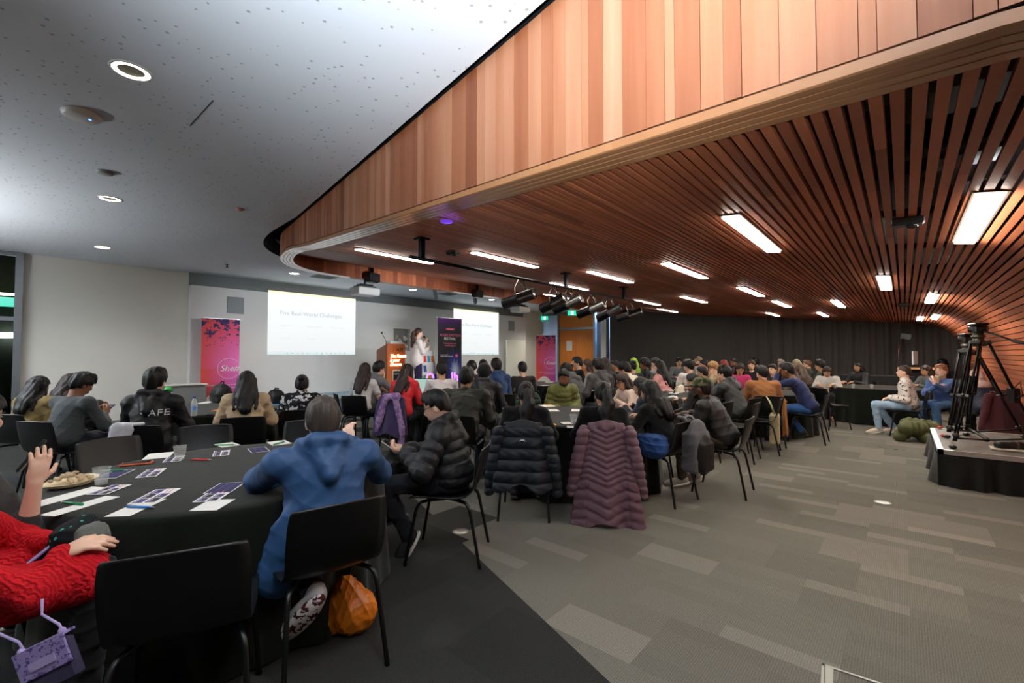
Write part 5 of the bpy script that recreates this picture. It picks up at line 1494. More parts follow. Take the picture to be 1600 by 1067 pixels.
pc('beanie', 'the person in the black beanie', 'person in a black beanie and black hooded jacket behind the dark olive jacket', 757, 570, 6.5, 10, lean=18, hair='short', hat='beanie', hatc=(24, 25, 27), top='jacket', tc=(30, 30, 33), hood=True, arms=('table', 'table'))
pc('brownhead', 'the short haired person before the navy hoodie', 'person with short dark brown hair partly hidden behind the black beanie', 755, 563, 8.7, -16, lean=10, hair='short', hc=DB, top='sweater', tc=(56, 60, 70), arms=('table', 'table'))
pc('navyhood', 'the person in the navy hoodie', 'person in a navy blue hoodie looking toward the second screen', 775, 561, 7.8, -22, lean=12, hair='short', top='sweater', tc=(52, 74, 112), hood=True, arms=('table', 'lap'))
pc('dark_tee', 'the person in the dark crew neck jumper', 'person with short black hair in a dark crew neck jumper, alone before the pink banner', 816, 566, 8.6, -18, lean=10, hair='short', top='sweater', tc=(46, 42, 44), arms=('table', 'table'))

# ----- second table
pc('braid', 'the person with the long dark ponytail and black puffer coat', 'person in black with a long dark ponytail above the black puffer coat on a chair', 822, 606, 4.32, 4, lean=12, hy=-10, hair='pony', hc=(20, 16, 16), top='sweater', tc=(20, 20, 22), sex='f', skin='tan', arms=('table', 'table'))
pc('ponytail', 'the person with the plum puffer coat on the chair', 'person in a black top with a ponytail, above the plum coat on a chair', 942, 611, 4.3, -4, lean=12, hy=-14, hair='pony', top='sweater', tc=(18, 18, 20), sex='f', skin='tan', arms=('table', 'table'), pants=(110, 140, 180))
pc('wavy', 'the person with long wavy black hair', 'person in black with long wavy black hair reaching the waist, right of the second table', 1014, 602, 4.75, -58, lean=18, hp=12, hair='long', top='sweater', tc=(20, 20, 22), sex='f', skin='tan', arms=('table', 'table'), pants=(44, 84, 156))
pc('navy_w', 'the person in navy and white at the second table', 'person in navy with arms stretched across the second table', 1001, 590, 5.75, -72, lean=24, hp=10, hair='half', top='sweater', tc=(40, 46, 62), sex='f', skin='tan', arms=('table', 'table'), pants=(190, 60, 70))
pc('cardigan', 'the person in the pale pink cardigan', 'person with glasses and long dark hair in a pale pink cardigan, looking down', 972, 584, 6.6, -122, lean=20, hp=22, hair='half', hc=DB, top='sweater', tc=(206, 184, 168), sex='f', skin='tan', glasses=True, arms=('table', 'table'))
pc('green', 'the person in the olive green puffer jacket', 'person in an olive green puffer jacket looking down, facing the camera across the second table', 881, 577, 6.75, 168, lean=14, hp=26, hy=20, hair='short', top='puffer', tc=(104, 106, 56), skin='brown', beard=((30, 24, 22), .02), arms=('lap', 'lap'), wide=.80)
CAMO = pattern_mat('camouflage', (104, 100, 74), (60, 72, 46), 16, .50, third=(40, 40, 34))
pc('camo', 'the person in the camouflage cap', 'person in a camouflage cap and black jacket turned toward the stage', 1095, 590, 5.0, -76, lean=26, hp=2, hair='buzz', hat='cap', hatc=CAMO, top='jacket', tc=(34, 34, 35), skin='dark', beard=((20, 16, 16), .02), wide=1.18, arms=('table', 'table'), pants=(60, 52, 40), shoes=(170, 166, 160))

# ----- doors table
pc('bent', 'the bent over person in grey and black', 'person bent far over, grey hood and black sleeves, near the timber doors', 885, 566, 8.6, -50, lean=34, hp=16, hair='mop', top='jacket', tc=(84, 82, 84), hood=True, arms=('table', 'table'))
pc('blacktee', 'the person in black before the doors', 'person in black with hands near the face just before the timber doors', 902, 557, 10.4, -100, lean=10, hair='mop', top='sweater', tc=(36, 36, 40), arms=('face', 'table'))
pc('greysw', 'the person in the light grey jumper', 'person with long brown hair in a light grey jumper near the timber doors', 918, 562, 9.6, -80, lean=12, hair='long', hc=BR, top='sweater', tc=(160, 156, 152), sex='f', arms=('table', 'table'))
pc('letters', 'the person in the two tone grey hoodie', 'person in a grey and black hoodie with white back lettering', 934, 561, 8.0, -40, lean=14, hair='mop', top='jacket', tc=(72, 70, 72), hood=True, arms=('table', 'table'))
pc('longblack', 'the long haired person by the white column', 'person with long straight dark hair beside the white column', 945, 560, 9.0, -20, lean=8, hair='long', hc=DB, top='sweater', tc=(60, 60, 64), sex='f', arms=('table', 'table'))

# ----- pink jacket table
pc('blk960', 'the person in black just right of the column', 'person in black sitting just right of the white column', 961, 564, 11.2, -100, lean=10, hair='short', top='sweater', tc=(34, 32, 32), skin='tan', arms=('table', 'table'))
pc('cream', 'the person in the cream puffer jacket', 'person in a cream white puffer jacket bending forward', 976, 567, 8.3, -70, lean=28, hp=20, hair='mop', top='puffer', tc=(226, 218, 196), arms=('table', 'table'))
pc('greenhair', 'the person with lime green hair', 'person with lime green dyed hair near the curtain edge', 990, 560, 12.2, -30, lean=8, hair='half', hc=(150, 190, 60), top='sweater', tc=(40, 40, 44), sex='f', arms=('table', 'table'))
pc('bunhair', 'the person with a dark bun', 'person with dark hair tied in a bun behind the cream jacket', 988, 564, 9.8, -30, lean=10, hair='bun', top='sweater', tc=(50, 50, 56), sex='f', arms=('table', 'table'))
pc('lanyard', 'the person in black with a white lanyard', 'person with full black hair in a dark jacket and pale lanyard', 1007, 561, 10.3, -88, lean=12, hair='curly', top='jacket', tc=(34, 36, 44), skin='brown', arms=('table', 'phone'))
pc('capgrey', 'the person in the grey top and dark cap', 'person in a pale grey top and dark cap behind the pink jacket', 1024, 560, 11.2, -60, lean=10, hair='short', hat='cap', hatc=(60, 60, 64), top='sweater', tc=(150, 152, 154), arms=('chin', 'table'))
pc('pink', 'the person in the pink puffer jacket', 'person with long black hair in a pale pink puffer jacket', 1030, 564, 8.8, -66, lean=12, hp=2, hair='long', top='puffer', tc=(222, 156, 156), sex='f', arms=('table', 'table'))
pc('darkbent', 'the person in black behind the camouflage cap', 'person with dark hair leaning over the table just behind the camouflage cap', 1083, 584, 6.6, -64, lean=26, hp=12, hair='short', top='sweater', tc=(38, 38, 40), skin='tan', arms=('table', 'table'))
pc('hooded', 'the person in the grey and black hooded jacket', 'person with glasses in a grey and black jacket with a black hood, chin on hands', 1132, 572, 7.2, -62, lean=22, hp=6, hair='mop', top='jacket', tc=(66, 68, 70), hood=True, glasses=True, arms=('chin', 'chin'), wide=1.12, pants=(36, 34, 34))
pc('lookleft', 'the person in a black jacket with collar', 'person in a black jacket with a pale collar looking left above the camouflage cap', 1097, 573, 8.75, -80, lean=18, hair='short', top='jacket', tc=(40, 40, 42), skin='tan', arms=('table', 'chin'))
pc('whitetee', 'the person in the loose white tee', 'person in a loose white tee seen from behind, right of the pink jacket', 1076, 563, 9.4, -28, lean=14, hy=-30, hair='mop', top='tee', tc=(218, 214, 210), arms=('table', 'table'))

# ----- far rows before the curtain
FAR = 'people in the far rows before the curtain'
pc('greytee', 'the person in the grey printed tee', 'person with glasses in a grey top, facing the camera before the curtain', 1061, 559, 13.4, 172, lean=6, hair='mop', top='sweater', tc=(110, 112, 114), glasses=True, arms=('table', 'table'), group=FAR)
pc('capbeard', 'the person in a tan cap', 'person in a tan cap and beard before the curtain', 1091, 558, 13.2, -120, lean=8, hair='short', hat='cap', hatc=(150, 130, 104), top='sweater', tc=(170, 170, 168), beard=((26, 20, 18), .02), arms=('table', 'table'), group=FAR)
pc('dark1099', 'the dark haired person right of the tan cap', 'person with dark hair just right of the tan cap', 1100, 563, 11.6, -100, lean=10, hair='short', top='sweater', tc=(150, 140, 120), skin='tan', arms=('table', 'table'), group=FAR)
pc('blond', 'the person with curly fair hair', 'person with curly fair hair and glasses in a tan shirt', 1114, 566, 10.0, -115, lean=12, hp=10, hair='curly', hc=(150, 112, 70), top='sweater', tc=(150, 132, 104), glasses=True, arms=('chin', 'table'), group=FAR)
pc('redhair', 'the person with dyed red hair', 'person with dyed dark red hair seen from behind', 1131, 563, 11.0, -20, lean=12, hair='half', hc=(130, 36, 40), top='sweater', tc=(80, 60, 50), sex='f', arms=('table', 'table'), group=FAR)
pc('bluebeard', 'the bearded person in blue', 'person with a full black beard in a blue shirt before the curtain', 1146, 560, 13.0, -140, lean=6, hair='short', top='sweater', tc=(56, 76, 112), skin='brown', beard=((18, 15, 14), .05), arms=('lap', 'lap'), group=FAR)
pc('pinkdown', 'the person in magenta looking down', 'person with long dark hair in magenta looking down', 1156, 568, 9.6, 168, lean=14, hp=30, hair='half', hc=DB, top='sweater', tc=(190, 60, 110), sex='f', skin='tan', arms=('table', 'table'))
pc('brownlong', 'the person with long brown hair in black', 'person with long brown hair in black facing the camera', 1174, 563, 11.0, -168, lean=8, hair='long', hc=BR, top='sweater', tc=(44, 38, 40), sex='f', arms=('table', 'table'), group=FAR)
pc('behindbrown', 'the dark head behind the long brown hair', 'person with black hair just behind the long brown haired one', 1180, 560, 13.6, -10, lean=8, hair='curly', top='sweater', tc=(40, 40, 42), arms=('lap', 'lap'), group=FAR)
pc('camel', 'the person in the camel jacket', 'person with short dark hair in a camel brown jacket seen from behind', 1190, 572, 7.5, -14, lean=16, hy=-30, hair='short', top='coat', tc=(158, 106, 64), arms=('table', 'table'), beard=((30, 24, 22), .02))
pc('smile', 'the person across from the navy jumper', 'person in black across the table from the navy jumper, smiling', 1207, 569, 9.8, -150, lean=16, hp=8, hair='short', top='sweater', tc=(48, 48, 52), arms=('table', 'phone'))
pc('greybeard', 'the person with cropped grey hair', 'person with cropped grey hair and glasses at the far end of the right rows', 1220, 562, 12.4, -150, lean=8, hair='short', hc=(130, 122, 114), top='sweater', tc=(70, 70, 76), beard=((110, 100, 92), .02), glasses=True, arms=('chin', 'table'), group=FAR)
pc('navy', 'the person in the navy jumper', 'person in a navy blue jumper and jeans with hands raised to the face', 1229, 568, 7.8, -80, lean=28, hp=14, hair='short', top='sweater', tc=(44, 54, 94), skin='brown', arms=('face', 'face'), pants=(54, 96, 156), shoes=(44, 38, 34),
   legs=(((-.12, .40, .54), (-.14, .30, .085)), ((.12, .42, .53), (.10, .10, .12), (.12, .25, .05))))
pc('fairpony', 'the person with a fair ponytail', 'person with grey fair hair in a yellow tied ponytail, far right rows', 1244, 562, 11.4, -40, lean=10, hair='pony', hc=(160, 146, 118), top='sweater', tc=(110, 110, 112), sex='f', arms=('table', 'table'), group=FAR)
pc('brownback', 'the person with long brown hair behind the navy jumper', 'person with long brown hair seen from behind, just past the navy jumper', 1249, 570, 9.4, -40, lean=14, hair='long', hc=(66, 48, 38), top='sweater', tc=(80, 70, 60), sex='f', arms=('table', 'table'))
pc('beard1261', 'the person in dark green with a beard', 'person with reddish hair and beard in dark green by the curtain', 1261, 563, 12.4, -95, lean=10, hair='short', hc=(96, 66, 46), top='jacket', tc=(56, 64, 54), beard=((110, 72, 48), .02), arms=('table', 'table'), group=FAR)
pc('mop1281', 'the person with mop hair in grey', 'person with black mop hair in a grey top, left of the right table', 1281, 563, 10.6, -75, lean=12, hair='mop', top='sweater', tc=(80, 84, 80), skin='tan', arms=('table', 'table'))
pc('girl', 'the person in the white and black jacket', 'person with long dark hair in a white jacket looking down at the glasses table', 1292, 573, 10.2, -172, lean=14, hp=26, hair='long', hc=DB, top='jacket', tc=(200, 196, 190), sex='f', skin='tan', arms=('table', 'table'), pants=(30, 30, 34), shoes=(210, 208, 200))
pc('blackjk', 'the person in the black jacket at the right table', 'person with shoulder length black hair in a black jacket behind the right table', 1340, 566, 11.1, -140, lean=8, hair='half', top='jacket', tc=(28, 28, 30), sex='f', skin='tan', arms=('table', 'table'))
FLEECE = pattern_mat('printed_fleece', (212, 204, 196), (60, 56, 58), 20, .585)
pc('fleece', 'the person in the cream printed fleece', 'person in a cream fleece with black prints and pale jeans, facing left', 1412, 571, 8.15, -92, lean=6, hp=0, hair='buzz', hc=(56, 44, 38), top='jacket', skin='light', top_mat=FLEECE, arms=('lap', 'lap'), pants=(150, 178, 204), shoes=(212, 202, 184),
   legs=(((-.10, .46, .54), (-.09, .42, .09)), ((.12, .44, .52), (.13, .20, .09))))
pc('longbeard', 'the person in the blue shirt with a long beard', 'person with a long fair beard in a blue shirt resting a hand on the nose', 1470, 570, 8.3, -148, lean=10, hp=0, hair='short', hc=(160, 110, 78), top='sweater', tc=(84, 112, 168), top_mat=M('cloth', (84, 112, 168)), skin='fair', beard=((196, 178, 150), .12), arms=(('w', (1460, 600, 8.0), (.3, .15, .95), (.1, 1, .1), (-.6, -.2, -1)), 'fold'), pants=(84, 128, 178))
pc('darkw', 'the long dark haired person behind the long beard', 'person with long dark hair peeking out left of the long bearded one', 1446, 571, 9.9, -130, lean=10, hair='long', hc=DB, top='sweater', tc=(90, 92, 90), sex='f', skin='tan', arms=('table', 'table'))
pc('tech', 'the dark haired person behind the desk', 'person with black hair in the dark by the control desk', 1473, 562, 11.6, -150, lean=8, hair='mop', top='sweater', tc=(26, 26, 28), skin='tan', arms=('lap', 'lap'))
pc('hijab', 'the person in the pale pink headscarf', 'person in a pale pink headscarf and navy top turned away, behind the tripods', 1524, 579, 7.7, -38, lean=20, hp=10, hair=None, hat='scarf', hatc=(206, 176, 168), top='jacket', tc=(38, 44, 60), sex='f', arms=('table', 'table'), pants=(30, 30, 34))

# ----- the presenter
person('presenter', 'person in a long cream blazer speaking into a microphone on the stage', 654, 513, 11.1, 78, lean=2, hp=4, hair='pony', hc=(66, 44, 36), top='blazer', tc=(226, 214, 206), sex='f', stand=True, base_z=.40, arms=('mic', ((.0, .25, 1.585), ((-.6, .6, .35), (-.3, -.6, .6)), (.7, -.3, -1))), pants=(46, 36, 70), shoes=(30, 28, 30), feet=True)
# ---------------------------------------------------------------- empty chairs
def echair(X, Y, deg, lab):
    x, y = W(X, Y); return chair(x, y, face_rot(deg), lab)
echair(-1.235, 1.775, -26, 'empty black plastic chair in front of the nearest table, cut by the lower edge')
echair(-2.86, 3.42, 112, 'empty black plastic chair across the nearest table, before the dark grey jumper')
echair(-2.66, 3.96, 146, 'empty black plastic chair across the nearest table, before the beige fleece')
echair(-1.98, 4.22, 172, 'empty black plastic chair hidden behind the head of the blue jacket')
echair(-2.72, 7.75, 60, 'empty black plastic chair just left of the pale shirt person')
echair(3.12, 6.35, -52, 'empty black plastic chair between the hooded jacket and the cream tote bag')
echair(3.72, 6.85, -58, 'empty black plastic chair with a cream tote bag hanging from it')
echair(6.25, 8.95, 78, 'empty black plastic chair facing the right table, nearer of two')
echair(6.25, 9.35, 70, 'empty black plastic chair facing the right table, farther of two')
echair(.75, 9.2, -10, 'empty black plastic chair before the pink banner by the far round table')
echair(.15, 7.35, -20, 'empty black plastic chair with a dark green puffer over its back')

# ---------------------------------------------------------------- coats, bags
def on_chair(key):
    p = PEOPLE[key]; return p['loc'] + Vector((-math.sin(p['rz']), math.cos(p['rz']), 0)) * .02, p['rz']

def hung_coat(name, key_loc, rz, mat, label, length=.75, chev=False, w=.25, flare=.06, pitch=.075, amp=.012, vox=.009, sleeves=True, quilted=True):
    """a coat hung over a chair back: one quilted sheet with collar, plus two hanging sleeves"""
    m_ = MB(); top = .835; nu, nv = 46, 90; pts = {}
    rr = random.Random(int(length * 1000) + int(w * 1000)); p1, p2 = rr.uniform(0, 6), rr.uniform(0, 6)
    for side in (0, 1):
        for j in range(nv + 1):
            f = j / nv
            for i in range(nu + 1):
                u = -1 + 2 * i / nu; au = abs(u)
                ww = w * (.90 + .10 * min(1, f * 5)) + flare * f ** 1.4
                z = top + (.055 * math.cos(u * 1.5) if f < .001 else 0) - length * f - .03 * au ** 2 * (1 - f) + (.035 * f ** 3 * math.cos(u * 4.6 + .4))
                x = u * ww
                wave = (.020 * math.sin(u * 5.2 + p1) + .014 * math.sin(u * 9 + p2)) * f ** 1.2
                y = -.318 - .025 * math.sin(f * 2.4) - .05 * f * f * (1 - au * .3) + .035 * au ** 3 + wave
                if quilted:
                    fine = chev and f < .56
                    pt = pitch * (.60 if fine else 1.0)
                    ph = (top - z + (.42 if chev else .04) * min(au, .62) * ww * (1 if chev else .3) - (0 if not chev else .25 * max(0, au - .62) * ww)) / pt
                    b = amp * (abs(math.sin(math.pi * ph)) ** .55 - .5)
                    if abs(au - .62) < .03 and chev: b -= .006
                    b += .002 * math.sin(60 * x + 25 * z + 3 * math.sin(40 * z))
                else: b = .008 * math.sin(14 * x + 6 * z + p1) * math.sin(5 * z + 9 * x + p2)
                y2 = y - (b + .016 if side == 0 else -.004)
                m_.v.append((x, y2, z))
    n = (nu + 1) * (nv + 1); F_ = []
    for side in (0, 1):
        for j in range(nv):
            for i in range(nu):
                a = side * n + j * (nu + 1) + i; q = (a, a + 1, a + nu + 2, a + nu + 1); F_.append(q[::-1] if side == 0 else q)
    loop = [i for i in range(nu + 1)] + [j * (nu + 1) + nu for j in range(1, nv + 1)] + [nv * (nu + 1) + i for i in range(nu - 1, -1, -1)] + [j * (nu + 1) for j in range(nv - 1, 0, -1)]
    for a, b in zip(loop, loop[1:] + loop[:1]): F_.append((a, b, b + n, a + n))
    o = link(name, np_mesh(name, m_.v, F_, mat))
    s = Sdf(.02); s.cap((-w * .62, -.30, top + .005), (w * .62, -.30, top + .005), .026, .026); s.cap((-w * .8, -.26, top - .06), (w * .8, -.26, top - .06), .03, .03)
    s.noise = folds(.004, 1.0, 1.5); link('collar', s.mesh('collar', vox, mat), o)
    if sleeves:
        for sg in (-1, 1):
            s = Sdf(.015)
            a, b, c = Vector((sg * w * .90, -.315, top - .045)), Vector((sg * (w + .035), -.325, top - .30)), Vector((sg * (w + .055 + flare * .3), -.30, top - .30 - .27))
            sq = (lambda t, x, y, z: amp * .8 * (np.abs(np.sin(np.pi * z / (pitch * .8))) ** .55 - .5)) if quilted else None
            s.cap(a, b, .050, .050, None, sq, .015); s.cap(b, c, .050, .040, None, sq, .015)
            s.noise = folds(.003, 2.0, 1.3); link('sleeve', s.mesh('sleeve', vox, mat), o)
    o.location = (key_loc.x, key_loc.y, 0); o.rotation_euler = (0, 0, rz)
    return tag(o, label, 'coat')
PLUM = M('nylon', (108, 80, 92)); NAVYB = M('nylon', (26, 30, 38))
l_, r_ = on_chair('ponytail'); hung_coat('puffer_coat', l_, r_, PLUM, 'long plum quilted puffer coat hung on a chair, hem touching the carpet', .83, True, .215, .10, .085, .016)
l_, r_ = on_chair('braid'); o = hung_coat('puffer_coat', l_, r_, NAVYB, 'black quilted puffer coat with a small white logo hung on a chair', .52, False, .23, .03, .095, .02)
m_ = MB(); m_.tube([(-.022, -.372, .715), (-.012, -.374, .727), (0, -.374, .722), (.012, -.374, .727), (.022, -.372, .715)], .004, 6); m_.build('logo', M('paper', (225, 225, 225)), o)
l_, r_ = on_chair('red_hood'); o = hung_coat('coat', l_, r_, M('cloth', (66, 56, 92)), 'dark purple coat hung over the chair of the red jacket person', .56, False, .23, .05, .08, .01, .014, False, False)
s = Sdf(.02)
s.cap((-.05, -.34, .82), (.12, -.34, .84), .05, .055); s.cap((.10, -.36, .82), (.21, -.36, .40), .05, .045, ((0, 1, 0), .6)); s.cap((.21, -.36, .40), (.20, -.35, .14), .045, .05, ((0, 1, 0), .6)); s.cap((-.05, -.36, .82), (-.15, -.37, .50), .05, .06, ((0, 1, 0), .6)); s.cap((-.15, -.37, .5), (-.21, -.36, .28), .05, .03, ((0, 1, 0), .6))
s.noise = folds(.006, 2.2, 1.1)
o2 = link('scarf', s.mesh('scarf', .011, pattern_mat('lilac_scarf', (164, 134, 178), (130, 98, 150), 14, .52))); o2.location = o.location; o2.rotation_euler = o.rotation_euler; tag(o2, 'lilac patterned scarf draped over the purple coat', 'scarf')
x, y = W(.15, 7.35); hung_coat('puffer_coat', Vector((x, y, 0)), face_rot(-20), M('nylon', (28, 52, 44)), 'dark green quilted puffer coat over a chair before the dark jumper person', .45, False, .21, .02, .08, .012, .014, False)
l_, r_ = on_chair('hijab'); hung_coat('coat', l_, r_, M('cloth', (74, 34, 40)), 'maroon coat hung on the chair of the pale pink headscarf', .66, False, .22, .09, .08, .01, .014, True, False)
l_, r_ = on_chair('camel'); o = hung_coat('coat', l_, r_, M('cloth', (170, 112, 58)), 'camel coat tail hanging off the right side of its chair', .50, False, .03, .01, .08, .01, .014, False, False)
o.location = Vector(o.location) + Matrix.Rotation(r_, 3, 'Z') @ Vector((.21, .06, -.12))
l_, r_ = on_chair('pink'); o = hung_coat('coat', l_, r_, M('cloth', (222, 216, 196)), 'cream coat hung behind the pink puffer jacket', .5, False, .2, .03, .08, .01, .016, False, False)
l_, r_ = on_chair('letters'); o = hung_coat('coat', l_, r_, M('cloth', (24, 24, 26)), 'black coat hung on the chair of the two tone grey hoodie', .55, False, .22, .04, .08, .01, .016, True, False)
# white towel on the hoodie wearer's chair
l_, r_ = on_chair('hoodie')
s = Sdf(.015); s.cap((-.11, -.335, .79), (-.15, -.34, .63), .05, .04, ((0, 1, 0), .45)); s.cap((-.03, -.335, .79), (-.07, -.345, .60), .05, .045, ((0, 1, 0), .45)); s.cap((-.12, -.305, .812), (.07, -.30, .815), .024, .018); s.noise = folds(.005, 3)
o = link('towel', s.mesh('towel', .008, M('cloth', (196, 196, 204)))); o.location = l_; o.rotation_euler = (0, 0, r_); tag(o, 'small white cloth hung over the chair of the black hoodie', 'cloth')

def blob(name, px, py, z, rz, build, mat, vox, label, cat, Y=None):
    p = at_Y(px, py, Y) if Y else at_z(px, py, z)
    s = build(); o = link(name, s.mesh(name, vox, mat)); o.location = (p.x, p.y, z if not Y else p.z); o.rotation_euler = (0, 0, rz); return tag(o, label, cat)
# grey backpack hung on the chair of the long wavy haired person
l_, r_ = on_chair('wavy')
bp = empty('backpack', l_, r_, 'grey and black backpack hanging on the chair of the long wavy haired person', 'backpack')
s = Sdf(.03); s.ell((.03, -.36, .60), (.15, .085, .23)); s.box((.03, -.345, .52), (.11, .05, .16), .03); s.noise = folds(.004, 1)
link('body', s.mesh('body', .009, M('cloth', (92, 92, 98))), bp)
s = Sdf(.02); s.ell((.03, -.42, .50), (.125, .07, .20)); s.box((.03, -.42, .48), (.08, .035, .11), .03); link('front_pocket', s.mesh('front_pocket', .009, M('nylon', (26, 26, 28))), bp)
m_ = MB(); m_.tube([(-.04, -.30, .80), (-.04, -.27, .835), (-.04, -.20, .84)], .015, 8); m_.tube([(.10, -.30, .80), (.10, -.27, .835), (.10, -.20, .84)], .015, 8); m_.tube([(-.04, -.27, .835), (.03, -.27, .85), (.10, -.27, .835)], .012, 8); m_.build('strap', M('cloth', (120, 120, 126)), bp)
# blue denim bag on the same person's lap side
p = PEOPLE['wavy']; q = p['loc'] + Matrix.Rotation(p['rz'], 3, 'Z') @ Vector((-.20, -.02, 0))
s = Sdf(.04); s.ell((0, 0, .54), (.10, .15, .11)); s.box((0, .03, .56), (.05, .10, .07), .03); s.noise = folds(.010, 4, 1.3)
o = link('bag', s.mesh('bag', .009, M('cloth', (40, 74, 132)))); o.location = q; o.rotation_euler = (0, 0, p['rz']); tag(o, 'bright blue cloth bag at the hip of the long wavy haired person', 'bag')

# orange plastic bag under the blue jacket's chair
def ob():
    s = Sdf(.04)
    s.ell((.02, 0, .105), (.125, .11, .115)); s.ell((-.01, -.01, .20), (.07, .06, .09)); s.ell((-.085, -.02, .05), (.055, .05, .06)); s.cap((-.03, -.02, .22), (-.14, -.06, .03), .035, .026)
    def fn(x, y, z):
        a = np.sin(40 * x + 22 * z + 5 * np.sin(18 * y)); b = np.sin(30 * y - 34 * z + 4 * np.sin(22 * x)); c = np.sin(58 * (x - y) + 3 * np.sin(25 * z))
        d_ = np.sin(95 * x + 30 * z + 4 * np.sin(50 * y)); return .0048 * (.9 - (1 - np.abs(a)) ** 2 - (1 - np.abs(b)) ** 2 - .6 * (1 - np.abs(c)) ** 2 - .25 * (1 - np.abs(d_)) ** 2)
    s.noise = fn; s.cut((0, 0, .003), (0, 0, -1)); return s
t = NT('orange_film'); v = t.coord(); t.col(t.mix(t.noise(v, 9, 2), lin((224, 112, 14)), lin((246, 150, 40)))); t.rough(.35, .5); t.bump(t.noise(v, 45, 3), .5, .006); t.b.inputs['Transmission Weight'].default_value = .12
blob('plastic_bag', 545, 985, 0.0, face_rot(0), ob, t.m, .005, 'crumpled orange plastic bag on the carpet under the blue jacket person\'s chair', 'bag')
# green puffer coat heap
def heap():
    s = Sdf(.022); r = random.Random(2); q = quilt(.026, .085)
    for k in range(7): s.cap((r.uniform(-.3, .1), r.uniform(-.18, .18), .10 + .04 * k * .7), (r.uniform(0, .34), r.uniform(-.18, .18), .08 + .03 * k), .11, .09, None, q)
    s.cap((-.35, -.1, .08), (.0, .05, .26), .09, .09, None, q); s.cut((0, 0, .003), (0, 0, -1)); return s
blob('puffer_coat', 1440, 690, 0.0, face_rot(20), heap, M('nylon', (82, 88, 52)), .014, 'olive green puffer coat heaped on the carpet beside the blue shirt person', 'coat')
def bag_blob(r, seed, f=.006):
    def b_():
        s = Sdf(.05); s.ell((0, 0, r[2] * .9), r); s.ell((r[0] * .3, 0, r[2] * 1.3), (r[0] * .7, r[1] * .8, r[2] * .6)); s.box((0, 0, r[2] * .5), (r[0] * .75, r[1] * .7, r[2] * .4), .02); s.noise = folds(f, seed); s.cut((0, 0, .003), (0, 0, -1)); return s
    return b_
blob('bag', 1233, 664, 0, 0, bag_blob((.14, .12, .2), 1), M('nylon', (26, 27, 30)), .014, 'black bag on the floor by the camel coat chair', 'bag')
blob('bag', 1250, 648, .20, 0, bag_blob((.12, .1, .08), 2), pattern_mat('teal_print', (30, 150, 160), (20, 60, 90), 22, .5), .013, 'teal patterned bag tucked under the navy jumper person\'s chair', 'bag', 8.15)
p = at_z(1187, 640, .42)
s = Sdf(.03); s.box((0, 0, .24), (.17, .035, .19), .03); s.noise = folds(.006, 6)
x, y = W(3.95, 6.85); o = link('tote_bag', s.mesh('tote_bag', .012, M('cloth', (178, 166, 134)))); o.location = (x, y, .10); o.rotation_euler = (0, 0, face_rot(-58)); tag(o, 'cream canvas tote bag hanging behind an empty black chair', 'bag')
m_ = MB(); m_.tube([(-.08, 0, .46), (-.05, .05, .62), (.0, .10, .71), (.06, .05, .62), (.08, 0, .46)], .010, 6); m_.build('handle', M('cloth', (214, 208, 170)), o)
for (px, py, Y, r, c, lab) in ((345, 632, 6.75, (.2, .12, .14), (34, 34, 34), 'black rucksack on the left table below the pink banner'), (430, 630, 6.6, (.16, .1, .1), (22, 22, 24), 'black bag on the left table between beige fleece and floral jacket'),):
    p = at_Y(px, py, Y); o = link('rucksack', bag_blob(r, px)().mesh('rucksack', .013, M('nylon', c))); o.location = (p.x, p.y, .745); tag(o, lab, 'bag')
    m_ = MB(); m_.tube([(-.08, 0, r[2] * 1.75), (-.05, .02, r[2] * 2.15), (.05, .02, r[2] * 2.15), (.08, 0, r[2] * 1.75)], .01, 6); m_.build('handle', M('nylon', (20, 20, 20)), o)
blob('rucksack', 520, 660, 0, 0, bag_blob((.16, .12, .22), 8), M('nylon', (24, 24, 26)), .014, 'black rucksack on the carpet left of the pale shirt person', 'bag')
# dark bag on the black puffer person's knees
p = PEOPLE['puffer']; q = p['loc'] + Matrix.Rotation(p['rz'], 3, 'Z') @ Vector((0, .46, 0))
o = link('bag', bag_blob((.16, .10, .085), 5)().mesh('bag', .009, M('nylon', (20, 20, 22)))); o.location = (q.x, q.y, .585); o.rotation_euler = (0, 0, p['rz']); tag(o, 'soft black bag resting on the knees of the black puffer jacket person', 'bag')

# red dress person: lap bag, lilac bag on a cord
p = PEOPLE['red_knit']
def lapbag():
    s = Sdf(.04); s.ell((0, 0, .07), (.13, .10, .075)); s.ell((.02, .02, .13), (.085, .08, .085)); s.noise = folds(.009, 7); return s
t = NT('star_print'); v = t.coord(); n = t.voro(v, 34, 'Distance'); t.col(t.mix(t.math('LESS_THAN', n, .22), lin((22, 24, 28)), lin((60, 170, 150)))); t.rough(.8, .2); t.bump(t.noise(v, 120, 2), .2, .003)
q = at_Y(120, 872, 1.86); o = link('lap_bag', lapbag().mesh('lap_bag', .0075, t.m)); o.location = q - Vector((0, 0, .05)); o.rotation_euler = (0, 0, p['rz']); tag(o, 'soft dark bag with green specks on the red dress person\'s lap', 'bag')
s = Sdf(.03); s.ell((0, 0, 0), (.085, .075, .065)); s.noise = folds(.010, 9); q = at_Y(138, 842, 1.84); o2 = link('hood_flap', s.mesh('hood_flap', .0075, M('cloth', (96, 98, 94)))); o2.parent = o; o2.matrix_local = Matrix.Rotation(-p['rz'], 4, 'Z') @ Matrix.Translation(q - Vector(o.location))
ph = empty('phone', at_Y(75, 858, 1.78), face_rot(70), 'dark phone in a lilac case held in the red dress person\'s hands', 'phone'); ph.rotation_euler = (math.radians(35), math.radians(-30), face_rot(35))
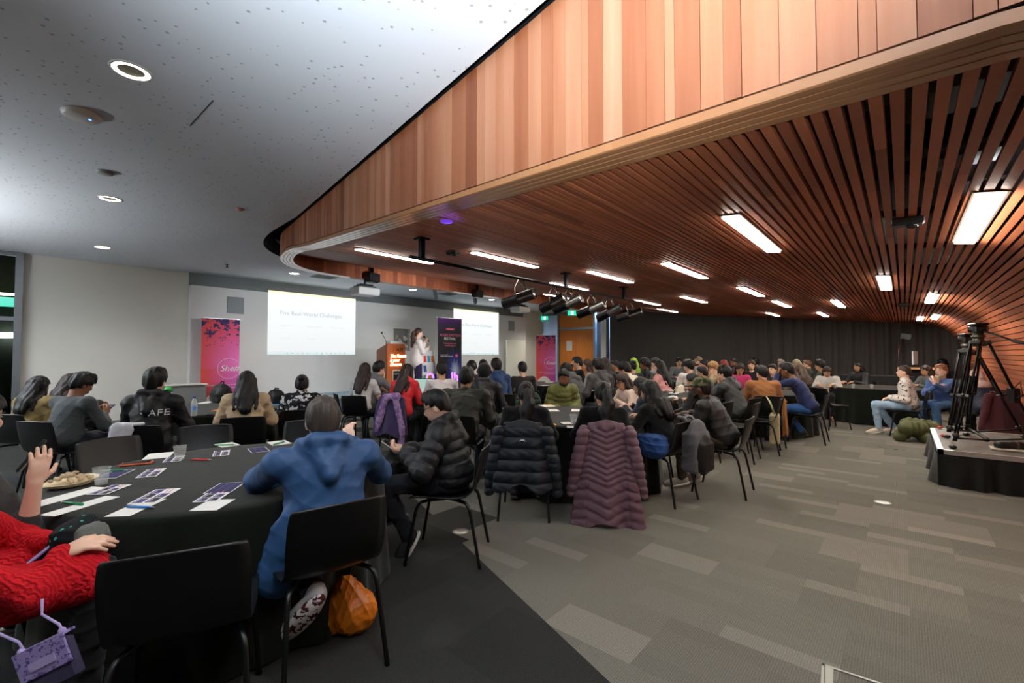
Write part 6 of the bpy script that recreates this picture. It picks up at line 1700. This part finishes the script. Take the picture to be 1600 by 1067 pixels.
m_ = MB(); m_.box((0, 0, 0), (.078, .16, .010), 0, 0, None, .5, .004); m_.build('case', M('plastic', (150, 128, 190)), ph); m_ = MB(); m_.box((0, 0, .0055), (.07, .152, .002)); m_.build('screen', M('plastic', (40, 46, 66), r=.15), ph)
q = at_Y(72, 1012, 1.52)
lb_ = empty('cross_body_bag', q, face_rot(-12), 'small lilac printed flap bag on a cord hanging below the red dress', 'bag'); lb_.rotation_euler = (math.radians(-8), math.radians(-24), face_rot(-12))
m_ = MB(); m_.box((0, 0, -.06), (.145, .04, .14), 0, 0, None, .5, .012); m_.build('pouch', M('cloth', (58, 52, 80)), lb_)
t = NT('lilac_print'); v = t.coord(); n = t.noise(v, 70, 3, .7); t.col(t.mix(t.math('GREATER_THAN', n, .56), lin((150, 134, 186)), lin((86, 70, 128)))); t.rough(.55, .3); t.bump(n, .15, .002)
m_ = MB(); m_.box((0, -.023, -.028), (.15, .008, .09), 0, 0, None, .5, .004); m_.box((0, .0, .019), (.15, .052, .008)); m_.build('flap', t.m, lb_)
m_ = MB(); m_.box((0, -.029, -.035), (.075, .003, .026)); m_.build('label_patch', M('paper', (170, 156, 200)), lb_)
w1, w2 = at_Y(66, 936, 1.56), at_Y(-14, 985, 1.5)
Mi = lb_.matrix_basis.inverted()
m_ = MB(); m_.tube([Mi @ w1, Mi @ (w1 + Vector((0.004, 0, -.05))), Vector((.055, 0, .05)), Vector((.058, 0, .02))], .0042, 8); m_.tube([Mi @ w2, Mi @ (w2.lerp(q, .5) + Vector((0, 0, -.01))), Vector((-.06, 0, .03)), Vector((-.066, 0, .015))], .0042, 8); m_.ell((.057, 0, .026), (.011, .011, .013)); m_.ell((-.066, 0, .022), (.011, .011, .013)); m_.build('cord', M('cloth', (176, 158, 208)), lb_)

# phones held in hands
def phone(key, q, lab, c=(16, 16, 18), up=.5, sz=1.0):
    p = PEOPLE[key]; R = Matrix.Rotation(p['rz'], 3, 'Z'); a = (p['W'][0] + p['W'][1]) / 2 + Vector(q)
    w = p['loc'] + R @ a
    o = empty('phone', w, p['rz'], lab, 'phone'); o.rotation_euler = (up, 0, p['rz'])
    m_ = MB(); m_.box((0, 0, 0), (.074 * sz, .15 * sz, .009), 0, 0, None, .5, .003); m_.build('case', M('plastic', c), o); m_ = MB(); m_.box((0, 0, .0052), (.068 * sz, .142 * sz, .001)); m_.build('screen', M('plastic', (30, 34, 44), r=.12), o)
phone('puffer', (0, .11, .03), 'pale phone held by the person in the black puffer jacket', (196, 196, 200), .6)
phone('greyman', (0, .10, .04), 'dark phone held by the person in the dark grey jumper', (18, 18, 20), .6)
p = at_Y(50, 712, 2.06); o = empty('phone', p, 0, 'black phone held up by the person in the charcoal jumper', 'phone'); o.rotation_euler = (math.radians(58), math.radians(-10), face_rot(50))
m_ = MB(); m_.box((0, 0, 0), (.076, .155, .010), 0, 0, None, .5, .004); m_.build('case', M('plastic', (14, 14, 15)), o); m_ = MB(); m_.box((0, 0, .006), (.070, .148, .001)); m_.build('screen', M('plastic', (20, 40, 40), r=.12), o)
# presenter's microphone
p = PEOPLE['presenter']; R = Matrix.Rotation(p['rz'], 3, 'Z'); a = p['W'][0] + Vector((.03, .075, .05)); hdm = p['hd'](0, .135, -.07)
o = empty('microphone', p['loc'] + R @ a, 0, 'black handheld microphone held to the presenter\'s mouth', 'microphone')
ax = R @ (hdm - a); m_ = MB(); m_.tube([ax * -.35, ax * .75], .013, 10); m_.build('handle', M('plastic', (16, 16, 17)), o); m_ = MB(); m_.ell(ax * .9, (.026, .026, .028)); m_.build('head', M('metal', (50, 50, 54)), o)

# lettering on clothes, laid onto the cloth
from mathutils.bvhtree import BVHTree
def on_cloth(key, child, body, size, loc, mat, name='lettering', sp=1.0):
    p = PEOPLE[key]; root = p['root']; ch = [c for c in root.children if c.name.split('.')[0] == child][0]
    bv = BVHTree.FromPolygons([v.co for v in ch.data.vertices], [tuple(f.vertices) for f in ch.data.polygons])
    o = text_mesh(name, body, size, mat, ch, 0, 'CENTER', 0, sp); me = o.data
    for v in me.vertices:
        q = Vector((loc[0] + v.co.x, -1.2, loc[2] + v.co.y)); h = bv.ray_cast(q, Vector((0, 1, 0)))
        v.co = (h[0] + Vector((0, -.004, 0))) if h[0] is not None else Vector((q.x, loc[1], q.z))
on_cloth('hoodie', 'jacket', '\u2022 AFE', .085, (.07, -.2, .89), M('paper', (214, 214, 216)), sp=1.1)
on_cloth('letters', 'jacket', 'ALL BLK', .075, (.02, -.2, .93), M('paper', (220, 220, 222)))
on_cloth('blue', 'jacket', 'BERGEN', .030, (.10, -.2, .865), M('cloth', (40, 70, 118)), sp=1.2)

# ---------------------------------------------------------------- things on the nearest table
TZ = .7415
def flat(name, px, py, w, h, deg, mats, lab, cat, build=None, grp=None, z=TZ):
    p = at_z(px, py, z); o = None
    m_ = MB(); m_.box((0, 0, .0008), (w, h, .0012))
    if build: build(m_, w, h)
    o = m_.build(name, mats); o.location = (p.x, p.y, z); o.rotation_euler = (0, 0, face_rot(deg)); return tag(o, lab, cat, grp)
def cells(m_, w, h):
    r = random.Random(int(w * 1e4) + len(m_.v))
    for i in range(3):
        for j in range(2):
            if j == 1 and i == 0:
                for k in range(2): m_.box((-w * .33, h * (.12 + .14 * k), .0016), (w * .22, h * .05, .0006), 3)
                continue
            x, y = -w * .33 + i * w * .32, -h * .24 + j * h * .46
            m_.box((x, y, .0016), (w * .28, h * .36, .0006), 1 + (i + j) % 2); m_.box((x, y - h * .10, .002), (w * .2, h * .06, .0004), 4)
def dense(m_, w, h):
    m_.box((0, 0, .0016), (w * .94, h * .92, .0005), 1)
    for i in range(4):
        for j in range(3): m_.box((-w * .35 + i * w * .235, -h * .3 + j * h * .3, .002), (w * .19, h * .20, .0005), 5)
CARD = [M('paper', (226, 224, 222)), M('paper', (70, 64, 108)), M('paper', (52, 44, 52)), M('paper', (206, 120, 140)), M('paper', (176, 168, 206)), M('paper', (46, 48, 84))]
PAPER = [M('paper', (230, 228, 224))]
CG, PG = 'printed postcards on the nearest table', 'white note sheets on the nearest table'
for (px, py, w, h, dg, lab) in ((248, 712, .21, .148, 62, 'blank white note sheet under the farther clear cup'), (355, 695, .18, .13, 40, 'white note sheet with a green pen at the far edge of the nearest table'), (436, 692, .19, .14, 48, 'white note sheet beside the head of the blue jacket person'),
                             (107, 775, .30, .105, 100, 'long white sheet beside the food plate'), (128, 790, .28, .085, 100, 'white sheet with a green pen nearest the left edge of the table'), (214, 793, .24, .105, 85, 'white sheet under the blue pen'), (333, 789, .16, .12, 86, 'white sheet beneath the sleeve of the blue jacket')):
    flat('note_sheet', px, py, w, h, dg + 0, PAPER, lab, 'paper', None, PG)
for (px, py, w, h, dg, b, lab) in ((272, 717, .19, .10, 62, cells, 'printed card just under the farther clear cup'), (346, 708, .20, .10, 60, cells, 'printed card beyond the red pen'), (404, 703, .20, .12, 52, dense, 'printed card left of the blue jacket person\'s collar'),
                                (180, 741, .21, .11, 75, dense, 'dark printed card behind the nearer clear cup'), (237, 739, .21, .10, 66, cells, 'printed card alone in the middle of the nearest table'), (171, 765, .17, .10, 85, cells, 'printed card overlapping the long white sheet'),
                                (243, 775, .24, .12, 78, cells, 'printed card above the sheet with the blue pen'), (352, 762, .19, .13, 80, dense, 'dark gridded card by the sleeve of the blue jacket'), (334, 775, .18, .11, 80, cells, 'printed card between the gridded card and a white sheet'),
                                (577, 717, .14, .09, 70, cells, 'printed card at the right rim of the nearest table, farther one'), (584, 727, .12, .09, 60, dense, 'printed card at the right rim of the nearest table, nearer one')):
    flat('postcard', px, py, w, h, dg, CARD, lab, 'card', b, CG, TZ + .0018)
def pen(px, py, deg, c, lab, z=TZ + .008, L=.14):
    p = at_z(px, py, z); o = empty('pen', p, face_rot(deg), lab, 'pen', 'pens on the nearest table')
    m_ = MB(); m_.tube([(0, -L / 2, 0), (0, L * .36, 0)], .0055, 10); m_.build('barrel', M('plastic', c), o); m_ = MB(); m_.tube([(0, L * .36, 0), (0, L * .46, 0), (0, L / 2, 0)], [.005, .003, .001], 10); m_.build('metal_tip', M('metal', (190, 190, 190)), o); m_ = MB(); m_.box((0, -L * .3, .006), (.003, L * .3, .002)); m_.build('clip', M('metal', (190, 190, 190)), o)
pen(112, 786, -76, (26, 150, 90), 'green pen on the sheet by the left edge of the nearest table'); pen(354, 695, 78, (20, 150, 90), 'green pen on the sheet at the far edge of the nearest table'); pen(437, 692, 10, (20, 150, 90), 'green pen on the sheet by the blue jacket\'s head')
pen(180, 735, 84, (24, 140, 84), 'green pen on the dark card behind the nearer cup'); pen(220, 792, 96, (40, 130, 210), 'blue pen on the white sheet in front'); pen(315, 718, 94, (214, 44, 50), 'red pen beside the farther clear cup')
p = at_z(214, 724, TZ + .006); o = empty('phone', p, face_rot(62), 'phone in a tan leather case lying face up on the nearest table', 'phone')
m_ = MB(); m_.box((0, 0, 0), (.085, .165, .012), 0, 0, None, .5, .005); m_.build('case', M('cloth', (190, 92, 62)), o); m_ = MB(); m_.box((0, 0, .0065), (.066, .142, .002)); m_.build('screen', M('plastic', (60, 50, 40), r=.15), o)
def cup(px, py, z, lab, s=1.0, grp='clear plastic cups'):
    p = at_z(px, py, z); o = empty('plastic_cup', p, 0, lab, 'cup', grp)
    m_ = MB(); m_.lathe([(0, .002), (.026 * s, .002), (.038 * s, .095 * s), (.041 * s, .097 * s), (.0385 * s, .093 * s), (.0255 * s, .005), (0, .005)], 24); m_.build('cup_wall', M('clear', (230, 240, 236), a=.13), o)
    m_ = MB(); m_.lathe([(0, .006), (.0255 * s, .006), (.029 * s, .032 * s), (0, .032 * s)], 20); m_.build('water', M('clear', (200, 230, 220), a=.16), o)
cup(158, 758, TZ, 'clear plastic cup beside the food plate'); cup(281, 719, TZ, 'clear plastic cup beside the red pen'); cup(896, 662, TZ, 'clear plastic cup on the second table')
cup(1333, 606, TZ, 'small glass on the right table, left one', .9); cup(1362, 607, TZ, 'small glass on the right table, right one', .9)
p = at_z(108, 757, TZ + .004); pl_ = empty('paper_plate', p, 0, 'cream oval paper plate stack on the left of the nearest table', 'plate')
for k in range(2):
    m_ = MB(); m_.lathe([(0, .002), (.085, .002), (.112, .014), (.115, .014), (.087, -.001), (0, -.001)], 36, 0, Matrix.Translation((.01 * k, .008 * k, .011 * k)) @ Matrix.Rotation(.06 * k, 4, 'X')); m_.build('plate', M('paper', (232, 214, 178)), pl_)
s = Sdf(.01); rn = random.Random(9)
for k in range(44):
    a, r = rn.uniform(0, 6.28), .082 * math.sqrt(rn.random()); s.ell((r * math.cos(a), r * math.sin(a), (.020 + (.082 - r) * .5 * rn.uniform(.5, 1.1))), (.014, .010, .009), Matrix.Rotation(a * 3, 3, 'Z'), None, .004)
s.noise = lambda x, y, z: .002 * np.sin(190 * x + 40 * z) * np.sin(210 * y - 60 * z)
o = link('snack_pile', s.mesh('snack_pile', .0035, M('cloth', (196, 172, 140)))); o.location = p + Vector((0.008, .006, .008)); tag(o, 'pile of pale beige snack pieces heaped on the paper plate', 'food', None, 'stuff')
# second table
CG2 = 'papers on the second table'
for (px, py, w, h, dg, b, lab) in ((855, 634, .24, .17, 70, None, 'white paper sheet in front of the olive puffer jacket'), (864, 641, .22, .14, 84, None, 'white paper sheet nearer than the one before the olive puffer'), (901, 641, .24, .13, 100, None, 'white paper sheet in the middle of the second table'), (885, 661, .15, .10, 80, None, 'white sheet left of the cup on the second table'), (893, 667, .14, .09, 95, None, 'white sheet in front of the cup on the second table'),
                             (925, 652, .2, .09, 80, None, 'white sheet left of the ponytail head'), (795, 646, .3, .10, 80, dense, 'purple printed card by the dark ponytail head'), (800, 640, .34, .16, 70, None, 'open white notebook left of the dark ponytail'), (968, 650, .18, .12, 40, None, 'white sheet under the outstretched hands'), (974, 668, .16, .11, 60, None, 'white sheet before the long wavy haired person')):
    flat('note_sheet', px, py, w, h, dg, CARD if b else PAPER, lab, 'paper', b, CG2)
flat('sticky_note', 864, 663, .09, .06, 80, [M('paper', (226, 160, 60))], 'orange sticky note left of the cup on the second table', 'note', None, CG2); flat('sticky_note', 915, 640, .08, .05, 90, [M('paper', (220, 170, 60))], 'yellow sticky note behind the middle white sheet', 'note', None, CG2)
flat('notebook', 858, 633, .16, .11, 75, [M('paper', (222, 190, 140))], 'small tan booklet on the white sheet by the olive puffer', 'notebook', None, CG2, TZ + .004)
# left table
def bottle(px, py, lab, cap=(40, 90, 200), cl=True):
    p = at_z(px, py, TZ); o = empty('water_bottle', p, 0, lab, 'bottle', 'bottles on the left table')
    m_ = MB(); m_.lathe([(0, 0), (.03, 0), (.033, .008), (.033, .06), (.029, .09), (.033, .115), (.033, .15), (.016, .195), (.013, .205), (0, .205)], 20); m_.build('bottle_body', M('clear', (220, 235, 245), a=.34) if cl else M('plastic', (216, 220, 214)), o)
    m_ = MB(); m_.lathe([(0, .205), (.016, .205), (.016, .228), (0, .228)], 16); m_.build('cap', M('plastic', cap), o)
    m_ = MB(); m_.lathe([(.0335, .065), (.0300, .09), (.0335, .112)], 20); m_.build('label_band', M('paper', (120, 160, 210) if cl else (90, 170, 110)), o)
bottle(303, 650, 'clear water bottle with a blue cap on the left table'); bottle(351, 646, 'white bottle with a green top beside the beige fleece', (60, 150, 80), False)
flat('note_sheet', 322, 629, .34, .16, 80, PAPER, 'white sheet on the left table behind the water bottle', 'paper', None, 'papers on the left table'); flat('paper_plate', 341, 641, .16, .12, 80, [M('paper', (222, 130, 50))], 'orange topped plate of food beside the white bottle', 'plate'); flat('notebook', 306, 648, .16, .11, 80, [M('paper', (60, 62, 70))], 'dark closed notebook beside the water bottle', 'notebook', None, None, TZ + .004)
flat('folder', 425, 632, .3, .2, 60, [M('paper', (110, 170, 214))], 'light blue folder right of the beige fleece', 'folder')
p = at_z(326, 650, TZ); m_ = MB(); m_.ell((0, 0, .018), (.03, .05, .018)); o = m_.build('computer_mouse', M('plastic', (70, 72, 74))); o.location = p; tag(o, 'grey computer mouse beside the dark notebook', 'mouse')
# green bottle behind the black hoodie, small box by the wall
p = at_Y(263, 615, 5.9); o = empty('green_bottle', (p.x, p.y, TZ), 0, 'white bottle with a bright green lid behind the black hoodie', 'bottle'); m_ = MB(); m_.lathe([(0, 0), (.045, 0), (.045, .22), (0, .22)], 16); m_.build('bottle_body', M('plastic', (206, 210, 206)), o); m_ = MB(); m_.lathe([(0, .22), (.047, .22), (.047, .27), (.03, .29), (0, .29)], 16); m_.build('lid', M('plastic', (40, 170, 70)), o)
p = at_x(281, 618, -11.7); o = empty('side_trolley', (-11.6, p.y, 0), 0, 'grey low trolley by the raised wall behind the black hoodie', 'trolley'); m_ = MB(); m_.box((0, 0, .42), (.5, .8, .74), 0, 0, None, .5, .04); m_.build('box', M('plastic', (130, 132, 132)), o); m_ = MB(); m_.box((0, 0, .81), (.54, .84, .03), 0, 0, None, .5, .01); m_.build('tray', M('paint', (206, 206, 200)), o)
# laptop under the lectern
p = at_Y(659, 612, 7.95); o = empty('laptop', (p.x, p.y, .742), face_rot(0), 'open laptop with a pale green screen before the red jacket person', 'laptop')
m_ = MB(); m_.box((0, 0, .012), (.36, .25, .02), 0, 0, None, .5, .005); m_.build('base', M('metal', (120, 122, 124)), o)
m_ = MB(); m_.box((0, .16, .15), (.36, .012, .27), 0, 0, None, .5, .004); m_.build('lid', M('metal', (40, 40, 42)), o); m_ = MB(); m_.box((0, .152, .15), (.335, .003, .245)); m_.build('screen', M('glow', (190, 226, 214), s=.75 / KE), o)
# pink table wrappers
for k, (px, py) in enumerate(((1050, 618), (1056, 624), (1043, 613))):
    s = Sdf(.01); r = random.Random(k); 
    for q in range(6): s.ell((r.uniform(-.08, .08), r.uniform(-.06, .06), .02 + r.uniform(0, .02)), (.05, .03, .012), Matrix.Rotation(r.uniform(0, 3), 3, 'Z'))
    s.noise = folds(.006, k, 2.0); o = link('wrapper', s.mesh('wrapper', .010, M('plastic', (206, 206, 208), r=.25))); o.location = at_z(px, py, TZ); tag(o, ('clear crumpled wrapper on the table nearest the camouflage cap', 'clear crumpled wrapper at the table rim left of the camouflage cap', 'clear crumpled wrapper before the pink jacket')[k], 'wrapper', 'wrappers on the pink jacket table')
flat('note_sheet', 1030, 611, .3, .12, 80, PAPER, 'white sheet under the arm of the pink jacket', 'paper')
for k, (px, py) in enumerate(((850, 602), (872, 605), (858, 597))): flat('note_sheet', px, py, .34, .2, 70 + 15 * k, PAPER, ('white sheet on the far round table, nearest of three', 'white sheet on the far round table beside the olive puffer head', 'white sheet on the far round table toward the banner')[k], 'paper', None, 'papers on the far round table')
flat('note_sheet', 1310, 604, .3, .15, 80, [M('paper', (200, 180, 110))], 'yellowish sheet on the right table by the black jacket person', 'paper')

# ---------------------------------------------------------------- camera riser and tripods
RX0, RX1, RY0, RY1, RZ = .29, 1.26, 6.94, 8.88, .39
ri = empty('camera_riser', ((RX0 + RX1) / 2, (RY0 + RY1) / 2, 0), 0, 'low camera riser with grey deck and black pleated skirt at the right', 'riser')
hx_, hy_ = (RX1 - RX0) / 2, (RY1 - RY0) / 2
m_ = MB(); m_.box((0, 0, RZ - .02), (2 * hx_, 2 * hy_, .04)); m_.build('deck', M('paint', (96, 92, 86), r=.45), ri)
m_ = MB()
for sx in (-1, 1): m_.box((sx * hx_, 0, RZ - .015), (.05, 2 * hy_ + .05, .05))
for sy in (-1, 1): m_.box((0, sy * hy_, RZ - .015), (2 * hx_ + .05, .05, .05))
m_.build('edge_trim', M('metal', (206, 206, 204), r=.35), ri)
V, Q = [], []; path = []
cs_ = [(-hx_ - .03, hy_ + .03), (-hx_ - .03, -hy_ - .03), (hx_ + .03, -hy_ - .03), (hx_ + .03, hy_ + .03), (-hx_ - .03, hy_ + .03)]
for (a, b) in zip(cs_, cs_[1:]):
    n = 70
    for k in range(n): f = k / n; path.append((a[0] + (b[0] - a[0]) * f, a[1] + (b[1] - a[1]) * f, b[1] - a[1], -(b[0] - a[0])))
rs = random.Random(8)
for lv in range(6):
    z = (RZ - .045) * (1 - lv / 5)
    for k, (x, y, nx, ny) in enumerate(path):
        L = math.hypot(nx, ny); d = (.004 + .05 * (lv / 5) ** .8) * (math.sin(k * .42 + 1.2 * math.sin(k * .13)) * .6 + math.sin(k * .23) * .5) + .02 * lv / 5
        V.append((x + nx / L * d, y + ny / L * d, max(z, .004)))
n = len(path)
for lv in range(5):
    for k in range(n): Q.append((lv * n + k, lv * n + (k + 1) % n, (lv + 1) * n + (k + 1) % n, (lv + 1) * n + k))
link('skirt', np_mesh('skirt', V, Q, M('cloth', (24, 25, 25), r=.8)), ri)

def tripod(apex, feet, lab, pan, hw=.042):
    o = empty('tripod', apex, 0, lab, 'tripod')
    A = Vector((0, 0, 0)); BM = M('metal', (34, 34, 35), r=.4); GM = M('metal', (110, 108, 102), r=.4); PLM = M('plastic', (18, 18, 19))
    m_ = MB(); m_.lathe([(0, -.30), (.02, -.30), (.02, -.16), (.07, -.15), (.085, -.12), (.085, -.09), (.05, -.08), (.05, -.05), (.065, -.045), (.065, -.02), (.05, -.015), (.05, .03), (0, .03)], 20); m_.build('bowl', GM, o)
    m_ = MB(); m_.box((0, 0, .05), (.11, .10, .10), 0, .4, None, .5, .02); m_.lathe([(0, -.08), (.045, -.08), (.045, .08), (0, .08)], 16, 0, Matrix.Translation((0, 0, .055)) @ Matrix.Rotation(1.1, 4, 'Z') @ Matrix.Rotation(math.pi / 2, 4, 'X')); m_.box((0, 0, .115), (.13, .16, .025), 0, .4, None, .5, .006); m_.build('fluid_head', PLM, o)
    if pan is not None:
        P = Vector(pan); m_ = MB(); m_.tube([Vector((0, 0, .05)), P * .35 + Vector((0, 0, .03)), P * .7], .010, 8); m_.tube([P * .68, P], .019, 10); m_.build('pan_handle', PLM, o)
    for f in feet:
        F_ = Vector(f) - Vector(apex); top = Vector((F_.x, F_.y, 0)).normalized() * .085 + Vector((0, 0, -.11)); ax = F_ - top
        sd_ = ax.cross(Vector((0, 0, 1))).normalized() * hw
        m_ = MB()
        for sg in (-1, 1):
            m_.tube([top + sd_ * sg, top + ax * .52 + sd_ * sg], .0125, 8); m_.tube([top + ax * .34 + sd_ * sg * .5, top + ax * .93 + sd_ * sg * .25], .0105, 8)
        Rm = ax.to_track_quat('Z', 'Y').to_matrix().to_4x4()
        def clampbox(t, w, h): m_.box((0, 0, 0), (w, .05, h), 1, 0, Matrix.Translation(top + ax * t) @ Rm, .5, .006)
        clampbox(.0, .10, .05); clampbox(.52, .10, .04); clampbox(.88, .05, .04)
        m_.box((0, .035, 0), (.02, .05, .02), 1, 0, Matrix.Translation(top + ax * .52) @ Rm)
        lg = m_.build('leg', [BM, PLM], o)
        ft = MB(); ft.ell(tuple(F_ + Vector((0, 0, .022))), (.035, .035, .024)); ft.build('rubber_foot', PLM, lg)
    m_ = MB()
    for f in feet:
        F_ = Vector(f) - Vector(apex); c = Vector((sum(q[0] for q in feet) / 3, sum(q[1] for q in feet) / 3, feet[0][2] + .05)) - Vector(apex); m_.tube([c, F_ * .94 + Vector((0, 0, .04))], .011, 8); m_.ell(c, (.03, .03, .02))
    m_.build('ground_spreader', PLM, o)
    return o
tripod((.685, 7.80, 1.70), [(.40, 7.12, RZ), (1.17, 7.72, RZ), (.60, 8.38, RZ)], 'tall black video tripod with a pan handle on the riser, nearer one', (.36, -.42, -.14))
tripod((.64, 8.50, 1.60), [(.40, 7.98, RZ), (1.14, 8.62, RZ), (.48, 8.80, RZ)], 'black video tripod on the riser, farther and lower one', None)
for k, (px, py) in enumerate(((1468, 670), (1474, 683))):
    p = at_z(px, py, RZ); m_ = MB(); m_.ell((0, 0, .02), (.03, .03, .02)); o = m_.build('marker_knob', M('plastic', (200, 40, 36))); o.location = p; tag(o, ('small red knob on the back corner of the riser', 'small red knob by the farther tripod foot')[k], 'knob')
p = at_z(1578, 704, RZ); o = empty('video_lens', (min(p.x, 1.0), p.y, RZ + .055), 0, 'black camera lens lying on a cloth at the riser front', 'lens'); o.rotation_euler = (0, math.pi / 2, .35)
m_ = MB(); m_.lathe([(0, -.12), (.035, -.12), (.042, -.08), (.042, 0), (.05, .02), (.05, .10), (.045, .12), (.04, .11), (0, .10)], 24); m_.build('barrel', M('plastic', (22, 22, 23)), o); m_ = MB(); m_.lathe([(.0505, .04), (.052, .05), (.0505, .06)], 24); m_.build('ring', M('metal', (120, 120, 120)), o)
m_ = MB(); s = Sdf(.02); s.box((0, 0, .008), (.13, .10, .004), .008); s.noise = folds(.004, 2); q = link('cleaning_cloth', s.mesh('cleaning_cloth', .011, M('cloth', (180, 172, 158)))); q.location = (p.x - .02, p.y, RZ + .004); tag(q, 'pale cloth lying under the camera lens on the riser', 'cloth')
m_ = MB(); m_.tube([at_z(1500, 680, RZ + .01), at_z(1530, 676, RZ + .01), at_z(1556, 690, RZ + .01), at_z(1580, 700, RZ + .01)], .005, 6); tag(m_.build('cable', M('plastic', (14, 14, 14))), 'thin black cable curling across the riser deck', 'cable')
p = at_Y(1592, 618, 5.0); o = empty('battery_pack', (1.13, 7.28 + .08, 1.02), .4, 'black battery pack clipped on the nearer tripod leg', 'battery'); m_ = MB(); m_.box((0, 0, 0), (.07, .11, .17), 0, 0, None, .5, .01); m_.build('case', M('plastic', (18, 18, 20)), o); m_ = MB(); m_.tube([(0, 0, .08), (.03, -.06, .16), (.02, -.1, .02), (0, -.06, -.06)], .006, 6); m_.build('lead', M('plastic', (14, 14, 14)), o)
o.location = Vector((.685, 7.80, 1.70)).lerp(Vector((1.17, 7.72, RZ)), .55)

# control desk by the curtain
d = ray(1412, 575); kk = 15.2 / d.y; p = Vector((d.x * kk, 15.2, 0))
dk_ = empty('control_desk', (p.x - .1, 15.3, 0), 0, 'black cloth covered control desk with a pale wooden top by the curtain', 'desk')
m_ = MB(); m_.box((-.45, 0, .45), (1.5, .7, .9), 0, 0, None, .5, .01); m_.build('draped_front', M('cloth', (36, 36, 38)), dk_); m_ = MB(); m_.box((.35, 0, 1.10), (.75, .65, .05), 0, 0, None, .5, .01); m_.box((.35, .05, .55), (.7, .55, 1.06), 1); m_.build('wooden_top', [M('wood', (196, 160, 116)), M('cloth', (30, 30, 32))], dk_)
mo = empty('monitor', (p.x + .22, 15.25, 1.125), 1.40, 'monitor with a pale edge standing on the control desk', 'monitor'); m_ = MB(); m_.box((0, 0, .24), (.55, .03, .34), 0, 0, None, .5, .006); m_.build('case', M('plastic', (200, 202, 204)), mo); m_ = MB(); m_.box((0, .018, .24), (.52, .004, .30)); m_.build('screen', M('plastic', (14, 18, 16), r=.2), mo); m_ = MB(); m_.lathe([(0, 0), (.1, 0), (.1, .012), (.02, .02), (.02, .1), (0, .1)], 16); m_.build('stand', M('metal', (90, 90, 92)), mo)
ls = empty('boom_light', (p.x - .12, 15.25, .9), 0, 'thin mic stand with a small glass screen above the control desk', 'stand'); m_ = MB(); m_.tube([(0, 0, 0), (.02, 0, .5), (.06, 0, .95)], .012, 8); m_.build('pole', M('metal', (120, 90, 100)), ls); m_ = MB(); m_.box((-.08, 0, 1.02), (.2, .01, .13), 0, 0, Matrix.Rotation(.25, 4, 'Y')); m_.build('reflector_panel', M('plastic', (44, 48, 50), r=.15), ls)
# floor lights, floor box
for k, (px, py) in enumerate(((720, 830), (1379, 785))):
    p = at_z(px, py, 0); o = empty('floor_outlet', (p.x, p.y, 0), 0, ('round metal floor outlet beside the black puffer jacket\'s chair', 'round metal floor outlet alone on the open carpet at the right')[k], 'outlet', 'round floor outlets'); m_ = MB(); m_.lathe([(0, .006), (.045, .006), (.055, .003), (.058, .001)], 28); m_.build('lid', M('metal', (216, 214, 206), r=.35), o); m_ = MB(); m_.lathe([(.058, .004), (.068, .004), (.07, .001)], 28); m_.build('ring', M('metal', (150, 148, 142), r=.4), o)
a, b = at_z(1284, 1038, 0), at_z(1372, 1067, 0)
fb = empty('floor_box', (a.x, a.y, 0), math.atan2((b - a).y, (b - a).x), 'square metal rimmed floor box with carpet inset at the lower right', 'floor box')
m_ = MB(); Wb = .30
m_.box((Wb / 2, -.006, .002), (Wb, .012, .006)); m_.box((.006, -Wb / 2, .002), (.012, Wb, .006)); m_.box((Wb / 2, -Wb, .002), (Wb, .012, .006)); m_.box((Wb, -Wb / 2, .002), (.012, Wb, .006)); m_.box((.03, -Wb / 2, .002), (.03, Wb - .02, .005)); m_.build('metal_rim', M('metal', (168, 172, 166), r=.4), fb)
a, b = at_z(1376, 698, 0), at_z(1400, 702, 0); m_ = MB(); m_.box(((a + b) / 2), (.34, .03, .006), 1, math.atan2((b - a).y, (b - a).x)); m_.box(a, (.05, .06, .008), 0); m_.box(b, (.05, .06, .008), 0); tag(m_.build('floor_socket', [M('metal', (60, 58, 56)), M('metal', (140, 136, 128))]), 'thin metal floor socket strip before the printed fleece person', 'socket')
bpy.context.view_layer.update()
